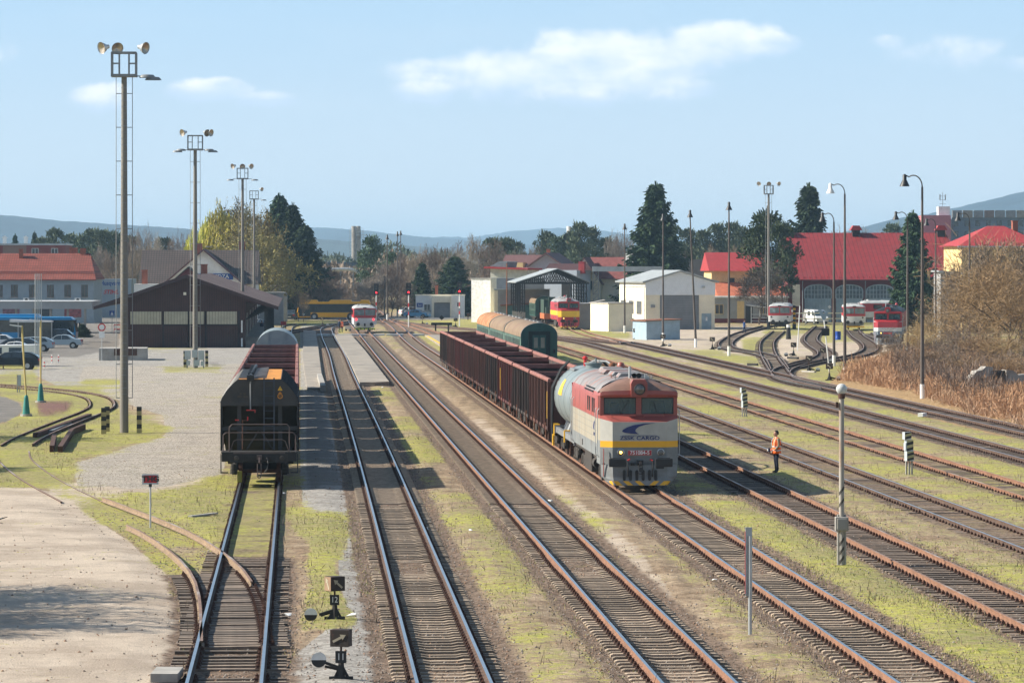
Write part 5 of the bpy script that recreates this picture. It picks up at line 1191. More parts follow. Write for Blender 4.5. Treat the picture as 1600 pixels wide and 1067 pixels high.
# station building
Y0 = 565; s_ = F / Y0; zz = lambda py, Y: 8.4 - (py - HZ) * Y / F - GZ
e = bldg('station_building', LOC(318, Y0), .03, 'white station building with dark tiled roof and blue name sign', 'station')
gable(e, -5.6, 5.6, 0, 12, 0, 6.2, 11.0, 'plaster_white', 'roof_maroon', .6, .25)
m = MB(); m.box(-9.3, 7.6, 3, 14, 0, 6.3); m.build('wall', MT['plaster_white'], e)
m = MB(); m.prism([(1.5, 6.1), (8.5, 11.15), (15.5, 6.1)], -9.6, 7.9, 0, 'x'); m.build('roof', MT['roof_brown_tiles'], e)
chimney(e, -1.1, 4.5, 9.8, 12.0, 1.4); chimney(e, 5.3, 9, 10.0, 12.3, .9)
for x, top in ((-8.2, 8.0), (-.3, 8.3)):
    pass
m = MB(); m.box(-.7, 4.35, -.12, -.02, 6.75, 7.65); sg = m.build('name_sign', MT['sign_blue'], e)
text_obj('PRIEVIDZA', .82, MT['white_paint'], sg, (1.82, -.13, 7.20), sx=.98, bold=.01)
windows(e, [(-2.5, -1.5, 4.3, 5.8), (1.5, 2.5, 4.3, 5.8)], 0)
m = MB(); m.lathe([(0, 0), (.35, .05), (.55, .2)], 14, 0, (.6, 3, 11.5)); m.build('satellite_dish', MT['white_paint'], e)
e = bldg('porch_house', LOC(292, 545), .03, 'small dark gabled house with brick chimneys peeping over the goods shed', 'house')
gable(e, -2.2, 2.6, 0, 5, 0, 6.4, 8.5, 'shed_maroon', 'soot', .4); chimney(e, 2.3, 3, 6.5, 8.9, .9); chimney(e, -6.1, 2, 4.0, 8.1, .8)
m = MB(); m.box(-7.5, 3, .5, 6, 0, 6.2); m.build('wall', MT['plaster_white'], e)
# white buildings right of the goods shed
for px, py, w, h, lab in ((415, 507, 5.2, 4.6, 'plain pale building behind the right eave of the goods shed'), (436, 503, 2.4, 5.5, 'narrow pale rendered hut between the goods shed and the dark grey car')):
    e = bldg('white_outbuilding', at(px, py), .05, lab); m = MB(); m.box(-w / 2, w / 2, 0, 14, 0, h); m.build('wall', MT['plaster_grey'], e)
    m = MB(); m.box(-w / 2 - .3, w / 2 + .3, -.3, 14.3, h, h + .2); m.build('roof', MT['concrete'], e); windows(e, [(-w / 4 - .4, -w / 4 + .4, 1.3, 2.6)], 0)
# grey building with orange tiles
Y0 = 590
e = bldg('tenement_house', LOC(60, Y0), 0, 'grey house with a bright orange tiled roof left of the agricultural shop', 'house')
m = MB(); m.box(-14, 8.5, 0, 12, 0, 6.75); m.box(-14, 8.5, -.06, 0, 5.9, 6.2); m.build('wall', mat('wall_blue_grey', (.25, .31, .36), .9, var=.08), e)
m = MB(); m.add([(-14.5, -.5, 6.7), (8.9, -.5, 6.7), (8.9, 12.5, 6.7), (-14.5, 12.5, 6.7), (-14, 6, 10.75), (7.3, 6, 10.75)], [(0, 1, 5, 4), (1, 2, 5), (2, 3, 4, 5), (3, 0, 4), (0, 3, 2, 1)]); rf = m.build('roof', MT['roof_orange_tiles'], e)
m = MB(); m.box(-14.5, 8.9, -.62, -.48, 6.55, 6.72); m.box(-14.2, 8.4, .9, 1.0, 7.75, 7.9); m.build('gutter', mat('gutter_red', (.20, .05, .04), .6), rf)
chimney(rf, -3.3, 5, 9.6, 11.3, .6); chimney(rf, 4.6, 7, 9.6, 11.5, 1.2); chimney(rf, 6.2, 6, 10.2, 11.4, .8)
windows(e, [(x, x + 1.0, 4.0, 6.0) for x in (-9.3, -6.5, -4.2, -1.4, 1.35, 4.0, 6.6)], 0, 'window_brown')
for x in (-2.3, 5.6):
    m = MB(); m.box(x, x + .9, -.45, -.06, 3.3, 3.9); m.lathe([(.22, -.46), (.0, -.46)], 12, 1, (x + .5, 0, 3.6), 'y'); m.build('air_conditioner', [MT['white_paint'], MT['black_paint']], e)
for x0, c in ((-13, 'red_paint'), (-5.5, 'brand_red'), (4.0, 'red_paint')):
    m = MB(); m.box(x0, x0 + 2.6, -.05, -.005, .9, 3.0); m.build('shop_window', mat('shop_' + c, (.22, .05, .06) if c == 'red_paint' else (.16, .07, .10), .3, var=.6, scale=2.5), e)
m = MB(); m.box(-.9, 2.1, -.05, -.005, .2, 3.0); m.build('dark_entrance', MT['black_paint'], e)
e = bldg('brick_block', LOC(44, 650), 0, 'flat roofed red and tan block rising behind the orange tiled roof', 'apartment block')
m = MB(); m.box(-14, -4.1, 0, 10, 0, 12.3, 1); m.box(-4.1, -.3, .02, 10, 0, 12.3, 1); m.box(-.3, 6.3, 0, 10, 0, 12.3, 0); m.box(-10, -4.3, -.03, .02, 0, 12.2, 0); m.build('wall', [mat('red_render', (.24, .068, .060), .9, var=.06), mat('tan_render', (.27, .17, .135), .9, var=.06)], e)
m = MB(); m.box(-14.2, 6.5, -.25, 10.2, 12.3, 12.6); m.build('roof_edge', MT['galvanised'], e)
windows(e, [(.6, 1.75, 10.5, 11.8), (3.9, 5.05, 10.5, 11.8)], 0)
for x in (-4.4, -.8): m = MB(); m.box(x - .3, x + .3, 3, 3.6, 12.6, 13.6); m.prism([(x - .5, 13.6), (x + .5, 13.6), (x, 13.95)], 2.9, 3.7); m.build('roof_vent', MT['white_paint'], e)
e = bldg('garden_machinery_shop', LOC(172, 655), 0, 'pale grey shop wall lettered Husqvarna and STIHL', 'shop')
m = MB(); m.box(-2.9, 3.6, 0, 9, 0, 6.6); m.build('wall', mat('shop_wall', (.34, .40, .46), .8, var=.05), e)
text_obj('Husqvarna', 1.05, MT['sign_blue'], e, (.25, -.03, 5.85), sx=.86, bold=.02); text_obj('STIHL', .95, MT['red_paint'], e, (.15, -.03, 4.35), sx=1.05, bold=.03, shear=.25)
m = MB(); m.box(-2.55, -2.2, -.04, -.005, 5.6, 6.2); m.build('crown_mark', MT['sign_blue'], e)
# bus station canopy
Yc = 500
e = bldg('bus_station_canopy', LOC(48, Yc), 0, 'long flat grey bus station canopy on pale columns', 'canopy')
m = MB(); m.box(-12, 8.0, 0, 9, 3.15, 4.1); m.build('fascia', mat('fascia_grey', (.36, .37, .37), .5, var=.12, scale=.4), e)
m = MB(); m.box(-12.1, 8.1, -.1, 9.1, 4.1, 4.2); m.build('roof', MT['white_paint'], e)
for k in range(9): m = MB(); x = -11 + k * 2.25; m.box(x - .14, x + .14, .6, .9, 0, 3.15); m.build('column', MT['plaster_grey'] if False else MT['concrete'], e)
e = bldg('bus_shelter', atY(50, 428), 0, 'small glazed bus shelter with a thin white roof in front of the blue bus', 'bus shelter')
m = MB(); m.prism([(-2.5, 2.45), (2.2, 2.45), (2.2, 2.6), (-2.5, 2.75)], 0, 1.6); m.build('roof', MT['white_paint'], e)
m = MB(); m.box(-1.6, 2.0, 1.3, 1.35, .2, 2.4); m.build('pane', MT['glass_dark'], e)
for x in (-1.7, .2, 2.05): m = MB(); m.box(x - .05, x + .05, 1.2, 1.3, 0, 2.45); m.build('post', MT['galvanised'], e)

# signal cabin
Y0 = 655
e = bldg('signal_cabin', LOC(687, Y0), 0, 'low white flat roofed signal cabin with a blue St.II sign', 'signal cabin')
m = MB(); m.box(-4.1, 4.2, 0, 6, 0, 3.75); m.build('wall', MT['plaster_white'], e)
m = MB(); m.box(-4.2, 4.3, -.1, 6.1, 3.75, 3.9); rf = m.build('roof', MT['plaster_cream'], e); chimney(rf, -.6, 4, 3.9, 5.4, .5)
m = MB(); m.box(-1.35, 2.0, -1.6, 0, 2.6, 3.65); m.box(-1.35, -.95, -1.6, 0, 0, 2.6); m.box(1.8, 2.0, -1.6, 0, 0, 2.6); m.build('porch', MT['plaster_cream'], e)
m = MB(); m.box(-.9, 1.78, -1.3, -1.2, 0, 2.58); m.build('door', MT['door_grey'], e)
windows(e, [(-2.7, -1.6, 1.2, 2.3)], 0); m = MB(); m.box(3.0, 3.25, -.04, 0, 1.9, 2.6); m.build('window', MT['glass_dark'], e)
m = MB(); m.box(-3.9, -2.9, -.08, -.005, 1.8, 2.5); sg = m.build('cabin_sign', MT['sign_blue'], e); text_obj('St.II', .42, MT['white_paint'], sg, (-3.4, -.09, 2.13), bold=.01)

# blocks left of the truss shed
Y0 = 600
e = bldg('mottled_wall_building', LOC(751, Y0), -.42, 'windowless building with a mottled white end wall left of the truss shed')
m = MB(); m.box(-1.6, 1.7, 0, 10, 0, 6.75); m.build('wall', MT['mottled_white'], e); m = MB(); m.box(-1.7, 1.8, -.1, 10, 6.75, 6.9); m.build('roof', MT['plaster_grey'], e)
e = bldg('grey_workshop', LOC(790, Y0 - 4), 0, 'stepped grey and cream workshop block beside the truss shed')
m = MB(); m.box(-2.3, 6, 0, 12, 0, 6.9, 0); m.box(-2.32, -1.4, -.02, 10, 0, 6.85, 1); m.build('wall', [MT['plaster_grey'], MT['plaster_cream']], e)
m = MB(); m.box(-1.7, 6.8, -3, 0, 0, 5.1, 0); m.box(-1.72, -1.2, -3.02, -.5, 0, 5.0, 1); m.build('annex', [MT['plaster_grey'], MT['plaster_cream']], e)
m = MB(); m.box(-1.8, 6.9, -3.1, .1, 5.1, 5.25); m.build('roof', MT['galvanised'], e)
m = MB(); m.box(.3, 4.2, -4.6, -3.1, 0, 2.7); m.build('lean_to', mat('teal_boards', (.07, .16, .17), .8, var=.3), e); m = MB(); m.prism([(-.8, 2.6), (4.4, 3.0), (4.4, 3.15), (-.8, 2.8)], -5, -3); m.build('lean_to_roof', MT['rust'], e)
e = bldg('stilt_cabin_house', LOC(795, 625), -.25, 'white upper storey under a thin red edged flat roof behind the grey workshop', 'house')
m = MB(); m.box(-3.1, 3.1, 0, 8, 0, 8.5); m.build('wall', mat('white_boards', (.55, .55, .48), .8, var=.2), e); m = MB(); m.prism([(-4.0, 8.4), (3.4, 8.15), (3.4, 8.45), (-4.0, 8.7)], -.8, 9); rf = m.build('roof', MT['roof_plain_red'], e)
m = MB(); m.prism([(-3.2, 8.7), (-.5, 8.6), (-.3, 9.5), (-1.6, 9.55)], 0, 7); m.build('slate_slope', MT['roof_slate'], rf)
e = bldg('lilac_house', LOC(853, 680), -.25, 'lilac gabled house with a maroon roof and white framed windows behind the truss shed', 'house')
gable(e, -3.3, 3.5, 0, 9, 0, 8.6, 10.9, 'lilac', 'roof_maroon', .7, .25); m = MB(); m.box(-8.5, -3, 3, 9, 0, 8.2); m.build('wall', MT['lilac'], e)
m = MB(); m.prism([(2, 8.1), (6, 10.8), (10, 8.1)], -9, 0, 0, 'x'); rf = m.build('roof', MT['roof_maroon'], e); chimney(rf, -1.0, 6, 10.2, 11.7, .6)
m = MB(); m.box(-7.6, -4.6, 1.6, 4, 8.0, 9.4); m.build('dormer', MT['plaster_yellow'], rf)
windows(e, [(-1.5, -.4, 6.1, 7.9), (1.1, 1.8, 6.7, 7.9)], 0, 'window_brown')
e = bldg('white_block', LOC(872, 640), -.25, 'bare white block with a tall dark doorway seen through the truss shed')
m = MB(); m.box(-3.5, 3.2, 0, 10, 0, 8.1); m.build('wall', mat('blue_white', (.58, .64, .72), .9, var=.04), e); m = MB(); m.box(.6, 2.1, -.06, -.005, 2.5, 6.0); m.build('doorway', MT['soot'], e); chimney(e, 3.4, 3, 7.5, 9.4, 1.0, 'roof_plain_red')
m = MB(); m.prism([(-3.8, 8.1), (4.5, 8.1), (3.6, 9.2), (-3.0, 9.2)], 6, 12); m.build('roof', MT['roof_maroon'], e)
# truss shed
Y0 = 572; sx = F / Y0
e = bldg('truss_shed', LOC(864, Y0), .06, 'open steel truss shed with a grey roof over the yellow banded locomotive', 'open shed')
m = MB()
for s in (-1, 1): m.prism([(s * 5.6, 6.25), (.75, 8.3), (.75, 8.42), (s * 5.6, 6.37)], -.2, 22)
m.build('roof', MT['roof_grey_metal'], e)
for k in range(5):
    y = .1 + k * 5; m = MB()
    m.bar((-5.4, y, 6.15), (5.4, y, 6.15), .16); m.bar((-5.4, y, 6.2), (.75, y, 8.2), .16); m.bar((5.4, y, 6.2), (.75, y, 8.2), .16)
    n = 12
    for j in range(1, n):
        x = -5.4 + 10.8 * j / n; zt = 6.2 + 2.0 * ((x + 5.4) / 6.15 if x < .75 else (5.4 - x) / 4.65); m.bar((x, y, 6.15), (x, y, zt), .10); x2 = -5.4 + 10.8 * (j + 1) / n; m.bar((x, y, zt), (x2, y, 6.15), .08)
    m.build('truss', MT['black_paint'], e)
    for s in (-1, 1):
        m = MB()
        for dx in (0, .75): m.bar((s * 5.0 - s * dx, y, 0), (s * 5.0 - s * dx, y, 6.2), .20)
        for j in range(6): m.bar((s * 5.0, y, .4 + j), (s * 4.25, y, 1.4 + j), .07)
        c = m.build('column', MT['black_paint'], e)
        m = MB()
        for dx in (0, .75): m.box(s * 5.0 - s * dx - .14, s * 5.0 - s * dx + .14, y - .14, y + .14, 0, 1.9)
        m.build('column_foot', MT['concrete'], c)
# gantry beam
e = bldg('pipe_gantry', LOC(980, 575), 0, 'grey boxed pipe bridge on a lattice post above the cream annexe', 'gantry')
m = MB(); m.box(-5.2, 5.3, 0, 1.2, 7.95, 8.7); m.build('beam', MT['galvanised'], e)
m = MB()
for a in (-5.1, -4.3):
    m.bar((a, .3, 0), (a, .3, 8), .12)
for j in range(9): m.bar((-5.1, .3, .3 + j * .85), (-4.3, .3, 1.1 + j * .85), .07); m.bar((-5.1, .3, .3 + j * .85), (-4.3, .3, .3 + j * .85), .07)
m.build('lattice_post', MT['steel_grey'], e)
# warehouse
Y0 = 530; s_ = F / Y0
e = bldg('warehouse', LOC(1063, Y0), .155, 'cream warehouse with a grey roller door and a shallow pale roof', 'warehouse')
m = MB(); m.prism([(-4.85, 0), (4.85, 0), (4.85, 6.5), (0, 7.95), (-4.85, 6.5)], 0, 20); m.build('wall', MT['plaster_cream'], e)
m = MB()
for s in (-1, 1): m.prism([(s * 5.35, 6.42), (0, 8.0), (0, 8.2), (s * 5.4, 6.62)], -.5, 20.5)
m.build('roof', MT['roof_grey_metal'], e)
m = MB(); m.prism([(-4.9, 4.75), (4.9, 4.75), (4.9, 6.48), (0, 7.95), (-4.9, 6.48)], -.12, -.004); m.build('upper_cladding', MT['cladding_white'], e)
m = MB(); m.box(-2.85, 2.6, -.09, -.005, 0, 4.73); m.build('roller_door', MT['door_grey'], e)
m = MB(); m.box(3.0, 4.35, -.08, -.005, 0, 2.2); d = m.build('side_door', MT['shed_blue'], e); m = MB(); m.box(3.55, 3.8, -.1, -.082, 1.2, 1.7); m.build('door_sign', MT['white_paint'], d)
m = MB(); m.box(-4.2, -3.6, -.3, -.01, 3.0, 3.4); m.build('meter_box', MT['steel_grey'], e)
m = MB(); m.box(3.0, 3.4, -.4, -.12, 5.7, 6.0); m.build('wall_lamp', MT['galvanised'], e)
m = MB()
for y in (3, 9, 15): m.box(-4.93, -4.85, y, y + 3.2, 2.1, 4.0)
for y in (3, 9, 15): 
    mm = MB(); mm.box(-4.92, -4.855, y, y + 3.4, 2.1, 3.9); w = mm.build('window', MT['glass_dark'], e)
    mm = MB()
    for j in range(5): mm.box(-4.95, -4.92, y + j * .82, y + j * .82 + .1, 2.1, 3.9)
    mm.build('frame', MT['white_paint'], w)
m = MB(); m.box(-4.98, -4.86, -.2, 19, 5.9, 6.1); m.cyl((-5.0, .2, 0), (-5.0, .2, 6.2), .08, 8); m.build('downpipe', MT['white_paint'], e)
e = bldg('cream_annexe', at(962, 518), .25, 'low cream flat roofed annexe left of the warehouse'); m = MB(); m.box(-1.0, 2.3, 0, 9, 0, 3.7); m.build('wall', MT['plaster_cream'], e); m = MB(); m.box(-1.1, 2.4, -.15, 9.1, 3.7, 3.85); m.build('roof', MT['concrete'], e)
m = MB(); m.box(-1.03, -1.0, 2, 3.2, .5, 2.6); m.build('window', MT['white_paint'], e)
m = MB(); m.lathe([(.12, -.02), (0, -.03)], 10, 0, (1.2, 0, 1.2), 'y'); m.build('red_button_box', MT['red_paint'], e)
e = bldg('blue_shed', at(1036, 531), .27, 'small pale blue shed with a rust brown sloping roof in front of the warehouse', 'shed')
m = MB(); m.prism([(-2.05, 0), (2.1, 0), (2.1, 2.35), (-2.05, 2.2)], 0, 5.5); m.build('wall', MT['shed_blue'], e); m = MB(); m.prism([(-2.25, 2.2), (2.3, 2.37), (2.3, 2.47), (-2.25, 2.3)], -.25, 5.8); m.build('roof', MT['rust'], e)
e = bldg('grey_retaining_wall', at(915, 514), 0, 'low grey concrete shed between the truss shed and cream annexe', 'shed'); m = MB(); m.box(-1.2, 2.6, 0, 6, 0, 3.6); m.build('wall', MT['plaster_grey'], e); m = MB(); m.prism([(-1.3, 3.1), (2.7, 3.9), (2.7, 4.05), (-1.3, 3.25)], -.3, 6.3); m.build('roof', MT['concrete'], e)
# cream house with red roof
e = bldg('cream_gable_house', LOC(913, 650), -.32, 'cream house with a steep dark red roof behind the pipe bridge', 'house')
gable(e, -2.9, 2.9, 0, 3, 0, 6.0, 10.1, 'plaster_cream', 'roof_maroon', .3)
m = MB(); m.box(-1, 9.5, 1, 9, 0, 6.6); m.build('wall', MT['plaster_cream'], e); m = MB(); m.prism([(0, 6.6), (5, 10.3), (10, 6.6)], -.5, 9.8, 0, 'x'); rf = m.build('roof', mat('dark_red_tiles', (.17, .045, .04), .8, var=.2), e); m = MB(); m.box(6.4, 8.2, 3, 4, 9.2, 10.9); m.build('chimney', MT['plaster_white'], rf)
windows(e, [(-1.7, -.9, 4.8, 6.3), (.6, 1.4, 4.8, 6.3)], 0, 'window_brown')
e = bldg('dark_roof_house', LOC(1085, 660), 0, 'house with a plain near black roof behind the warehouse', 'house'); gable(e, -4, 4, 0, 9, 0, 6.0, 9.8, 'plaster_grey', 'soot', .4, axis='x')
# yellow station house
Y0 = 610
e = bldg('yellow_house', LOC(1140, Y0), .10, 'yellow two storey house with a bright red roof behind the bare tree', 'house')
m = MB(); m.box(-2.9, 5.5, 0, 8, 0, 8.1); m.build('wall', MT['plaster_yellow'], e)
m = MB(); m.prism([(-.8, 8.0), (4, 10.95), (8.8, 8.0)], -3.4, 6, 0, 'x'); m.build('roof', MT['roof_plain_red'], e)
windows(e, [(-.3, .8, 5.3, 6.9), (3, 4, 5.3, 6.9)], 0, 'window_brown')
m = MB(); m.box(-2.4, 9.3, -4, 0, 0, 4.1); m.build('lower_wall', MT['plaster_yellow'], e)
m = MB(); m.prism([(-4.4, 4.1), (0, 6.2), (0, 4.1)], -2.6, 9.5, 0, 'x'); m.build('lower_roof', mat('roof_salmon', (.48, .14, .07), .8, var=.2), e)
e = bldg('depot_office', LOC(1172, 590), 0, 'low grey and yellow depot office with a flat roof behind the bare tree', 'office')
m = MB(); m.box(-5.6, 5.8, 0, 7, 0, 3.9, 0); m.box(-2.0, -.9, -.03, 0, .6, 3.4, 1); m.box(-5.6, 5.8, -.04, 0, 0, .7, 2); m.build('wall', [MT['plaster_grey'], MT['plaster_yellow'], MT['shed_maroon']], e); m = MB(); m.box(-5.8, 6, -.4, 7.2, 3.9, 4.1); m.build('roof', MT['plaster_white'], e)
windows(e, [(-5.4, -4.1, 1.4, 2.9), (1.5, 2.6, 1.4, 2.9)], -.02, 'plaster_yellow'); m = MB(); m.box(-.7, .4, -.06, -.045, 0, 2.7); m.build('door', MT['black_paint'], e)
e = bldg('waiting_shelter', at(1186, 505), 0, 'small white open shelter beside the red and grey railcar', 'shelter'); m = MB(); m.prism([(-1.9, 2.7), (1.5, 2.3), (1.5, 2.45), (-1.9, 2.85)], 0, 2); m.build('roof', MT['white_paint'], e)
for x in (-1.2, .1, 1.3): m = MB(); m.box(x - .06, x + .06, 0, .12, 0, 2.5); m.build('post', MT['white_paint'], e)
m = MB()
for z in (.3, .8, 1.3): m.box(-1.2, 1.3, .02, .08, z, z + .08)
m.build('rail', MT['white_paint'], e); m = MB(); m.box(.2, 1.2, .6, 1.4, 0, 2.0); m.build('equipment_locker', MT['concrete'], e)
# engine shed
Y0 = 600; s_ = 10.0
e = bldg('engine_shed', LOC(1370, Y0), 0, 'large maroon engine shed with a huge red metal roof and arched windows', 'engine shed')
X0, X1 = -13.9, 14.5
m = MB(); m.box(X0, X1, 0, 22, 0, 6.75); m.build('wall', MT['shed_maroon'], e)
m = MB(); m.add([(X0 - .4, -.5, 6.6), (X1 + .5, -.5, 6.6), (X1 - 2, 16, 14.1), (X0 + .2, 16, 14.1), (X0 - .4, 32, 7), (X1 + .5, 32, 7)], [(0, 1, 2, 3), (3, 2, 5, 4), (0, 3, 4), (1, 5, 2)]); rf = m.build('roof', MT['roof_red_seams'], e)
m = MB(); m.box(X0 - .4, X1 + .5, -.7, -.5, 6.45, 6.65); m.build('gutter', mat('gutter_dark', (.10, .02, .02), .6), rf)
m = MB()
for k in range(30): m.box(X0 + .6 + k * .93, X0 + .75 + k * .93, .1, .25, 6.95, 7.1)
m.build('snow_guard', MT['roof_plain_red'], rf)
for x in (-13.3, -1.9, 11.7):
    m = MB(); m.box(x - .6, x + .6, 14.5, 16.5, 13.3, 14.6); v = m.build('roof_vent', MT['soot'], rf); m = MB(); m.prism([(x - .95, 14.5), (x + .95, 14.5), (x + .5, 15.25), (x - .5, 15.25)], 14.2, 16.8); m.build('vent_cap', MT['roof_plain_red'], v)
chimney(rf, X0 + .4, 9, 9.8, 11.4, .6)
for x in (-9.2, -4.3, .5, 5.3, 10.1):
    hw = 2.1; arc = [(x - hw, 3.7)] + [(x - hw * math.cos(R(a)), 5.0 + .85 * math.sin(R(a))) for a in range(0, 181, 15)] + [(x + hw, 3.7)]
    m = MB(); m.prism([(px_, pz_) for px_, pz_ in arc], -.06, -.005); w = m.build('arched_window', MT['glass_blue'] if False else mat('arch_glass', (.10, .14, .17), .2, var=.4), e)
    m = MB()
    for j in range(9): xx = x - hw + hw * 2 * j / 8; zt = 5.0 + .85 * math.sqrt(max(0, 1 - ((xx - x) / hw) ** 2)); m.box(xx - .05, xx + .05, -.12, -.06, 3.7, zt)
    for z in (3.7, 4.35, 5.0): m.box(x - hw, x + hw, -.12, -.06, z - .04, z + .04)
    m.tube([(a, -.1, b) for a, b in arc], .09, 5); m.build('glazing_bar', mat('bars_grey', (.35, .42, .46), .6), w)
    m = MB(); m.box(x - hw, x + hw, -.10, -.01, 0, 3.65); d = m.build('shed_door', MT['door_blue'], e)
    m = MB(); m.prism([(x - .6 + hw, 2.4), (x - .3 + hw, 2.7), (x + hw, 2.4), (x - .3 + hw, 2.1)], -.14, -.1); m.build('diamond_sign', MT['white_paint'], d)
for x in (-11.6, -2.0 + .2, 7.8): m = MB(); m.cyl((x, -.2, 0), (x, -.2, 6.5), .08, 8); m.build('downpipe', MT['steel_grey'], e)
m = MB(); m.box(-13.2, -12.0, -.05, -.005, 2.5, 5.9); m.build('cream_niche', MT['plaster_cream'], e)
# yellow house at right
e = bldg('yellow_villa', LOC(1560, 500), .12, 'tall yellow house with a red hipped roof behind the bare shrubs at right', 'house')
m = MB(); m.box(-4.9, 6, 0, 10, 0, 11.3); m.build('wall', MT['plaster_yellow'], e); m = MB(); m.add([(-5.5, -.6, 11.3), (6.6, -.6, 11.3), (6.6, 10.6, 11.3), (-5.5, 10.6, 11.3), (-.2, 5, 14.0), (2, 5, 14.0)], [(0, 1, 5, 4), (1, 2, 5), (2, 3, 4, 5), (3, 0, 4), (0, 3, 2, 1)]); rf = m.build('roof', MT['roof_plain_red'], e)
m = MB(); m.box(-5.55, 6.65, -.68, -.55, 11.15, 11.35); m.build('gutter', MT['galvanised'], rf); chimney(rf, 3.7, 6, 12, 14.6, .7)
windows(e, [(-3.6, -2.5, 7.6, 9.4), (-.6, .5, 7.6, 9.4), (2.4, 3.5, 7.6, 9.4)], 0)
e = bldg('red_roof_hut', LOC(1478, 560), .2, 'small hut with an orange red roof beside the engine shed corner', 'house'); gable(e, -2.0, 2.4, 0, 8, 0, 3.4, 5.2, 'plaster_grey', 'roof_plain_red', .4)
e = bldg('pale_switch_house', LOC(1486, 470), .1, 'narrow pale grey switch house behind the reeds', 'hut'); m = MB(); m.box(-1.3, 1.2, 0, 4, 0, 8.0); m.build('wall', MT['plaster_grey'], e); m = MB(); m.prism([(-1.6, 8), (1.5, 7.7), (1.5, 7.9), (-1.6, 8.2)], -.3, 4.3); m.build('roof', MT['galvanised'], e)
# far apartment blocks
Y0 = 1000
e = bldg('apartment_slab', LOC(1560, Y0), 0, 'long bluish apartment slab with coloured balconies on the right skyline', 'apartment block')
m = MB(); m.box(-12.2, 16, 0, 14, 0, 21.6); m.build('wall', mat('slab_blue', (.18, .24, .30), .8, var=.08), e)
for k in range(10):
    m = MB(); c = ['c_grey', 'c_buff', 'c_grey', 'c_brown', 'c_grey', 'c_grey', 'c_buff', 'c_olive', 'c_grey', 'c_buff'][k]
    m.box(-12.1 + k * 2.8, -9.6 + k * 2.8, -.9, 0, 21.5, 23.4); m.build('parapet_panel', mat(c, {'c_grey': (.26, .27, .27), 'c_buff': (.32, .29, .24), 'c_brown': (.22, .16, .13), 'c_olive': (.36, .33, .12)}[c], .8), e)
    for z in (13.5, 16.5, 19.3): m = MB(); m.box(-11.6 + k * 2.8, -10.4 + k * 2.8, -.06, -.01, z, z + 1.5); m.build('window', MT['glass_dark'], e)
e = bldg('pink_block', LOC(1464, 990), 0, 'pink apartment block end with a white rooftop room and aerials', 'apartment block')
m = MB(); m.box(-3.6, 3.6, 0, 12, 0, 22.0); m.build('wall', mat('pink_render', (.46, .16, .18), .9, var=.06), e)
m = MB(); m.box(.6, 3.6, 2, 6, 22, 24.3); m.build('rooftop_room', MT['white_paint'], e)
m = MB(); m.bar((1.8, 3, 24), (1.8, 3, 28), .12)
for z in (25, 26, 27): m.bar((1.0, 3, z), (2.6, 3, z), .10)
for x in (1.1, 2.5): m.box(x - .15, x + .15, 2.9, 3.1, 26, 27.4)
m.build('aerial', MT['galvanised'], e)
# far chimney tower, pipes, flat hall, striped chimney
e = bldg('tower_stack', LOC(556, 1250), 0, 'slim steel stack tower with caged ladders on the far skyline', 'chimney')
m = MB(); m.cyl((-.7, 0, 0), (-.7, 0, 22), .75, 10); m.cyl((.8, 0, 0), (.8, 0, 22), .75, 10); m.build('stack', MT['rust' if False else 'concrete'], e)
m = MB()
for k in range(22): m.box(1.6, 2.4, -.4, .4, k + .3, k + .38); m.box(-2.0, -1.4, -.4, .4, k + .1, k + .18)
for x in (1.6, 2.4, -2.0): m.bar((x, 0, 0), (x, 0, 21), .10)
m.build('caged_ladder', MT['galvanised'], e)
for z, a, b in ((19, 0, 3.4), (9, -3.5, 3.6)): m = MB(); m.box(a, b, -1.5, 1.5, z, z + .15); m.box(a, b, -1.5, -1.45, z + 1.0, z + 1.1); m.build('platform', MT['galvanised'], e)
e = bldg('flat_hall', LOC(530, 1000), 0, 'long dark flat hall below the steel stack tower'); m = MB(); m.box(-5, 5, 0, 20, 0, 9.9); m.build('wall', mat('hall_blue', (.08, .11, .14), .8), e)
e = bldg('heating_pipe', LOC(540, 760), 0, 'silver insulated heating pipe bending down on posts before the dark hall', 'pipe')
m = MB(); m.tube([(-4.5, 0, 8.1), (.5, 0, 8.2), (2.0, 0, 7.9), (2.9, 0, 7.2), (3.2, 0, 6.0), (3.2, 0, 3)], .38, 10); m.build('pipe', MT['galvanised'], e, 60)
for x in (-4, -1, 1.5): m = MB(); m.bar((x, 0, 0), (x, 0, 8), .25); m.build('post', MT['steel_grey'], e)
e = bldg('striped_chimney', LOC(889, 1500), 0, 'tiny blue and white banded chimney above the far trees', 'chimney')
for k in range(6): m = MB(); m.cyl((0, 0, k * 4.1), (0, 0, (k + 1) * 4.1), .9, 12); m.build('band', MT['white_paint' if k % 2 else 'brand_red'], e)
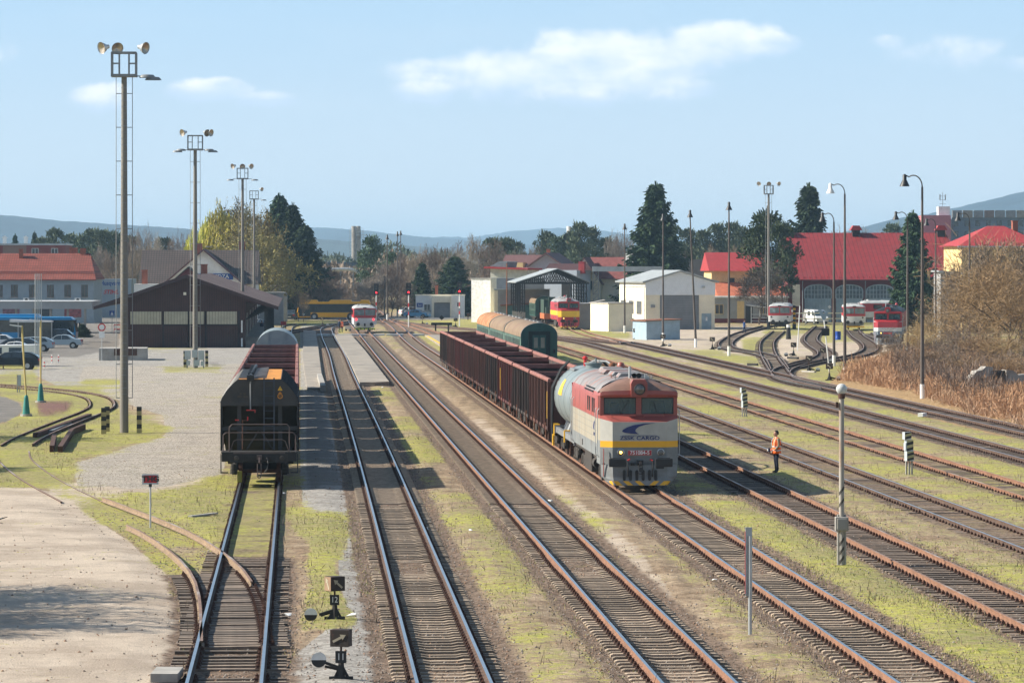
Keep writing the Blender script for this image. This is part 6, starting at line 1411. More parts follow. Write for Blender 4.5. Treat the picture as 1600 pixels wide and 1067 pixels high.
# ------------------------------------------------------------------ platforms, crossings, yard furniture
def slab(name, poly, z0, z1, mt, label, cat):
    """a flat slab from ground points"""
    m = MB(); c = sum((Vector(p[:2]) for p in poly), Vector((0, 0))) / len(poly)
    m.prism([(p[0] - c[0], p[1] - c[1]) for p in poly], z0, z1, 0, 'z'); o = m.build(name, MT[mt], None, loc=(c[0], c[1], 0)); return tag(o, label, cat)
mat('platform_top', (.31, .27, .225), .9, var=.2, scale=.5, col2=(.13, .12, .11), c2amt=.6, c2scale=.4, bump=.2)
e = slab('platform', [at(x, y, .12) for x, y in ((523, 523), (549, 523), (571, 548), (598, 583), (608, 596), (585, 597), (562, 597), (545, 560))], -.25, .12, 'platform_top', 'long low asphalt platform between the polished track and the railcar', 'platform')
e = slab('platform', [at(x, y, .0) for x, y in ((474, 516), (493, 516), (497, 541), (505, 606), (497, 606), (480, 606), (473, 560))], -.25, .0, 'platform_top', 'narrow low platform strip beside the grey covered wagon', 'platform')
m = MB(); m.bar(at(499, 588, .10), at(505, 607, .10), .35, .45); tag(m.build('kerb_stone', MT['concrete']), 'loose concrete edging stones at the near end of the narrow platform', 'kerb')
e = slab('platform', [at(x, y, .05) for x, y in ((664, 523), (700, 523), (760, 522), (800, 560), (780, 590), (697, 545))], -.25, .05, 'platform_top', 'platform end with a yellow line behind the last open wagon', 'platform')
m = MB(); m.bar(at(668, 525, .07), at(698, 542, .07), .25, .05); tag(m.build('safety_line', MT['yellow_paint']), 'yellow line painted along the far platform edge', 'line marking')
m = MB()
for (xa, xb) in ((495, 515), (517, 523), (527, 572), (584, 600), (604, 630), (645, 662)): m.box(atY(xa, 484)[0], atY(xb, 484)[0], 483, 486, -.25, -.01)
tag(m.build('foot_crossing', MT['galvanised']), 'grey plank foot crossing laid across the tracks at the platform ends', 'crossing')
# kerb-like road crossing far behind
m = MB(); m.box(atY(-100, 600)[0], atY(800, 600)[0], 640, 655, -.17, -.12); o = m.build('road', MT['asphalt']); o['kind'] = 'structure'

def lattice_mast(px, py, hgt, lab, lamps, base_h=0):
    e = empty('floodlight_mast', at(px, py), .05, lab, 'floodlight mast', 'floodlight masts')
    h = hgt - 1.9; m = MB()
    m.cyl((0, 0, 0), (0, 0, h), .225, 12, 0, .14); m.build('shaft', MT['pole_concrete'], e, 50)
    m = MB()
    for x in (-.42, .42): m.tube([(x, .1, 1.8), (x, .1, h)], .018, 4)
    k = 1.8
    while k < h: 
        m.bar((-.42, .1, k), (.42, .1, k), .04)
        k += 1.75
    m.build('climbing_cage', MT['steel_grey'], e)
    m = MB(); z = 2.0
    while z < h: m.bar((-.14, -.28, z), (.14, -.28, z), .025); z += .33
    m.build('rung', MT['steel_grey'], e)
    m = MB(); m.box(-.65, .65, -.45, .45, h, h + .14)
    for x in (-.62, -.25, .25, .62):
        for y in (-.42, .42): m.bar((x, y, h), (x, y, h + 1.25), .05 if abs(x) < .5 else .09)
    for y in (-.42, .42): m.bar((-.65, y, h + 1.25), (.65, y, h + 1.25), .09); m.bar((-.62, y, h + .7), (-.25, y, h + .7), .04); m.bar((.62, y, h + .7), (.25, y, h + .7), .04)
    m.build('lamp_platform', MT['steel_grey'], e)
    for (x, d, kind) in lamps:
        if kind == 'flood':
            m = MB(); pr = [(.06, -.30), (.11, -.25), (.12, -.12), (.20, -.02), (.30, .18), (.32, .22)]
            v = Vector((d, -.75, -.25)).normalized(); q = v.to_track_quat('Z', 'Y')
            m.lathe(pr, 18); m.v = [tuple(q @ Vector(p) + Vector((x, -.2, h + 1.52))) for p in m.v]; fl = m.build('floodlight', MT['galvanised'], e, 50)
            m = MB(); m.lathe([(.30, .17), (.0, .05)], 18); m.v = [tuple(q @ Vector(p) + Vector((x, -.2, h + 1.52))) for p in m.v]; m.build('reflector', mat('reflector', (.5, .42, .33), .25, .6, var=.3), fl)
        else:
            m = MB(); sgn = 1 if x > 0 else -1; m.tube([(sgn * .6, 0, h + .05), (sgn * 1.1, 0, h + .05)], .03); m.build('arm', MT['steel_grey'], e)
            m = MB(); m.lathe([(.0, .14), (.3, .12), (.42, 0), (.42, -.04)], 16, 0, (x, 0, h - .12 if kind == 'low' else h + .0)); m.v = [(p[0], p[1] * .6, p[2]) for p in m.v]; m.build('street_lamp_head', MT['steel_grey'], e, 50)
    return e
lattice_mast(194, 676, 20.3, 'tallest floodlight mast in the photo, at far left beside striped posts', [(-1.0, -.9, 'flood'), (-.4, .3, 'flood'), (.95, 1.0, 'flood'), (1.2, 0, 'hi'), (1.5, 0, 'low')])
lattice_mast(305, 575, 20.4, 'second tallest floodlight mast rising from grey cabinets before the goods shed', [(-.95, -.9, 'flood'), (.9, .6, 'flood'), (1.2, 1.0, 'flood'), (-1.2, 0, 'hi'), (-1.5, 0, 'low'), (1.2, 0, 'hi'), (1.5, 0, 'low')])
lattice_mast(379, 534, 20.6, 'third floodlight mast with a short middle post, before the budding trees', [(-1.0, -.8, 'flood'), (.9, .6, 'flood'), (0, 0, 'flood'), (-1.4, 0, 'low'), (1.4, 0, 'low')])
lattice_mast(397, 510, 20.3, 'farthest left floodlight mast carrying a single floodlight', [(1.0, .8, 'flood'), (1.4, 0, 'low')])
lattice_mast(1201, 514, 20.6, 'floodlight mast with three lamps beside the pine on the right', [(-1.3, -.5, 'flood'), (0, 0, 'flood'), (1.3, .5, 'flood')])
# striped posts and cabinets round mast feet
def stripe_post(px, py, h, lab, w=.13):
    e = empty('striped_post', at(px, py), .1, lab, 'post', 'black and yellow posts round the mast feet'); m = MB(); n = 6
    for k in range(n): m.box(-w, w, -w, w, h * k / n, h * (k + 1) / n, k % 2)
    m.build('post', [mat('post_yellow', (.42, .36, .18), .8, var=.2), MT['black_paint']], e)
stripe_post(162, 678, 1.35, 'black and yellow post nearest left of the tallest mast'); stripe_post(167.5, 674, 1.3, 'black and yellow post tucked behind the nearest left one'); stripe_post(217.5, 676, 1.35, 'black and yellow post right of the tallest mast')
stripe_post(289, 574, 1.4, 'black and yellow post left of the grey cabinets'); stripe_post(323, 573, 1.4, 'black and yellow post right of the grey cabinets')
e = empty('electrical_cabinet', at(306, 575), 0, 'cluster of pale grey electrical cabinets at the foot of the second mast', 'cabinet')
for i, (x, z, w, h) in enumerate(((-.65, .75, .5, .75), (-.05, .9, .45, .65), (.5, .7, .5, .8), (-.6, .25, .3, .4), (.1, .2, .5, .5), (.62, .2, .3, .4))): m = MB(); m.box(x - w / 2, x + w / 2, -.62, -.35, z, z + h); m.build('cabinet_box', mat('cabinet_grey', (.42, .47, .50), .6, var=.1), e)
m = MB()
for x in (-.7, 0, .7): m.box(x - .05, x + .05, -.45, -.35, 0, 1.5)
m.build('support', MT['steel_grey'], e)

def yard_lamp(px, py, h, lab, arm=-1.0, shade='black_paint', dirn=-1, lean=0, pole='pole_dark'):
    e = empty('yard_lamp', at(px, py), 0, lab, 'lamp post', 'lamp posts in the yard'); m = MB()
    hs = h - .9
    m.cyl((0, 0, .9), (lean, 0, hs), .135, 10, 0, .07); m.build('shaft', MT[pole], e, 50)
    m = MB(); m.cyl((0, 0, 0), (0, 0, .95), .15, 10); m.build('white_foot', MT['plaster_white'], e)
    if arm:
        a = abs(arm); pts = [(lean, 0, hs)] + [(lean + dirn * (a / 2 - a / 2 * math.cos(R(t))), 0, hs + .75 * math.sin(R(t))) for t in range(0, 121, 15)]
        pts.append((lean + dirn * a, 0, h - .12)); m = MB(); m.tube(pts, .045, 6); m.build('bracket', MT['steel_grey'] if shade != 'black_paint' else MT['pole_dark'], e)
        x, z = pts[-1][0], pts[-1][2]
    else: x, z = lean, hs + .75
    m = MB(); m.lathe([(.05, .0), (.13, -.08), (.13, -.38), (.16, -.42), (.30, -.72), (.33, -.80), (.0, -.70)], 18, 0, (x, 0, z + .05)); m.build('lamp_shade', MT[shade], e, 50)
    return e
yard_lamp(1320, 592, 15.1, 'bracket lamp post with a white shade right of the sphere lamp', 1.1, 'white_paint')
yard_lamp(1441, 623, 14.7, 'tallest black shaded bracket lamp post among the dry reeds', 1.15)
yard_lamp(1303, 572, 13.4, 'dark post left of the white shaded lamp with a black shade', 1.0)
yard_lamp(1418, 560, 13.9, 'black shaded bracket lamp post before the spruce at the right', 1.1)
yard_lamp(1462, 540, 14.0, 'slim bracket lamp post in front of the red shed roof, right of the spruce', 1.0)
yard_lamp(1515, 560, 13.8, 'bracket lamp post rising out of the bare bushes', 1.1)
yard_lamp(1139, 556, 15.0, 'straight lamp post right of the warehouse with an upright shade', 0)
yard_lamp(1087, 543, 14.8, 'straight lamp post in front of the warehouse roller door', 0, lean=-.6)
yard_lamp(1036, 533, 14.9, 'straight lamp post standing behind the blue shed', 0)
yard_lamp(976, 520, 14.4, 'straight lamp post in front of the cream annexe', 0)
yard_lamp(605, 500, 14.0, 'leftmost of the three far lamp posts beyond the railcar', 0)
yard_lamp(621, 495, 14.9, 'middle one of the three far lamp posts beyond the railcar', 0)
yard_lamp(626, 493, 15.2, 'rightmost of the three far lamp posts beyond the railcar', 0)
def plain_post(px, py, h, r, mt, lab, cat='pole', name='pole', lean=(0, 0)):
    m = MB(); m.cyl((0, 0, 0), (lean[0], lean[1], h), r, 8, 0, r * .8); return tag(m.build(name, MT[mt], None, loc=at(px, py)), lab, cat)
plain_post(792, 505, 9.2, .10, 'rust', 'rust brown iron pole in front of the grey workshop'); plain_post(752, 500, 4.5, .12, 'pole_dark', 'short dark pole against the mottled white wall')
plain_post(601, 497, 7.0, .10, 'pole_dark', 'thin dark pole left of the far lamp posts'); plain_post(1262, 492, 4.5, .15, 'soot', 'dark jagged post by the loading fence')

# sphere lamp
e = empty('globe_lamp', at(1315, 882), 0, 'globe lamp on a rusty striped pole with a grey box, foreground right', 'lamp post')
m = MB(); m.cyl((0, 0, 1.4), (0, 0, 4.85), .075, 12); m.build('pole', mat('globe_pole', (.36, .33, .29), .7, var=.2, streak=4, col2=(.26, .13, .06), c2amt=.9, c2scale=2.0), e, 40)
m = MB()
for x in (-.10, 0, .10): m.cyl((x, 0, 0), (x, 0, 1.45), .035 if x else .075, 8)
m.build('leg', MT['concrete'], e)
for k in range(5):
    m = MB(); z = .1 + k * .26 if k < 3 else 1.75 + (k - 3) * .34; m.loft([[(.078 * math.cos(t), .078 * math.sin(t), z + .10 * math.cos(t)) for t in [i * math.pi / 6 for i in range(12)]], [(.078 * math.cos(t), .078 * math.sin(t), z + .10 + .10 * math.cos(t)) for t in [i * math.pi / 6 for i in range(12)]]], 0, True, (False, False)); m.build('black_band', mat('worn_black', (.06, .052, .045), .8, var=.5, scale=9), e)
m = MB(); m.box(-.19, .19, -.16, .12, .98, 1.38); m.box(-.14, .14, -.19, -.16, 1.02, 1.34); m.build('junction_box', MT['concrete'], e, bevel=.02)
m = MB(); m.lathe([(.16 * math.sin(R(a)) , .16 * math.cos(R(a))) for a in range(0, 181, 12)], 24, 0, (0, 0, 5.05)); m.v = [(x, y, 5.05 + (z - 5.05)) for x, y, z in m.v]; gl = m.build('globe', mat('globe_grey', (.55, .57, .56), .3, var=.2, scale=6), e, 80)
m = MB(); m.cyl((0, 0, 4.78), (0, 0, 4.92), .10, 12); m.box(-.17, -.09, -.06, .06, 4.52, 4.68); m.build('socket', MT['rust_dark'], e)
# slim steel post foreground
e = empty('steel_channel_post', at(1170, 991), 0, 'upright galvanised channel post standing alone by the near track', 'post')
m = MB(); m.cyl((.03, 0, 0), (.03, 0, 2.3), .045, 10); m.build('tube', MT['galvanised'], e, 40)
m = MB(); m.box(-.07, .08, .02, .05, .9, 2.5); m.box(-.08, -.06, -.03, .05, .9, 2.5); m.build('channel', MT['galvanised'], e); m = MB(); m.box(-.085, -.08, -.03, .05, .95, 2.4); m.build('red_edge', MT['red_paint'], e)

def low_signal(px, py, lab, sc_=1.0):
    e = empty('low_signal', at(px, py), .35, lab, 'signal', 'low striped signals beside the rust brown track'); e.scale = (sc_, sc_, sc_ * .77)
    mat('signal_stripe_y', (.44, .40, .20), .7, var=.25)
    for x in (-.12, .02, .14): m = MB(); m.box(x - .03, x + .03, -.03, .03, 0, .75); m.build('leg', MT['concrete'], e)
    for x0, x1, y0, y1, z0, z1 in ((-.14, .17, -.12, .14, .72, 1.25), (-.14, .17, -.08, .14, 1.25, 1.85), (-.24, .06, -.12, .12, 1.88, 2.28)):
        m = MB(); m.box(x0, x1, y0, y1, z0, z1); b = m.build('signal_box', MT['cabinet_grey'], e); n = max(2, int((z1 - z0) / .13))
        for k in range(n):
            m = MB(); za = z0 + (z1 - z0) * k / n; zb = z0 + (z1 - z0) * (k + 1) / n; m.add([(x0 + .01, y0 - .006, za), (x1, y0 - .006, za + .09), (x1, y0 - .006, min(z1, zb + .09)), (x0 + .01, y0 - .006, zb)], [(0, 1, 2, 3)]); m.build('stripe', MT['signal_stripe_y' if k % 2 else 'black_paint'], b)
    m = MB(); m.box(-.19, -.14, -.1, .1, 1.3, 1.7); m.build('lid', MT['cabinet_grey'], e)
low_signal(1163, 651, 'low striped signal nearer the locomotive, left of the vest wearing worker', .95); low_signal(1420, 741, 'low striped signal with a hooded top at the right, in the dry grass')

def block_signal(px, py, h, lab):
    e = empty('colour_light_signal', at(px, py), 0, lab, 'signal', 'tall red light signals at the station throat')
    for k in range(8): m = MB(); z0 = h * k / 8 - .0; m.cyl((0, 0, h * k / 8), (0, 0, h * (k + 1) / 8), .085, 8); m.build('post_section', MT['red_paint' if k in (3, 5) else 'white_paint'], e)
    m = MB(); m.box(-.36, .36, -.05, .25, h, h + 1.75); hd = m.build('signal_head', MT['black_paint'], e)
    for k in range(3):
        m = MB(); z = h + 1.4 - k * .5; m.lathe([(.13, -.06), (.0, -.07)], 14, 0, (0, 0, z), 'y'); m.build('lens', MT['lamp_red' if k == 2 else 'lamp_lens'], hd)
        m = MB(); m.tube([(-.14, -.08, z), (-.1, -.25, z + .1), (0, -.28, z + .15), (.1, -.25, z + .1), (.14, -.08, z)], .02, 4); m.build('hood', MT['black_paint'], hd)
    m = MB(); m.box(-.12, .12, -.15, .1, h * .48, h * .56); m.build('junction_box', MT['galvanised'], e)
block_signal(588, 505, 4.3, 'red light signal right behind the railcar'); block_signal(638.5, 511, 4.6, 'red light signal in the middle, left of the signal cabin'); block_signal(718, 510, 4.7, 'red light signal in front of the signal cabin right end')

def switch_stand(px, py, lab, rz=0, num=None, box='arrow', ball=-1, sc_=1., lamp=True, white=True):
    e = empty('switch_stand', at(px, py), 0, lab, 'switch stand', 'switch stands with lantern boxes'); e.scale = (sc_,) * 3
    m = MB(); m.cyl((0, 0, 0), (0, 0, .42), .09, 8, 0, .05); m.bar((-.14, 0, .0), (.0, 0, .3), .06); m.bar((.16, 0, .0), (.0, 0, .3), .06); m.box(-.25, .25, -.06, .06, -.02, .05); m.build('frame', MT['soot'], e)
    m = MB(); m.bar((0, -.02, .22), (ball * .38, -.05, .36 if ball < 0 and white else .10), .06); m.bar((0, .03, .18), (ball * .34, .0, .26 if white else .07), .05); lv = m.build('throw_lever', MT['soot'], e)
    m = MB(); zc = .40 if white else .10; wx = ball * (.46 if white else .58); m.lathe([(.0, .045), (.155, .04), (.155, -.04), (.0, -.045)], 22, 0, (wx, -.05, zc), 'y')
    w_ = m.build('weight', MT['black_paint'], lv, 40)
    m = MB(); m.lathe([(.159, -.03), (.159, -.048), (0, -.05)], 22, 0, (wx, -.05, zc), 'y')
    m.f = [f for f in m.f if (sum(m.v[i][2] for i in f) / len(f)) > zc + .01]; m.m = [0] * len(m.f)
    m.build('weight_white_half', MT['white_paint'], w_)
    m = MB(); m.cyl((0, 0, .4), (0, 0, .72), .022, 8); m.build('spindle', MT['rust_dark'], e)
    if num is not None:
        m = MB(); m.box(-.115, .115, -.115, -.10, .34, .59); np_ = m.build('number_plate', MT['black_paint'], e); text_obj(num, .20, MT['white_paint'], np_, (0, -.12, .465), sx=.85, depth=.002)
    m = MB(); m.box(-.195, .195, -.16, .16, .68, 1.03); bx = m.build('lantern_box', mat('lantern_brown', (.035, .024, .018), .7, var=.3, col2=(.12, .05, .03), c2amt=.6, c2scale=3), e); bx.rotation_euler = (0, 0, rz)
    ang = R(28) if ball < 0 and num == '11' else R(140)
    ar = [(-.15, -.025), (.05, -.025), (.05, -.065), (.16, 0), (.05, .065), (.05, .025), (-.15, .025)]
    P_ = [(x * math.cos(ang) - z * math.sin(ang), x * math.sin(ang) + z * math.cos(ang) + .855) for x, z in ar]
    m = MB(); m.prism(P_, -.172, -.164); m.build('arrow', mat('arrow_cream', (.42, .37, .27), .7), bx)
    if num == '12':
        m = MB(); P2 = [(x * math.cos(R(60)) - z * math.sin(R(60)), x * math.sin(R(60)) + z * math.cos(R(60)) + .855) for x, z in ar]
        m.prism(P2, -.206, -.200, 0, 'x'); m.build('arrow', MT['arrow_cream'], bx)
        m = MB(); m.box(-.1995, -.1955, -.155, .155, .685, 1.025); m.build('pale_panel', mat('panel_buff', (.28, .18, .11), .7, var=.2), bx)
    return e
switch_stand(533, 1060, 'switch stand with plate 11 and a half white counterweight, nearest in the foreground', R(-12), '11', ball=-1)
switch_stand(523, 966, 'switch stand with plate 12 and a double sided arrow lantern', R(32), '12', ball=-1, white=False)
for i, (x, y, b, n, lab) in enumerate(((998, 0, 1, None, ''),)): pass
for x, y, b, lab in ((993, 530, 1, 'small switch stand at the left corner of the blue shed'), (1036, 541, 1, 'small switch stand right below the blue shed front'), (1113, 546, 1, 'small switch stand at the start of the small curved siding'), (1240, 556, -1, 'switch stand between the two curved sidings'), (1264, 580, 1, 'switch stand left of the snaking siding, with a white plank beside it'), (1296, 594, 1, 'switch stand nearest the reeds, with a white counterweight'), (660, 507, 1, 'switch stand on the grass left of the diamond board'), (712, 511, -1, 'switch stand at the foot of the right hand signal'), (504, 509, 1, 'switch stand left of the couple on the platform'), (1286, 566, 1, 'switch stand between the snaking siding and the blue leaning signboard')):
    switch_stand(x, y, lab, R(-15), None, ball=b, white=False, sc_=1.25)
# THG sign
e = empty('red_sign', at(235, 824), 0, 'red rectangular sign daubed with black letters THG on a thin post', 'sign')
m = MB(); m.cyl((0, 0, 0), (0, 0, 1.42), .03, 8); m.build('post', MT['galvanised'], e); m = MB(); m.box(-.05, .05, -.05, .03, 1.34, 1.44); m.build('clamp', MT['black_paint'], e)
m = MB(); m.box(-.27, .27, -.03, -.01, 1.42, 1.76); sg = m.build('sign_plate', mat('plate_grey', (.42, .47, .52), .5, var=.2), e); m = MB(); m.box(-.215, .215, -.036, -.031, 1.475, 1.715); m.build('red_field', mat('field_red', (.42, .01, .02), .5, var=.2), sg)
text_obj('THG', .24, MT['black_paint'], sg, (.01, -.04, 1.595), sx=1.15, bold=.010)
# sleepers piles, old frog pieces, slabs in the left grass
def lay(name, a, b, w, h, mt, lab, cat, z=0):
    A = at(*a); B = at(*b); m = MB(); c = (A + B) / 2; m.bar(A - c + Vector((0, 0, h / 2 + z)), B - c + Vector((0, 0, h / 2 + z)), w, h); return tag(m.build(name, MT[mt], None, loc=c), lab, cat)
lay('scrap_rail', (55, 683), (140, 652), .25, .22, 'rust_dark', 'long scrap rail lying beside the looping track', 'scrap rail'); lay('scrap_rail', (78, 677), (122, 657), .3, .16, 'steel_grey', 'shorter scrap rail frog between the looping track and the long scrap rail', 'scrap rail', .0)
lay('scrap_rail', (94, 707), (112, 679), .22, .3, 'rust_dark', 'bent scrap rail standing on the grass, lower half', 'scrap rail'); lay('scrap_rail', (112, 679), (131, 671), .20, .3, 'rust_dark', 'upper half of the bent scrap rail on the grass', 'scrap rail'); lay('scrap_rail', (81, 706), (85, 687), .22, .3, 'rust_dark', 'shortest scrap rail piece left of the bent one', 'scrap rail')
lay('stone_slab', (240, 1060), (282, 1060), 1.4, .18, 'concrete', 'square concrete cover slab at the bottom edge left of the tracks', 'slab')
lay('stone_slab', (297, 808), (338, 803), .16, .06, 'concrete', 'flat pale stone strip in the grass between turnout and hopper wagon', 'slab')
lay('timber_plank', (1254, 581), (1274, 582), .2, .12, 'concrete', 'white plank lying by the snaking siding', 'plank'); lay('timber_plank', (1231, 560.5), (1247, 561), .2, .2, 'soot', 'dark plank lying between the curved sidings', 'plank'); lay('timber_plank', (1168, 571), (1184, 571.3), .2, .2, 'soot', 'dark plank lying left of the curved sidings near the brown track', 'plank')
lay('white_stone', (1438, 651), (1444, 650), .3, .2, 'white_paint', 'white stone on the grass right of the globe lamp', 'stone')
# cable posts, ramp, signs, bollards at left
e = empty('loading_ramp', at(192, 563), .08, 'stained concrete loading ramp wall behind the tallest mast', 'ramp')
m = MB(); m.box(-2.2, 2.2, 0, 6, 0, 1.1); m.build('wall', MT['concrete'], e); m = MB(); m.box(-.8, 1.3, -.06, -.005, .45, 1.08); m.build('rust_plate', MT['rust_dark'], e)
def disc_sign(px, py, h, lab, col='red_paint', r=.33, tri=None, plate=True):
    e = empty('traffic_sign', at(px, py), 0, lab, 'traffic sign'); m = MB(); m.cyl((0, .03, 0), (0, .03, h), .035, 8); m.build('post', MT['galvanised'], e)
    if tri is None:
        m = MB(); m.lathe([(r, 0), (0, 0)], 24, 0, (0, -.01, h - r), 'y'); s_ = m.build('disc', MT[col], e); m = MB(); m.lathe([(r * .68, -.006), (0, -.006)], 24, 0, (0, -.01, h - r), 'y'); m.build('disc_field', MT['white_paint'], s_)
    else: m = MB(); m.box(-r, r, -.02, 0, h - 2 * r, h); s_ = m.build('board', MT[tri], e); m = MB(); m.prism([(-r * .6, h - 1.7 * r), (r * .6, h - 1.7 * r), (0, h - .4 * r)], -.03, -.021); m.build('symbol', MT['white_paint'], s_)
    if plate: m = MB(); m.box(-.25, .25, -.02, 0, h - 2 * r - .62, h - 2 * r - .05); m.build('supplementary_plate', MT['white_paint'], e)
disc_sign(159, 564, 3.45, 'round no vehicles sign with a red rim left of the goods shed', r=.36); disc_sign(175, 520, 2.9, 'blue pedestrian crossing sign near the shop wall', tri='sign_blue', r=.33, plate=False); disc_sign(100, 528, 2.6, 'round sign backs on a post near the canopy columns', 'galvanised', r=.35)
e = empty('road_barrier', at(183, 521), 0, 'red and white slatted road barrier left of the goods shed', 'barrier')
for k in range(4): m = MB(); m.box(-.4, .4, -.02, .02, .2 + k * .28, .36 + k * .28); m.build('slat', MT['red_paint' if k % 2 else 'white_paint'], e)
m = MB(); m.box(-.42, -.38, -.03, .03, 0, 1.2); m.box(.38, .42, -.03, .03, 0, 1.2); m.build('frame', MT['red_paint'], e)
for (px, py), lab in (((5, 577), 'striped bollard in front of the black estate car'), ((69.5, 576), 'striped bollard at the foot of the flagpoles'), ((81, 567), 'left of the two far striped bollards'), ((91.5, 567), 'right of the two far striped bollards')):
    e = empty('bollard', at(px, py), 0, 'red and white ' + lab, 'bollard', 'red and white bollards by the car park')
    m = MB()
    for k in range(5): m.cyl((0, 0, k * .15), (0, 0, (k + 1) * .15), .05, 8, k % 2)
    m.build('post', [MT['white_paint'], MT['red_paint']], e)
for k, (x, lab) in enumerate(((55, 'leftmost'), (58, 'second'), (61, 'third'), (64.5, 'rightmost'))):
    e = empty('flagpole', at(x, 573), 0, f'{lab} of four slim grey flagpoles beside the parked van', 'flagpole', 'flagpoles beside the parked van'); m = MB(); m.cyl((0, 0, 0), (0, 0, 8.0), .045, 8, 0, .035); m.build('pole', MT['galvanised'], e)
for (x, y, lean, lab) in ((41, 650, -.25, 'leaning yellow lamp post on a green cone base, nearer the road'), (63.5, 629, .0, 'upright yellow lamp post on a green cone base by the flagpoles')):
    e = empty('yellow_lamp_post', at(x, y), 0, lab, 'lamp post'); m = MB(); m.cyl((0, 0, 1.0), (lean, 0, 5.2), .055, 8); m.build('shaft', mat('faded_yellow', (.52, .40, .14), .7, var=.2, streak=3), e)
    m = MB(); m.cyl((0, 0, .1), (0, 0, 1.1), .22, 14, 0, .12); m.lathe([(.12, 1.1), (.08, 1.2), (0, 1.22)], 14); m.build('cone_base', mat('green_cone', (.02, .20, .17), .6, var=.2), e, 40); m = MB(); m.cyl((0, 0, -.02), (0, 0, .12), .34, 14); m.build('footing', MT['concrete'], e)
    m = MB(); m.bar((lean, 0, 5.15), (lean - .7, 0, 5.25), .10, .06); m.build('lamp_arm', MT['white_paint'], e)
e = empty('cable_box_post', at(29, 613), 0, 'grey cable box on two posts beside the yellow lamp posts', 'cabinet'); m = MB(); m.box(-.12, -.04, 0, .08, 0, 1.2); m.box(.04, .10, 0, .06, 0, .5); m.build('leg', MT['concrete'], e); m = MB(); m.box(-.02, .16, -.1, .1, .45, 1.2); m.build('box', MT['cabinet_grey'], e)
# buffer stops and diamond board
e = empty('buffer_stop', at(443, 518), YAW, 'red buffer stop board at the end of the left train track', 'buffer stop'); m = MB(); m.box(-.38, .38, -.05, .0, .85, 1.35); m.build('board', MT['red_paint'], e); m = MB(); m.bar((-.3, 0, 0), (-.3, 0, .9), .1); m.bar((.3, 0, 0), (.3, 0, .9), .1); m.build('post', MT['soot'], e)
e = empty('buffer_stop', at(690, 518), 0, 'black timber buffer stop with a diamond board behind the last open wagon', 'buffer stop'); m = MB(); m.box(-1.4, 1.4, -.15, .15, .85, 1.2); m.build('beam', MT['soot'], e)
for x in (-.8, .9): m = MB(); m.bar((x, 0, 0), (x, 0, .9), .2); m.build('post', MT['soot'], e)
m = MB(); m.prism([(-.35, 1.85), (0, 2.2), (.35, 1.85), (0, 1.5)], -.05, 0); m.build('diamond_board', MT['black_paint'], e)
e = empty('buffer_stop', at(738, 500), 0, 'far timber buffer stop right of the signal cabin with a small diamond board', 'buffer stop'); m = MB(); m.box(-.9, .9, -.1, .1, .8, 1.1); m.build('beam', MT['rust_dark'], e)
for x in (-.7, .7): m = MB(); m.bar((x, 0, 0), (x, 0, .9), .15); m.build('post', MT['rust_dark'], e)
# sidings furniture
e = empty('leaning_signboard', at(1296, 582), 0, 'blue grey V shaped signboard on a leaning white post by the snaking siding', 'sign')
m = MB(); m.cyl((0, 0, 0), (-.45, 0, 4.4), .05, 8); m.build('post', MT['white_paint'], e); m = MB(); m.prism([(-.95, 5.1), (-.7, 5.15), (-.45, 4.75), (-.2, 5.15), (0, 5.1), (-.35, 4.3), (-.55, 4.3)], -.05, 0); m.build('arms', MT['shed_blue'], e); m = MB(); m.box(-.65, .0, -.08, -.02, 3.0, 3.6); m.build('black_plate', MT['black_paint'], e)
e = empty('water_crane_stub', at(1232, 530), 0, 'dark stump with a white top between the sidings', 'stump'); m = MB(); m.cyl((0, 0, 0), (0, 0, 1.4), .32, 12, 0, .22); m.build('stump', MT['soot'], e); m = MB(); m.cyl((0, 0, 1.4), (0, 0, 1.75), .24, 12); m.build('white_top', MT['white_paint'], e)
e = empty('thin_white_post', at(1246, 548), 0, 'thin white post right of the dark stump', 'post'); m = MB(); m.cyl((0, 0, 0), (.25, 0, 4.6), .05, 8); m.build('post', MT['white_paint'], e)
e = empty('blue_barrel', at(1309.5, 531), 0, 'bright blue barrel beside the dark lamp post', 'barrel'); m = MB(); m.lathe([(0, 0), (.32, 0), (.34, .3), (.32, .33), (.34, .65), (.32, 1.0), (0, 1.0)], 16); m.build('drum', mat('barrel_blue', (.01, .06, .35), .4), e, 40)
e = empty('striped_gate_post', at(1241, 514), 0, 'thick yellow and black striped post beside the red and grey railcar', 'post'); m = MB()
for k in range(8): m.box(-.18, .18, -.1, .1, .7 + k * .32, .7 + (k + 1) * .32, k % 2)
m.box(-.25, .25, -.12, .12, 0, .7, 1); m.build('post', [MT['yellow_paint'], MT['black_paint']], e)
e = empty('loading_fence', at(1285, 508), 0, 'low pale fence rail in front of the engine shed', 'fence')
for z in (.9, 1.7): m = MB(); m.box(-4.2, 4.6, 0, .08, z, z + .15); m.build('rail', MT['plaster_cream'], e)
for k in range(7): m = MB(); m.box(-4 + k * 1.4, -3.9 + k * 1.4, 0, .1, 0, 1.8); m.build('post', MT['concrete'], e)
e = empty('ruined_wall', at(1560, 612), .3, 'ruined pale wall with a dark opening among the reeds at right', 'ruin'); m = MB(); m.prism([(-2.2, 0), (-.4, 0), (-.4, 1.7), (-.9, 1.75), (-1.2, 1.5), (-1.6, 1.45), (-1.9, 1.1), (-2.2, .9)], 0, .9); m.prism([(.6, 0), (4, 0), (4, .6), (3.4, .9), (2.9, .85), (2.2, 1.2), (1.5, 1.15), (1.1, 1.45), (.6, 1.5)], 0, .8); m.box(-.4, .6, .2, .8, 0, 1.45, 1); m.build('wall', [MT['concrete'], MT['soot']], e)
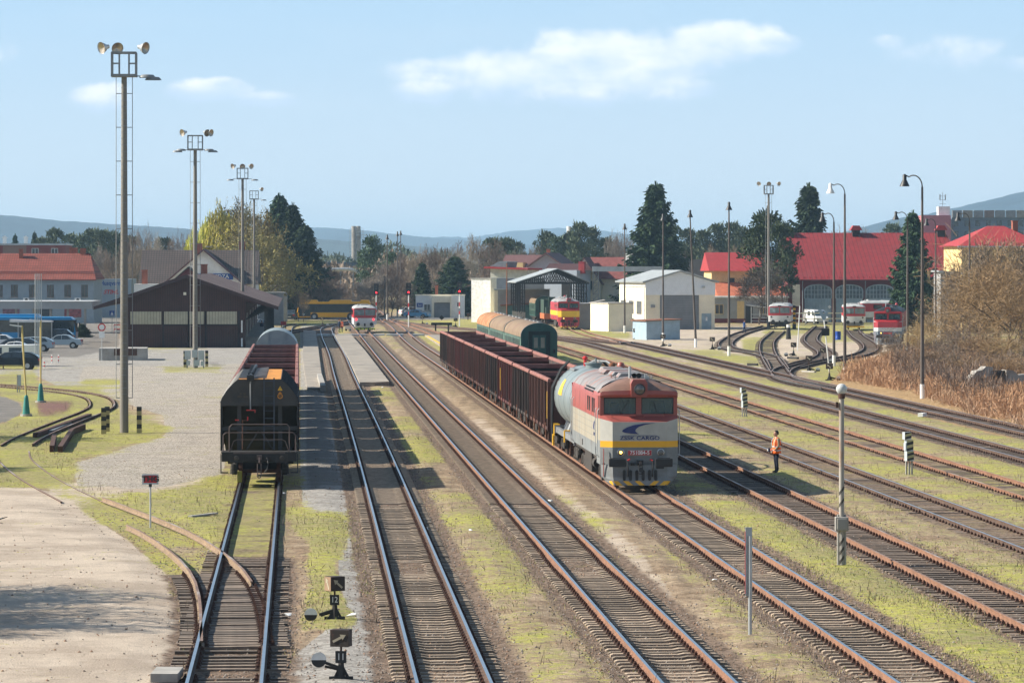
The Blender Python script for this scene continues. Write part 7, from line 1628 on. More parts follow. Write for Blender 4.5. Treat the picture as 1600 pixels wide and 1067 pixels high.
e = empty('hand_trolley', at(544, 517), 0, 'small white trolley with a box on the platform beside the couple', 'trolley'); m = MB(); m.box(-.4, .4, -.2, .2, .25, .6); m.build('box', MT['white_paint'], e)
for x in (-.28, .28): m = MB(); m.cyl((x, -.22, .13), (x, .22, .13), .13, 12); m.build('wheel', MT['tyre'], e)

# ------------------------------------------------------------------ people
def skin_fig(name, pts, edges, rad, mats, parent, sub=2, root=0):
    me = bpy.data.meshes.new(name); me.from_pydata([Vector(p) for p in pts], edges, []); o = bpy.data.objects.new(name, me); COL.objects.link(o); o.parent = parent
    md = o.modifiers.new('skin', 'SKIN'); md.use_smooth_shade = True
    sv = me.skin_vertices[0].data
    for i, r in enumerate(rad): sv[i].radius = r if isinstance(r, tuple) else (r, r)
    sv[root].use_root = True
    o.modifiers.new('sub', 'SUBSURF').levels = sub; o.modifiers['sub'].render_levels = sub
    for m in (mats if isinstance(mats, list) else [mats]): me.materials.append(m)
    dg = bpy.context.evaluated_depsgraph_get(); nm = bpy.data.meshes.new_from_object(o.evaluated_get(dg)); bpy.data.objects.remove(o)
    if not nm.materials: nm.materials.append(mats)
    o = bpy.data.objects.new(name, nm); COL.objects.link(o); o.parent = parent; nm.shade_smooth(); return o
mat('skin', (.46, .25, .17), .6); mat('hair_dark', (.025, .018, .014), .8); mat('vest_orange', (1.0, .15, .01), .6, var=.05, emit=None); mat('sleeve_tan', (.30, .24, .16), .9, var=.15); mat('trousers_navy', (.012, .016, .035), .9, var=.3, scale=6); mat('shoe', (.012, .01, .01), .6); mat('reflect_band', (.62, .62, .62), .35); mat('cloth_navy', (.015, .03, .07), .9); mat('cloth_blue', (.04, .12, .36), .9)
def person(loc, rz, label, h=1.76, top='vest_orange', legs='trousers_navy', sleeve='sleeve_tan', vest=False, step=0.):
    """local frame: faces -y, feet at z=0; built for 1.76 m and scaled"""
    e = empty('person', loc, rz, label, 'person'); e.scale = (h / 1.76,) * 3
    pts = [(0, 0, .93), (0, .01, 1.10), (0, .01, 1.28), (0, .015, 1.42), (0, -.005, 1.50), (0, -.02, 1.56)]; rad = [(.155, .115), (.150, .12), (.165, .125), (.155, .095), .055, .055]; ed = [(0, 1), (1, 2), (2, 3), (3, 4), (4, 5)]
    for s in (-1, 1):
        k = len(pts); st = s * step
        pts += [(s * .09, .0, .86), (s * .10, -.015 - st * .3, .50), (s * .105, .03 - st, .10), (s * .11, -.02 - st, .045), (s * .115, -.14 - st, .03)]; rad += [.095, .062, .045, .045, .035]; ed += [(0, k), (k, k + 1), (k + 1, k + 2), (k + 2, k + 3), (k + 3, k + 4)]
        k = len(pts)
        pts += [(s * .20, .01, 1.40), (s * .235, .02, 1.14), (s * .20, -.13, .97), (s * .17, -.20, .93)]; rad += [.058, .045, .034, .030]; ed += [(3, k), (k, k + 1), (k + 1, k + 2), (k + 2, k + 3)]
    body = skin_fig('body', pts, ed, rad, MT[legs], e)
    # material zones on the one body mesh
    me = body.data
    for nm in ('skin', sleeve, 'shoe', top): me.materials.append(MT[nm])
    for p in me.polygons:
        x, y, z = p.center
        if z > 1.455 and abs(x) < .12: p.material_index = 1
        elif z < .09: p.material_index = 3
        elif (abs(x) > .165 and z > .90 and not (vest and abs(x) < .17)) : p.material_index = 1 if (y < -.135 and z < 1.02) else 2
        elif z > .90: p.material_index = 4
        elif y < -.16 and z > .8: p.material_index = 1
    # head
    m = MB(); secs = []
    for z, w, d, oy in ((1.535, .055, .06, -.02), (1.57, .062, .082, -.03), (1.61, .070, .095, -.025), (1.66, .076, .10, -.015), (1.71, .073, .097, -.01), (1.745, .055, .075, -.005), (1.765, .02, .03, 0)):
        secs.append([(w * math.cos(t), oy + d * math.sin(t), z) for t in [i * math.pi / 8 for i in range(16)]])
    m.loft(secs, 0, True); hd = m.build('head', MT['skin'], e, 80)
    m = MB(); m.prism([(-.120, 1.60), (-.150, 1.615), (-.112, 1.66)], -.016, .016, 0, 'x'); m.build('nose', MT['skin'], hd)
    for s in (-1, 1):
        m = MB(); m.box(s * .070, s * .085, -.02, .02, 1.61, 1.665); m.build('ear', MT['skin'], hd, bevel=.008); m = MB(); m.lathe([(.010, -.112), (0, -.116)], 8, 0, (s * .030, 0, 1.655), 'y'); m.build('eye', MT['hair_dark'], hd)
    m = MB(); m.box(-.022, .022, -.118, -.110, 1.585, 1.592); m.build('mouth', MT['brand_red'], hd)
    m = MB(); secs = []
    for z, w, d, oy in ((1.60, .070, .06, .045), (1.66, .083, .085, .022), (1.71, .083, .10, .008), (1.755, .066, .085, 0), (1.783, .03, .04, 0)):
        secs.append([(w * math.cos(t), oy + d * math.sin(t), z) for t in [i * math.pi / 8 for i in range(16)]])
    m.loft(secs, 0, True); m.build('hair', MT['hair_dark'], hd, 80)
    # hands: palm and five bent fingers
    for s in (-1, 1):
        b0 = Vector((s * .165, -.22, .915)); P = [b0, b0 + Vector((0, -.04, -.03))]; Rr = [(.022, .034), (.018, .036)]; E = [(0, 1)]
        for j, (o_, ln) in enumerate(((-.027, .055), (-.009, .062), (.009, .058), (.026, .045))):
            k = len(P); P += [P[1] + Vector((o_, -.012, -.012)), P[1] + Vector((o_, -.012 - ln * .4, -.012 - ln * .4)), P[1] + Vector((o_, -.004 - ln * .25, -.012 - ln * .85))]; Rr += [.0095, .0088, .0075]; E += [(1, k), (k, k + 1), (k + 1, k + 2)]
        k = len(P); P += [b0 + Vector((-s * .032, -.015, .0)), b0 + Vector((-s * .048, -.045, -.01))]; Rr += [.010, .008]; E += [(0, k), (k, k + 1)]
        skin_fig('hand', P, E, Rr, MT['skin'], e, 1)
    if vest:
        m = MB(); secs = []
        for z, w, d, oy in ((.80, .235, .185, .01), (.88, .235, .18, .01), (1.05, .22, .175, .015), (1.25, .225, .17, .02), (1.38, .205, .145, .02), (1.46, .12, .09, .01)):
            secs.append([(w * math.cos(t), oy + d * math.sin(t), z + .01 * math.sin(3 * t)) for t in [i * math.pi / 12 for i in range(24)]])
        m.loft(secs, 0, True, (False, False)); v = m.build('safety_vest', MT['vest_orange'], e, 80)
        sd = v.modifiers.new('thick', 'SOLIDIFY'); sd.thickness = .008
        for z0, z1, w, d in ((.915, .965, .24, .187), (1.07, 1.12, .228, .183)):
            m = MB(); m.loft([[(w * math.cos(t), .013 + d * math.sin(t), z + .01 * math.sin(3 * t)) for t in [i * math.pi / 12 for i in range(24)]] for z in (z0, z1)], 0, True, (False, False)); m.build('reflective_band', MT['reflect_band'], v)
        for s in (-1, 1):
            m = MB(); m.loft([[(s * (.12 + dx), y, z) for dx in (0, .03)] for y, z in ((-.165, 1.10), (-.168, 1.25), (-.14, 1.38), (-.06, 1.47), (.06, 1.47), (.17, 1.38), (.195, 1.25), (.20, 1.10))], 0, False, (False, False)); m.build('shoulder_band', MT['reflect_band'], v)
    else:
        m = MB(); secs = []
        for z, w, d, oy in ((.84, .185, .14, .0), (1.05, .18, .145, .01), (1.25, .195, .15, .015), (1.38, .19, .12, .015), (1.46, .09, .075, .005)):
            secs.append([(w * math.cos(t), oy + d * math.sin(t), z) for t in [i * math.pi / 8 for i in range(16)]])
        m.loft(secs, 0, True); m.build('jacket', MT[top], e, 80)
    return e
w = person(at(1213, 738), R(-72), 'worker in an orange vest with reflective bands and dark trousers standing by the rails', 1.74, vest=True)
m = MB(); m.box(-.17, -.02, -.34, -.26, .86, 1.02); o = m.build('document_case', MT['cloth_navy'], None, loc=w.location, rz=w.rotation_euler[2], bevel=.01); tag(o, 'dark blue document case held by the worker in the orange vest', 'bag')
m = MB(); m.box(-.14, -.08, -.346, -.341, .90, .99); m.build('pale_label', MT['white_paint'], o)
person(at(530, 519.5), R(100), 'person in dark clothes on the platform left of the orange vested one', 1.78, 'cloth_navy', 'trousers_navy', 'cloth_navy')
person(at(534, 519.5), R(200), 'person in an orange vest on the far platform beside a dark clad one', 1.70, vest=True, sleeve='cloth_navy')
person(at(1163, 521), R(60), 'person in blue overalls walking on the forecourt right of the warehouse', 1.76, 'cloth_blue', 'cloth_navy', 'cloth_blue', step=.18)
person(at(409, 523), R(20), 'person in dark clothes under the goods shed eaves, left one of two', 1.78, 'cloth_navy', 'trousers_navy', 'cloth_navy')
person(at(418, 520), R(-30), 'person in dark clothes under the goods shed eaves, right one of two', 1.74, 'black_paint', 'trousers_navy', 'black_paint')
# ------------------------------------------------------------------ vegetation
def leafmat(name, c1, c2, rough=.8, trans=.0):
    m = bpy.data.materials.new(name); m.use_nodes = True; g = NG(m.node_tree); MT[name] = m; b = g.n['Principled BSDF']
    tc = g.node('ShaderNodeTexCoord').outputs['Object']; oi = g.node('ShaderNodeObjectInfo').outputs['Random']
    f = g.ramp(g.noise(tc, .8, 5, .65), .35, .65); c = g.mix(f, c1, c2)
    hs = g.node('ShaderNodeHueSaturation'); g.l.new(c, hs.inputs['Color']); g.l.new(g.ramp(oi, 0, 1, .75, 1.25), hs.inputs['Value']); g.l.new(g.ramp(oi, 0, 1, .485, .515), hs.inputs['Hue'])
    g.l.new(hs.outputs[0], b.inputs['Base Color']); b.inputs['Roughness'].default_value = rough; b.inputs['Specular IOR Level'].default_value = .2
    return m
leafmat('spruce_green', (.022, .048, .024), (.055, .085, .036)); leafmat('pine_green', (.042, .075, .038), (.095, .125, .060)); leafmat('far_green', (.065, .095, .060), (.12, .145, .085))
leafmat('bare_brown', (.15, .11, .082), (.24, .18, .135)); leafmat('bare_grey', (.20, .165, .14), (.29, .25, .21)); leafmat('budding', (.16, .125, .06), (.24, .20, .07)); leafmat('willow_yellow', (.34, .32, .05), (.50, .44, .09)); leafmat('dark_twig', (.055, .042, .036), (.10, .075, .06))
leafmat('reed', (.34, .18, .09), (.52, .33, .19)); leafmat('reed_light', (.42, .27, .16), (.58, .42, .27)); leafmat('shrub_olive', (.23, .15, .080), (.37, .25, .135)); leafmat('grass_green', (.20, .25, .06), (.34, .33, .10)); leafmat('grass_dry', (.38, .31, .16), (.50, .41, .22)); leafmat('weed_red', (.16, .035, .03), (.22, .08, .05))
mat('bark', (.10, .075, .06), .95, var=.3, scale=4, streak=3); mat('bark_grey', (.17, .15, .135), .95, var=.3, scale=4, streak=3)

class FastMesh:
    def __init__(s): s.V = []; s.F = []; s.n = 0
    def quads(s, A):
        """A: (n,4,3)"""
        A = np.asarray(A, float)
        if len(A) == 0: return
        s.V.append(A.reshape(-1, 3)); s.F.append(np.arange(len(A) * 4).reshape(-1, 4) + s.n); s.n += len(A) * 4
    def mesh(s, name, mt):
        V = np.concatenate(s.V); Fq = np.concatenate(s.F); me = bpy.data.meshes.new(name)
        me.vertices.add(len(V)); me.vertices.foreach_set('co', V.ravel()); me.loops.add(Fq.size); me.loops.foreach_set('vertex_index', Fq.ravel().astype(np.int32))
        me.polygons.add(len(Fq)); me.polygons.foreach_set('loop_start', np.arange(0, Fq.size, 4, dtype=np.int32)); me.polygons.foreach_set('loop_total', np.full(len(Fq), 4, np.int32))
        me.update(calc_edges=True); me.materials.append(mt); return me
def strips(fm, P, Q, w, rs, w2=None):
    """ribbons from P to Q with width w, random facing"""
    P = np.asarray(P, float); Q = np.asarray(Q, float)
    if len(P) == 0: return
    d = Q - P; r = rs.normal(size=P.shape); n = np.cross(d, r); n /= np.linalg.norm(n, axis=1)[:, None] + 1e-9
    w = np.asarray(w).reshape(-1, 1) if np.ndim(w) else w; w2 = w * .4 if w2 is None else w2
    fm.quads(np.stack([P - n * w / 2, P + n * w / 2, Q + n * w2 / 2, Q - n * w2 / 2], 1))
def spruce_mesh(h, r, seed, droop=.35, dens=1.0):
    rs = np.random.RandomState(seed); fm = FastMesh(); z = h * .04
    while z < h * .985:
        t = z / h; L = r * (1 - t) ** .80 * rs.uniform(.8, 1.12) + .15; nb = int(6 + 7 * (1 - t))
        for a in rs.uniform(0, 2 * math.pi, nb):
            l = L * rs.uniform(.65, 1.15); k = max(4, int(l / .27 * dens)); s = np.linspace(.12, 1, k)
            up = .25 * t - droop * (1 - t)
            P = np.stack([np.cos(a) * l * s, np.sin(a) * l * s, z + l * (up * s + .32 * s ** 3)], 1)
            for side in (-1, 0, 1):
                aa = a + side * .9; q = np.stack([np.cos(aa) * np.ones(k), np.sin(aa) * np.ones(k), -.55 - .3 * rs.rand(k)], 1) * (.30 + .42 * (1 - s))[:, None] * (1.25 if side == 0 else 1)
                strips(fm, P, P + q + rs.normal(size=q.shape) * .08, .34, rs, .10)
        z += max(.26, h * .022) / dens * rs.uniform(.8, 1.2)
    strips(fm, [(0, 0, h * .93)] * 6, rs.normal(size=(6, 3)) * .1 + (0, 0, h + .2), .22, rs)
    return fm
def pine_mesh(h, r, seed, crown=.45):
    rs = np.random.RandomState(seed); fm = FastMesh(); C = []
    for k in range(26):
        t = rs.rand() ** .8; z = h * (crown + (1 - crown) * t) - .4; rr = r * math.sqrt(max(.05, 1 - (t * 1.05) ** 2)) * rs.uniform(.45, 1.0); a = rs.uniform(0, 6.28)
        C.append((rr * math.cos(a), rr * math.sin(a), z, rs.uniform(.9, 1.7) * r / 3.2))
    for cx, cy, cz, cr in C:
        n = 170; v = rs.normal(size=(n, 3)); v /= np.linalg.norm(v, axis=1)[:, None]; v *= (rs.rand(n, 1) ** .4)
        P = np.stack([cx + v[:, 0] * cr * 1.3, cy + v[:, 1] * cr * 1.3, cz + v[:, 2] * cr * .55], 1)
        strips(fm, P, P + v * .32 + rs.normal(size=v.shape) * .12 + (0, 0, .12), .26, rs, .16)
    limbs = [((0, 0, cz - cr - abs(cx) * .4 - .3), (cx * .9, cy * .9, cz)) for cx, cy, cz, cr in C]
    return fm, limbs
def bare_mesh(h, r, seed, levels=5, leaf=None, wtip=.035, spread=.75, dens=1.0, droop=0., tfrac=.2, fork=.82):
    """branching skeleton; returns (crown ribbons, thick limb list)"""
    rs = np.random.RandomState(seed); fm = FastMesh(); limbs = []; P, Q, W = [], [], []
    def grow(p, d, l, w, lev):
        n = 3; pts = [p]
        for i in range(n):
            d = d + rs.normal(size=3) * .13; d[2] += .05 - droop * (lev > 2); d /= np.linalg.norm(d); pts.append(pts[-1] + d * l / n)
        for i in range(n):
            if lev < 2: limbs.append((pts[i], pts[i + 1], w * (1 - i * .12), w * (1 - (i + 1) * .12)))
            else: P.append(pts[i]); Q.append(pts[i + 1]); W.append(max(wtip, w * (1 - i * .2)))
        if lev >= levels: return
        k = int(rs.randint(3, 6) * dens) + (lev == 0) * 2
        for j in range(k):
            s = rs.uniform(.35, 1.0); i = min(n - 1, int(s * n)); q = pts[i] + (pts[i + 1] - pts[i]) * (s * n - i)
            v = rs.normal(size=3); v -= v.dot(d) * d; v /= np.linalg.norm(v) + 1e-9; nd = d * (1 - spread * .5) + v * spread; nd[2] += .12; nd /= np.linalg.norm(nd)
            grow(q, nd, l * rs.uniform(.55, fork), w * .5, lev + 1)
    grow(np.zeros(3), np.array([0, 0, 1.]), h * (tfrac + .12), h * .020, 0)
    V = np.array(Q); mz = V[:, 2].max(); mr = np.percentile(np.hypot(V[:, 0], V[:, 1]), 86)
    sz = h / mz; sr = r / mr; S = np.array([sr, sr, sz])
    P = np.array(P) * S; Q = np.array(Q) * S; strips(fm, P, Q, np.array(W), rs, np.array(W)[:, None] * .6)
    if leaf:
        m = rs.rand(len(Q)) < leaf[0]; A = Q[m]; off = rs.normal(size=A.shape) * .22; off[:, 2] -= leaf[2] * rs.rand(len(A)); strips(fm, A, A + off, leaf[1], rs, leaf[1] * .8)
    return fm, [(tuple(a * S), tuple(b * S), w1, w2) for a, b, w1, w2 in limbs]
def make_tree(name, crownm, fm, limbs, barkm, h, trunk_r):
    e = empty(name, (0, 0, 0)); m = MB()
    m.cyl((0, 0, -.2), (0, 0, h * (.95 if not limbs or len(limbs[0]) == 2 else .12)), trunk_r, 8, 0, trunk_r * (.15 if not limbs or len(limbs[0]) == 2 else .95))
    for l in limbs:
        if len(l) == 2: m.cyl(l[0], l[1], trunk_r * .35, 5, 0, trunk_r * .12)
        else: m.cyl(l[0], l[1], l[2] / 2, 5, 0, l[3] / 2)
    m.build('trunk', MT[barkm], e)
    o = bpy.data.objects.new('crown', fm.mesh('crown', MT[crownm])); COL.objects.link(o); o.parent = e
    return e
def thgt(top, Y): return 8.4 + (HZ - top) * Y / F - GZ
TP = {}   # prototypes: (object, nominal height, radius, used)
def proto(key, fn): TP[key] = [fn, None]
proto('spruce1', lambda: (make_tree('spruce_tree', 'spruce_green', spruce_mesh(18, 4.2, 1, .3, 1.3), [], 'bark', 18, .28), 18, 4.2))
proto('spruce2', lambda: (make_tree('spruce_tree', 'spruce_green', spruce_mesh(17, 3.4, 5, .15, 1.3), [], 'bark', 17, .26), 17, 3.4))
def pf(seed, h, r, m, c=.45):
    def f():
        fm, l = pine_mesh(h, r, seed, c); return make_tree('pine_tree', m, fm, l, 'bark', h, .2), h, r
    return f
proto('pine1', pf(3, 14, 3.4, 'pine_green')); proto('pine2', pf(9, 14, 3.0, 'pine_green', .35)); proto('pinef', pf(12, 14, 3.2, 'far_green', .3))
def bf(seed, h, r, m, bark, name='bare_tree', **k):
    def f():
        fm, l = bare_mesh(h, r, seed, **k); return make_tree(name, m, fm, l, bark, h, h * .010), h, r
    return f
proto('bare1', bf(21, 12, 4.2, 'bare_brown', 'bark_grey', wtip=.055, dens=1.15)); proto('bare2', bf(22, 12, 4.0, 'bare_grey', 'bark_grey', wtip=.055, dens=1.15)); proto('bare3', bf(23, 12, 3.6, 'bare_brown', 'bark', spread=.6, wtip=.055, dens=1.15))
proto('dense', bf(31, 16, 5.5, 'budding', 'bark', 'budding_tree', dens=1.25, leaf=(.55, .16, .2)))
proto('willow', bf(32, 14, 5, 'willow_yellow', 'bark', 'willow_tree', dens=1.2, leaf=(.9, .13, 1.6), droop=.12))
proto('dark', bf(33, 11, 4.4, 'dark_twig', 'bark', 'bare_tree', dens=1.3, wtip=.05)); proto('shrub', bf(34, 5, 3.2, 'shrub_olive', 'bark', 'bare_shrub', dens=1.2, wtip=.022, tfrac=.08, fork=.95)); proto('shrub2', bf(35, 5, 3.0, 'bare_brown', 'bark', 'bare_shrub', dens=1.2, wtip=.022, tfrac=.08, fork=.95))
proto('big', bf(36, 13, 7.5, 'shrub_olive', 'dark_twig', 'bare_tree', dens=1.3, wtip=.036, tfrac=.10, fork=.95, spread=.9))
WF = {'spruce1': 1.6, 'spruce2': 1.6, 'pinef': 1.25, 'dense': 1.45, 'willow': 1.5, 'bare1': 1.15, 'bare2': 1.15, 'bare3': 1.15}
def tree(key, px, top, Y, w=None, label=None, group=None, rz=None):
    w = w * WF.get(key, 1) if w else w
    """w: crown width in picture columns"""
    T = TP[key]
    if T[1] is None: T[1] = T[0](); o = T[1][0]
    else: o = copy_tree(T[1][0])
    _, h0, r0 = T[1]; h = thgt(top, Y); s = h / h0; sx = s if w is None else (w / 2 * Y / F) / r0
    o.location = atY(px, Y, GZ - .05); o.scale = (sx, sx, s); o.rotation_euler = (0, 0, rnd.uniform(0, 6.28) if rz is None else rz)
    for k in ('group',):
        if k in o: del o[k]
    cat = {'sp': 'spruce', 'pi': 'pine', 'wi': 'willow', 'sh': 'shrub'}.get(key[:2], 'tree'); tag(o, label, cat, group); return o
tree('spruce1', 436, 303, 660, 70, 'tallest dark spruce beyond the goods shed, before the yellow bus'); tree('spruce2', 458, 318, 655, 56, 'dark spruce leaning against the right side of the tallest one', rz=1.2); tree('spruce2', 446, 326, 668, 60, 'dark spruce filling the gap behind the two tallest ones', rz=5); tree('spruce1', 476, 350, 650, 66, 'lower broad dark spruce, rightmost of the cluster by the yellow bus', rz=2.2)
tree('spruce1', 1024, 285, 640, 84, 'tall lone spruce towering behind the pipe bridge', rz=.4); tree('spruce2', 1263, 288, 660, 72, 'tall dark spruce standing behind the ridge of the engine shed', rz=3)
tree('spruce2', 1426, 330, 560, 56, 'dark green spruce in front of the engine shed at its right', rz=2); tree('spruce1', 710, 400, 675, 60, 'dense dark spruce directly behind the signal cabin', rz=1); tree('spruce2', 659, 410, 680, 34, 'narrow dark spruce left of the signal cabin chimney', rz=4)
tree('pine1', 1198, 333, 590, 76, 'dark pine with clumped needles beside the three lamp mast', rz=.3); tree('pine2', 1222, 350, 585, 50, 'lower pine overlapping the left edge of the engine shed roof', rz=2)
tree('dark', 1186, 398, 575, 88, 'dark bushy bare tree before the yellow house', rz=1)
tree('pine1', 579, 370, 760, 40, 'flat topped pine right of the steel stack tower', rz=1.9); tree('pine2', 612, 395, 790, 26, 'small pine showing between the far lamp posts')
tree('willow', 345, 308, 640, 62, 'yellow weeping willow behind the station roof'); tree('willow', 326, 326, 648, 44, 'smaller yellow willow at the left of the tall one'); tree('willow', 364, 322, 655, 44, 'yellow green willow half behind the brown budding tree'); tree('willow', 446, 402, 650, 22, 'pale yellow green drooping tree against the dark spruces')
for px, top, Y, w, lab in ((362, 305, 650, 62, 'brown budding tree just right of the yellow willow'), (392, 312, 630, 70, 'broad brown budding tree between the two farther masts'), (412, 322, 615, 46, 'brown budding tree overlapping the tallest spruce'), (400, 350, 590, 84, 'low brown budding tree above the goods shed eaves'), (378, 345, 600, 56, 'brown budding tree left of the low one above the shed eaves')): tree('dense', px, top, Y, w, lab)
# the grey brown wood behind the level crossing and signal cabin
GW_ = 'bare trees in the wood behind the level crossing'
woods = [(508, 430, 640), (600, 402, 700), (622, 398, 690), (645, 388, 720), (662, 380, 740), (684, 378, 730), (705, 372, 745), (727, 378, 730), (748, 362, 760), (765, 366, 740), (590, 420, 680), (612, 425, 660), (636, 420, 665), (572, 432, 670), (556, 440, 680), (540, 438, 690), (524, 440, 650), (500, 405, 660), (780, 380, 750), (800, 385, 760)]
for i, (px, top, Y) in enumerate(woods): tree(('bare1', 'bare2', 'bare3')[i % 3], px, top, Y, 48, 'bare grey brown tree in the wood behind the level crossing', GW_)
for i, (px, top) in enumerate(((505, 452), (528, 448), (560, 452), (585, 450), (606, 455), (630, 452), (652, 448), (545, 462), (748, 440), (765, 450))): tree('shrub2', px, top, 664 if px < 640 else 690, 56, 'leafless brown thicket at the foot of the wood', 'thickets at the foot of the wood')
# background trees along the skyline
bgs = [('pinef', 86, 358, 800), ('pinef', 64, 372, 820), ('pinef', 110, 366, 830), ('pinef', 128, 368, 790), ('pinef', 145, 358, 800), ('pinef', 160, 360, 780), ('pinef', 176, 362, 790), ('pinef', 190, 368, 800), ('pinef', 206, 370, 790), ('pinef', 255, 372, 800), ('spruce2', 24, 366, 850), ('spruce2', 54, 362, 860), ('spruce2', 72, 370, 840),
       ('pinef', 853, 362, 800), ('pinef', 872, 370, 780), ('pinef', 905, 348, 760), ('pinef', 925, 356, 770), ('pinef', 893, 362, 780), ('pinef', 770, 372, 800), ('pinef', 790, 372, 790), ('pinef', 806, 378, 800), ('pinef', 1075, 358, 800), ('pinef', 1100, 360, 790), ('pinef', 1122, 350, 800), ('pinef', 1145, 348, 790), ('pinef', 1160, 356, 780), ('spruce2', 1090, 368, 820), ('pinef', 1396, 350, 900), ('pinef', 948, 372, 800), ('pinef', 1050, 352, 780)]
for k, px, top, Y in bgs:
    tree(k, px, top, Y, 34 if k == 'pinef' else 20, 'greenish pine on the distant skyline' if k == 'pinef' else 'small dark spruce on the distant skyline', 'pines on the distant skyline' if k == 'pinef' else 'spruces on the distant skyline')
for px, top, Y, k in ((228, 342, 760, 'bare2'), (210, 356, 770, 'bare3'), (245, 356, 750, 'bare2'), (262, 362, 760, 'bare1'), (282, 350, 740, 'bare2'), (172, 385, 720, 'bare3'), (188, 392, 710, 'bare1'), (206, 388, 720, 'bare3'), (155, 372, 740, 'bare2'), (818, 380, 780, 'bare2'), (835, 376, 780, 'bare1'), (958, 352, 790, 'bare2'), (975, 350, 780, 'bare2'), (990, 362, 790, 'bare1'), (1060, 372, 800, 'bare2'), (1118, 376, 760, 'bare1'), (1140, 380, 760, 'bare3'), (1165, 372, 760, 'bare1'), (1228, 338, 720, 'bare2'), (1310, 345, 750, 'bare2'), (1325, 348, 740, 'bare2'), (1345, 350, 740, 'bare1'), (1372, 352, 760, 'bare2'), (1400, 358, 740, 'bare1')):
    tree(k, px, top, Y, 34, 'bare leafless tree on the skyline between the evergreens', 'bare trees on the skyline')
tree('bare3', 466, 448, 606, 34, 'small bare garden tree behind the dark grey car'); tree('bare3', 474, 455, 600, 22, 'little bare sapling beside the garden tree by the yellow bus')
tree('bare1', 985, 435, 600, 20, 'thin bare tree between the annexe and the cream gable house'); tree('spruce2', 128, 505, 470, 22, 'little dark bush by the bus station columns')
# shrubs on the right bank
tree('big', 1575, 345, 330, 190, 'large spreading bare tree filling the right edge of the yard', rz=.5); tree('big', 1540, 395, 350, 150, 'bare spreading tree left of the largest one at the right edge', rz=2.5)
for px, top, w, k in ((1530, 372, 110, 'bare3'), (1560, 362, 120, 'bare1'), (1595, 368, 120, 'bare3'), (1505, 405, 70, 'bare1')): tree(k, px, top, 440, w, 'twiggy bare tree in front of the tall yellow house', 'bare trees in front of the yellow house')
shr = [(1398, 505, 350, 50), (1425, 500, 345, 60), (1455, 478, 360, 70), (1500, 480, 335, 84), (1530, 500, 310, 80), (1575, 500, 300, 90), (1480, 520, 300, 70), (1445, 530, 300, 60), (1500, 545, 285, 70), (1615, 520, 280, 90), (1380, 535, 330, 40), (1560, 540, 275, 80), (1440, 470, 420, 60), (1500, 440, 430, 80), (1600, 440, 360, 110), (1535, 395, 420, 130), (1600, 385, 400, 150)]
for i, (px, top, Y, w) in enumerate(shr): tree('shrub' if i % 3 else 'shrub2', px, top, Y, w, 'tangled bare shrub on the reed covered bank', 'bare shrubs on the reed bank')
# trees off to the left throwing their shade across the bare yard
for i, (X_, Y_, h_) in enumerate(((-19.5, 92, 6.6), (-20.5, 96, 7.2), (-19.0, 100, 6.4), (-28.5, 163, 6.0), (-31, 193, 7.0))):
    o = copy_tree(TP['dark'][1][0]); o.location = (X_, Y_, GZ); s_ = h_ / 11; o.scale = (s_ * 1.3, s_ * 1.3, s_); o.rotation_euler = (0, 0, i * 1.3); tag(o, 'bare dark tree just outside the left edge, shading the paved yard', 'tree', 'bare dark trees beyond the left edge')

ONES = ['first', 'second', 'third', 'fourth', 'fifth', 'sixth', 'seventh', 'eighth', 'ninth', 'tenth', 'eleventh', 'twelfth', 'thirteenth', 'fourteenth', 'fifteenth', 'sixteenth', 'seventeenth', 'eighteenth', 'nineteenth', 'twentieth', 'twenty-first', 'twenty-second', 'twenty-third', 'twenty-fourth', 'twenty-fifth', 'twenty-sixth', 'twenty-seventh', 'twenty-eighth']
for gname in ('bare trees in front of the yellow house', 'thickets at the foot of the wood', 'bare dark trees beyond the left edge', 'bare trees in the wood behind the level crossing', 'pines on the distant skyline', 'spruces on the distant skyline', 'bare trees on the skyline', 'bare shrubs on the reed bank'):
    L_ = sorted([o for o in COL.objects if o.get('group') == gname], key=lambda o: o.location.x / o.location.y)
    for i, o in enumerate(L_): o['label'] = o['label'] + f', {ONES[i]} from the left'
def scatter(px_poly, n, rs, y0=None):
    """random ground points inside a picture polygon"""
    P = np.array(px_poly, float); W = np.array([at(x, y)[:2] for x, y in P]); lo = W.min(0); hi = W.max(0); out = []
    while sum(len(a) for a in out) < n:
        q = lo + rs.rand(n * 3, 2) * (hi - lo); ins = np.zeros(len(q), bool); j = len(W) - 1
        for i in range(len(W)):
            c = ((W[i, 1] > q[:, 1]) != (W[j, 1] > q[:, 1])) & (q[:, 0] < (W[j, 0] - W[i, 0]) * (q[:, 1] - W[i, 1]) / (W[j, 1] - W[i, 1] + 1e-9) + W[i, 0]); ins ^= c; j = i
        out.append(q[ins])
    return np.concatenate(out)[:n]
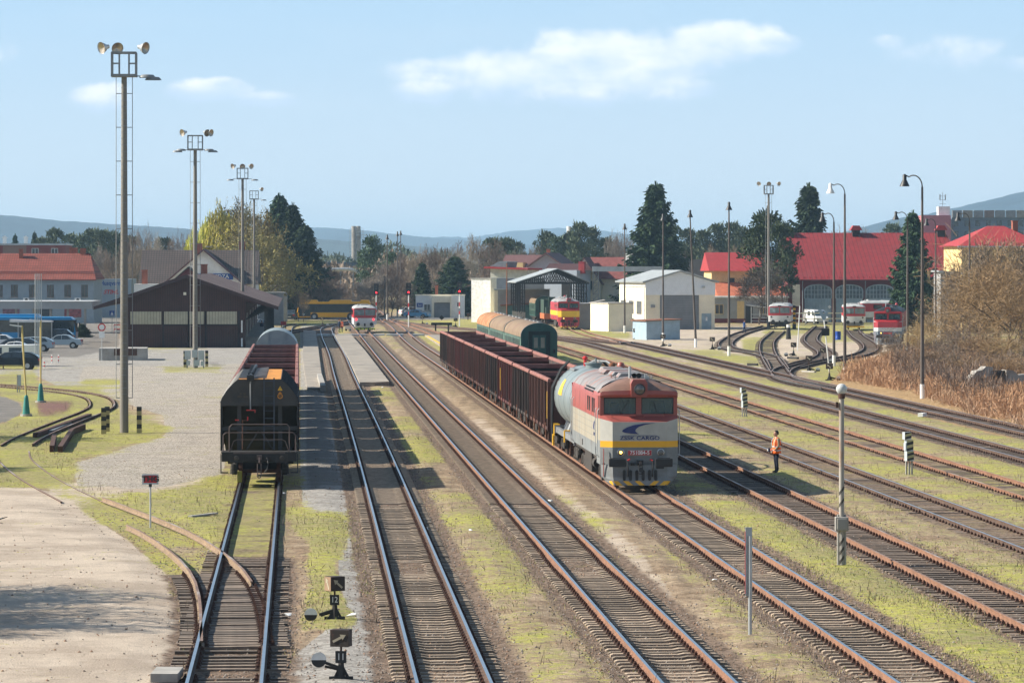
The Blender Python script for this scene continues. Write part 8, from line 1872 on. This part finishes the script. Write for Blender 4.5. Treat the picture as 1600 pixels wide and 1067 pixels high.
# dry reeds
rs = np.random.RandomState(4)
for nm, mt_, n, hmin, hmax, poly in (('dry_reeds', 'reed', 80000, .2, .85, [(1335, 580), (1400, 560), (1450, 552), (1520, 560), (1700, 590), (1700, 690), (1600, 668), (1500, 640), (1440, 618), (1360, 602), (1310, 598)]), ('dry_reeds', 'reed_light', 30000, .15, .75, [(1340, 585), (1420, 565), (1520, 570), (1700, 600), (1700, 690), (1600, 672), (1500, 645), (1420, 612), (1340, 600)]), ('brown_weeds', 'bare_brown', 26000, .3, 1.3, [(1390, 570), (1450, 560), (1540, 560), (1600, 590), (1560, 640), (1460, 620), (1400, 605)])):
    q = scatter(poly, n, rs); cl = np.sin(q[:, 0] * .9 + 2 * np.sin(q[:, 1] * .23)) + np.sin(q[:, 1] * .37 + q[:, 0] * .5); hh = (hmin + (hmax - hmin) * rs.rand(n)) * (1 + .45 * cl); keep = rs.rand(n) < .62 + .38 * cl
    q, hh = q[keep], np.clip(hh[keep], .25, 3); n = len(q)
    P = np.stack([q[:, 0], q[:, 1], np.full(n, GZ)], 1); Q = P + np.stack([rs.normal(size=n) * .30, rs.normal(size=n) * .30, hh], 1)
    fm = FastMesh(); strips(fm, P, Q, .022, rs, .012); m2 = rs.rand(n) < .5; strips(fm, Q[m2] - (0, 0, .2), Q[m2] + rs.normal(size=(m2.sum(), 3)) * .16, .05, rs, .02)
    o = bpy.data.objects.new(nm, fm.mesh(nm, MT[mt_])); COL.objects.link(o); tag(o, 'tall tan dry reeds covering the right bank' if 'reed' in nm else 'brown dead weeds among the reeds', 'reeds', kind='stuff')
# grass tufts, weeds, ballast stones: near ground
def sample_field(n, rs, fn, ymax, power=1.0):
    """random points over the wedge the photo sees, kept with probability fn(ix, iy)"""
    Yv = 77 * (ymax / 77) ** rs.rand(n); U = (rs.rand(n) - .5) * .30; iu = np.clip(((U + .22) / .44 * 359).round().astype(int), 0, 359) + 5; Ys = GYY[:, 0]; iy = np.clip(np.searchsorted(Ys, Yv), 0, 638)
    k = rs.rand(n) < fn(iy, iu); return np.stack([U[k] * Yv[k], Yv[k], GZZ[iy[k], iu[k]]], 1), iy[k], iu[k]
rs = np.random.RandomState(11)
def patch(x, y): return .5 + .25 * np.sin(x * 1.1 + 1.7 * np.sin(y * .21)) + .25 * np.sin(y * .33 + 2 * np.sin(x * .6))
for nm, mt_, n, h0, ymax in (('grass_tufts', 'grass_green', 90000, .05, 230), ('dry_grass', 'grass_dry', 80000, .07, 260)):
    P, iy, iu = sample_field(n, rs, lambda a, b: np.clip((GSm['grass'][a, b] - .25) * 1.3, 0, 1) * (GD[a, b] > (1.15 if nm == 'dry_grass' else .85)) * patch(GX[a, b], GYY[a, b]), ymax)
    n = len(P); Q = P + np.stack([rs.normal(size=n) * .03, rs.normal(size=n) * .03, h0 * (.4 + 1.0 * rs.rand(n))], 1); fm = FastMesh(); strips(fm, P - (0, 0, .01), Q, .022, rs, .008)
    o = bpy.data.objects.new(nm, fm.mesh(nm, MT[mt_])); COL.objects.link(o); tag(o, 'short green grass tufts between the tracks' if nm == 'grass_tufts' else 'short dry grass blades between the tracks', 'grass', kind='stuff')
P, iy, iu = sample_field(60000, rs, lambda a, b: ((GD[a, b] > .8) & (GD[a, b] < 2.2) & (GSm['grass'][a, b] > .3)) * .5 * (patch(GX[a, b] * 2, GYY[a, b] * 2) > .62), 260)
n = len(P); Q = P + np.stack([rs.normal(size=n) * .06, rs.normal(size=n) * .06, .06 + .30 * rs.rand(n) ** 2], 1); fm = FastMesh(); strips(fm, P, Q, .02, rs, .006)
o = bpy.data.objects.new('trackside_weeds', fm.mesh('trackside_weeds', MT['bare_brown'])); COL.objects.link(o); tag(o, 'withered brown weeds along the sleepers', 'weeds', kind='stuff')
def stones(name, n, fn, ymax, r0, r1, mts, lab):
    P, iy, iu = sample_field(n, rs, fn, ymax); n = len(P); r = r0 + (r1 - r0) * rs.rand(n) ** 2
    D8 = np.array([(1, 0, 0), (0, 1, 0), (-1, 0, 0), (0, -1, 0), (0, 0, .9), (0, 0, -.6)], float); T = np.array([(0, 1, 4), (1, 2, 4), (2, 3, 4), (3, 0, 4), (1, 0, 5), (2, 1, 5), (3, 2, 5), (0, 3, 5)])
    a = rs.rand(n) * 6.28; c, s_ = np.cos(a), np.sin(a); J = D8[None] * (1 + .5 * (rs.rand(n, 6, 1) - .5)) * r[:, None, None]
    X = J[..., 0] * c[:, None] - J[..., 1] * s_[:, None]; Y = J[..., 0] * s_[:, None] + J[..., 1] * c[:, None]
    V = np.stack([X + P[:, None, 0], Y + P[:, None, 1], J[..., 2] + P[:, None, 2]], -1).reshape(-1, 3); Fc = (T[None] + (np.arange(n) * 6)[:, None, None]).reshape(-1, 3)
    me = bpy.data.meshes.new(name); me.vertices.add(len(V)); me.vertices.foreach_set('co', V.ravel()); me.loops.add(Fc.size); me.loops.foreach_set('vertex_index', Fc.ravel().astype(np.int32)); me.polygons.add(len(Fc)); me.polygons.foreach_set('loop_start', np.arange(0, Fc.size, 3, dtype=np.int32)); me.polygons.foreach_set('loop_total', np.full(len(Fc), 3, np.int32))
    for m in mts: me.materials.append(MT[m])
    me.polygons.foreach_set('material_index', np.repeat(rs.randint(0, len(mts), n), 8).astype(np.int32)); me.update(calc_edges=True); o = bpy.data.objects.new(name, me); COL.objects.link(o); tag(o, lab, 'stones', kind='stuff')
mat('stone_a', (.19, .155, .125), .9, var=.4, scale=9); mat('stone_b', (.30, .26, .23), .9, var=.4, scale=9); mat('stone_c', (.10, .08, .065), .9, var=.4, scale=9); mat('stone_d', (.28, .17, .11), .9, var=.4, scale=9)
stones('ballast_stones', 90000, lambda a, b: np.where((GD[a, b] < 1.9) & (GB[a, b] < .03), .75 - .22 * np.clip(GD[a, b] - 1.2, 0, 2), .03) * (1 - .8 * GSm['sand'][a, b]), 190, .016, .042, ('stone_a', 'stone_b', 'stone_c', 'stone_d'), 'loose brown and grey ballast stones along the tracks')
stones('pebbles', 9000, lambda a, b: .35 * (GD[a, b] > 2), 170, .015, .05, ('stone_b', 'stone_a', 'stone_d'), 'scattered pebbles on the bare ground')
# small litter
for i, (x, y, lab) in enumerate(((735, 830, 'yellowish crumpled litter between the two middle tracks'), (666, 827, 'small white scrap inside the polished track'), (860, 783, 'white scrap beside the rail left of the locomotive'), (1118, 908, 'white crumpled paper in the sandy strip'), (548, 964, 'white plastic bag by the switch stand with plate 12'), (450, 962, 'crumpled pale foil right of the timber sleepers'), (444, 772, 'white ball shaped litter near the hopper wagon'), (598, 606, 'white scrap at the platform end'))):
    m = MB(); q = random.Random(i); s = .10 if i != 4 else .16; pts = [(q.uniform(-1, 1) * s, q.uniform(-1, 1) * s, q.uniform(0, 1) * s * .8) for _ in range(10)]
    bm = bmesh.new(); [bm.verts.new(p) for p in pts]; bmesh.ops.convex_hull(bm, input=bm.verts); me = bpy.data.meshes.new('litter'); bm.to_mesh(me); bm.free(); me.materials.append(MT['white_paint']); o = bpy.data.objects.new('litter', me); COL.objects.link(o); o.location = at(x, y); tag(o, lab, 'litter')

# far-off woods that close the skyline
rs = np.random.RandomState(3)
for nm, mt_, n, Y1, Y2, z1, lab in (('distant_wood', 'bare_brown', 60000, 860, 1000, 11.5, 'brown leafless wood closing the skyline'), ('distant_wood', 'far_green', 50000, 1100, 1300, 15.5, 'dull green wood closing the skyline behind the brown one')):
    U = rs.uniform(-.19, .19, n); Yv = rs.uniform(Y1, Y2, n); Zt = z1 * (.80 + .12 * np.sin(U * 160) + .10 * np.sin(U * 410 + 2)); z = Zt * rs.rand(n) ** .7
    P = np.stack([U * Yv, Yv, z + GZ], 1); Q = P + rs.normal(size=(n, 3)) * (.5, .5, .5) + (0, 0, .7); fm = FastMesh(); strips(fm, P, Q, .55, rs, .2)
    o = bpy.data.objects.new(nm, fm.mesh(nm, MT[mt_])); COL.objects.link(o); tag(o, lab, 'wood', kind='stuff')
# ------------------------------------------------------------------ hills
def hill(prof, Y, name, mt):
    """ridge profile from picture columns, built as a real ridge with depth"""
    xs = np.linspace(prof[0][0], prof[-1][0], 160); ys = np.interp(xs, [p[0] for p in prof], [p[1] for p in prof]); rs = np.random.RandomState(int(Y)); ys = ys + np.convolve(rs.normal(size=166), np.ones(7) / 7, 'valid') * 1.2 + rs.normal(size=160) * .25
    X = (xs - 800) / F * Y; Z = 8.4 + (HZ - ys) * Y / F; n = 12; m = MB(); secs = []
    for k in range(n + 1):
        t = k / n; s = math.sin(min(t * 1.6, 1) * math.pi / 2) if t < .625 else math.cos((t - .625) / .375 * math.pi / 2)
        secs.append([(x * (1 + (t - .6) * .12), Y * (1 + (t - .625) * .30), -8 + (z + 8) * s) for x, z in zip(X, Z)])
    m.loft(secs, 0, False, (False, False)); o = m.build(name, MT[mt], None, 60); o['kind'] = 'structure'; return o
mat('hill_forest_hazed', (.030, .062, .095), 1, var=.3, scale=.02); mat('hill_near_hazed', (.045, .075, .09), 1, var=.3, scale=.02)  # forest tones shifted to blue: distance haze mixed into the base colours
hill([(-500, 345), (-150, 338), (0, 336), (60, 341), (120, 347), (200, 352), (300, 358), (420, 380), (500, 395), (700, 412)], 5200, 'hills', 'hill_forest_hazed')
hill([(300, 380), (400, 372), (480, 372), (560, 378), (640, 384), (720, 392), (800, 398), (900, 402)], 4600, 'hills', 'hill_near_hazed')
hill([(250, 372), (380, 358), (480, 354), (540, 358), (600, 364), (680, 372), (760, 378), (860, 386)], 8200, 'hills', 'hill_forest_hazed')
hill([(600, 380), (690, 370), (730, 372), (800, 362), (870, 356), (930, 360), (1000, 368), (1100, 376), (1200, 380)], 10500, 'hills', 'hill_forest_hazed')
hill([(1180, 385), (1300, 366), (1380, 345), (1440, 335), (1500, 322), (1560, 308), (1600, 298), (1700, 290), (2000, 280)], 4800, 'hills', 'hill_forest_hazed')
# ------------------------------------------------------------------ air
m = MB(); m.box(-3600, 3600, -60, 14500, -12, 128); hz = m.build('haze', [], None); hz['kind'] = 'stuff'
hm = bpy.data.materials.new('haze_air'); hm.use_nodes = True; nt = hm.node_tree; nt.nodes.clear(); oo = nt.nodes.new('ShaderNodeOutputMaterial'); pv = nt.nodes.new('ShaderNodeVolumePrincipled')
pv.inputs['Color'].default_value = (.50, .76, 1.0, 1); pv.inputs['Density'].default_value = .00010; pv.inputs['Anisotropy'].default_value = .1; nt.links.new(pv.outputs[0], oo.inputs['Volume']); hz.data.materials.clear(); hz.data.materials.append(hm)
tag(hz, 'pale blue air haze over the whole valley', 'haze')
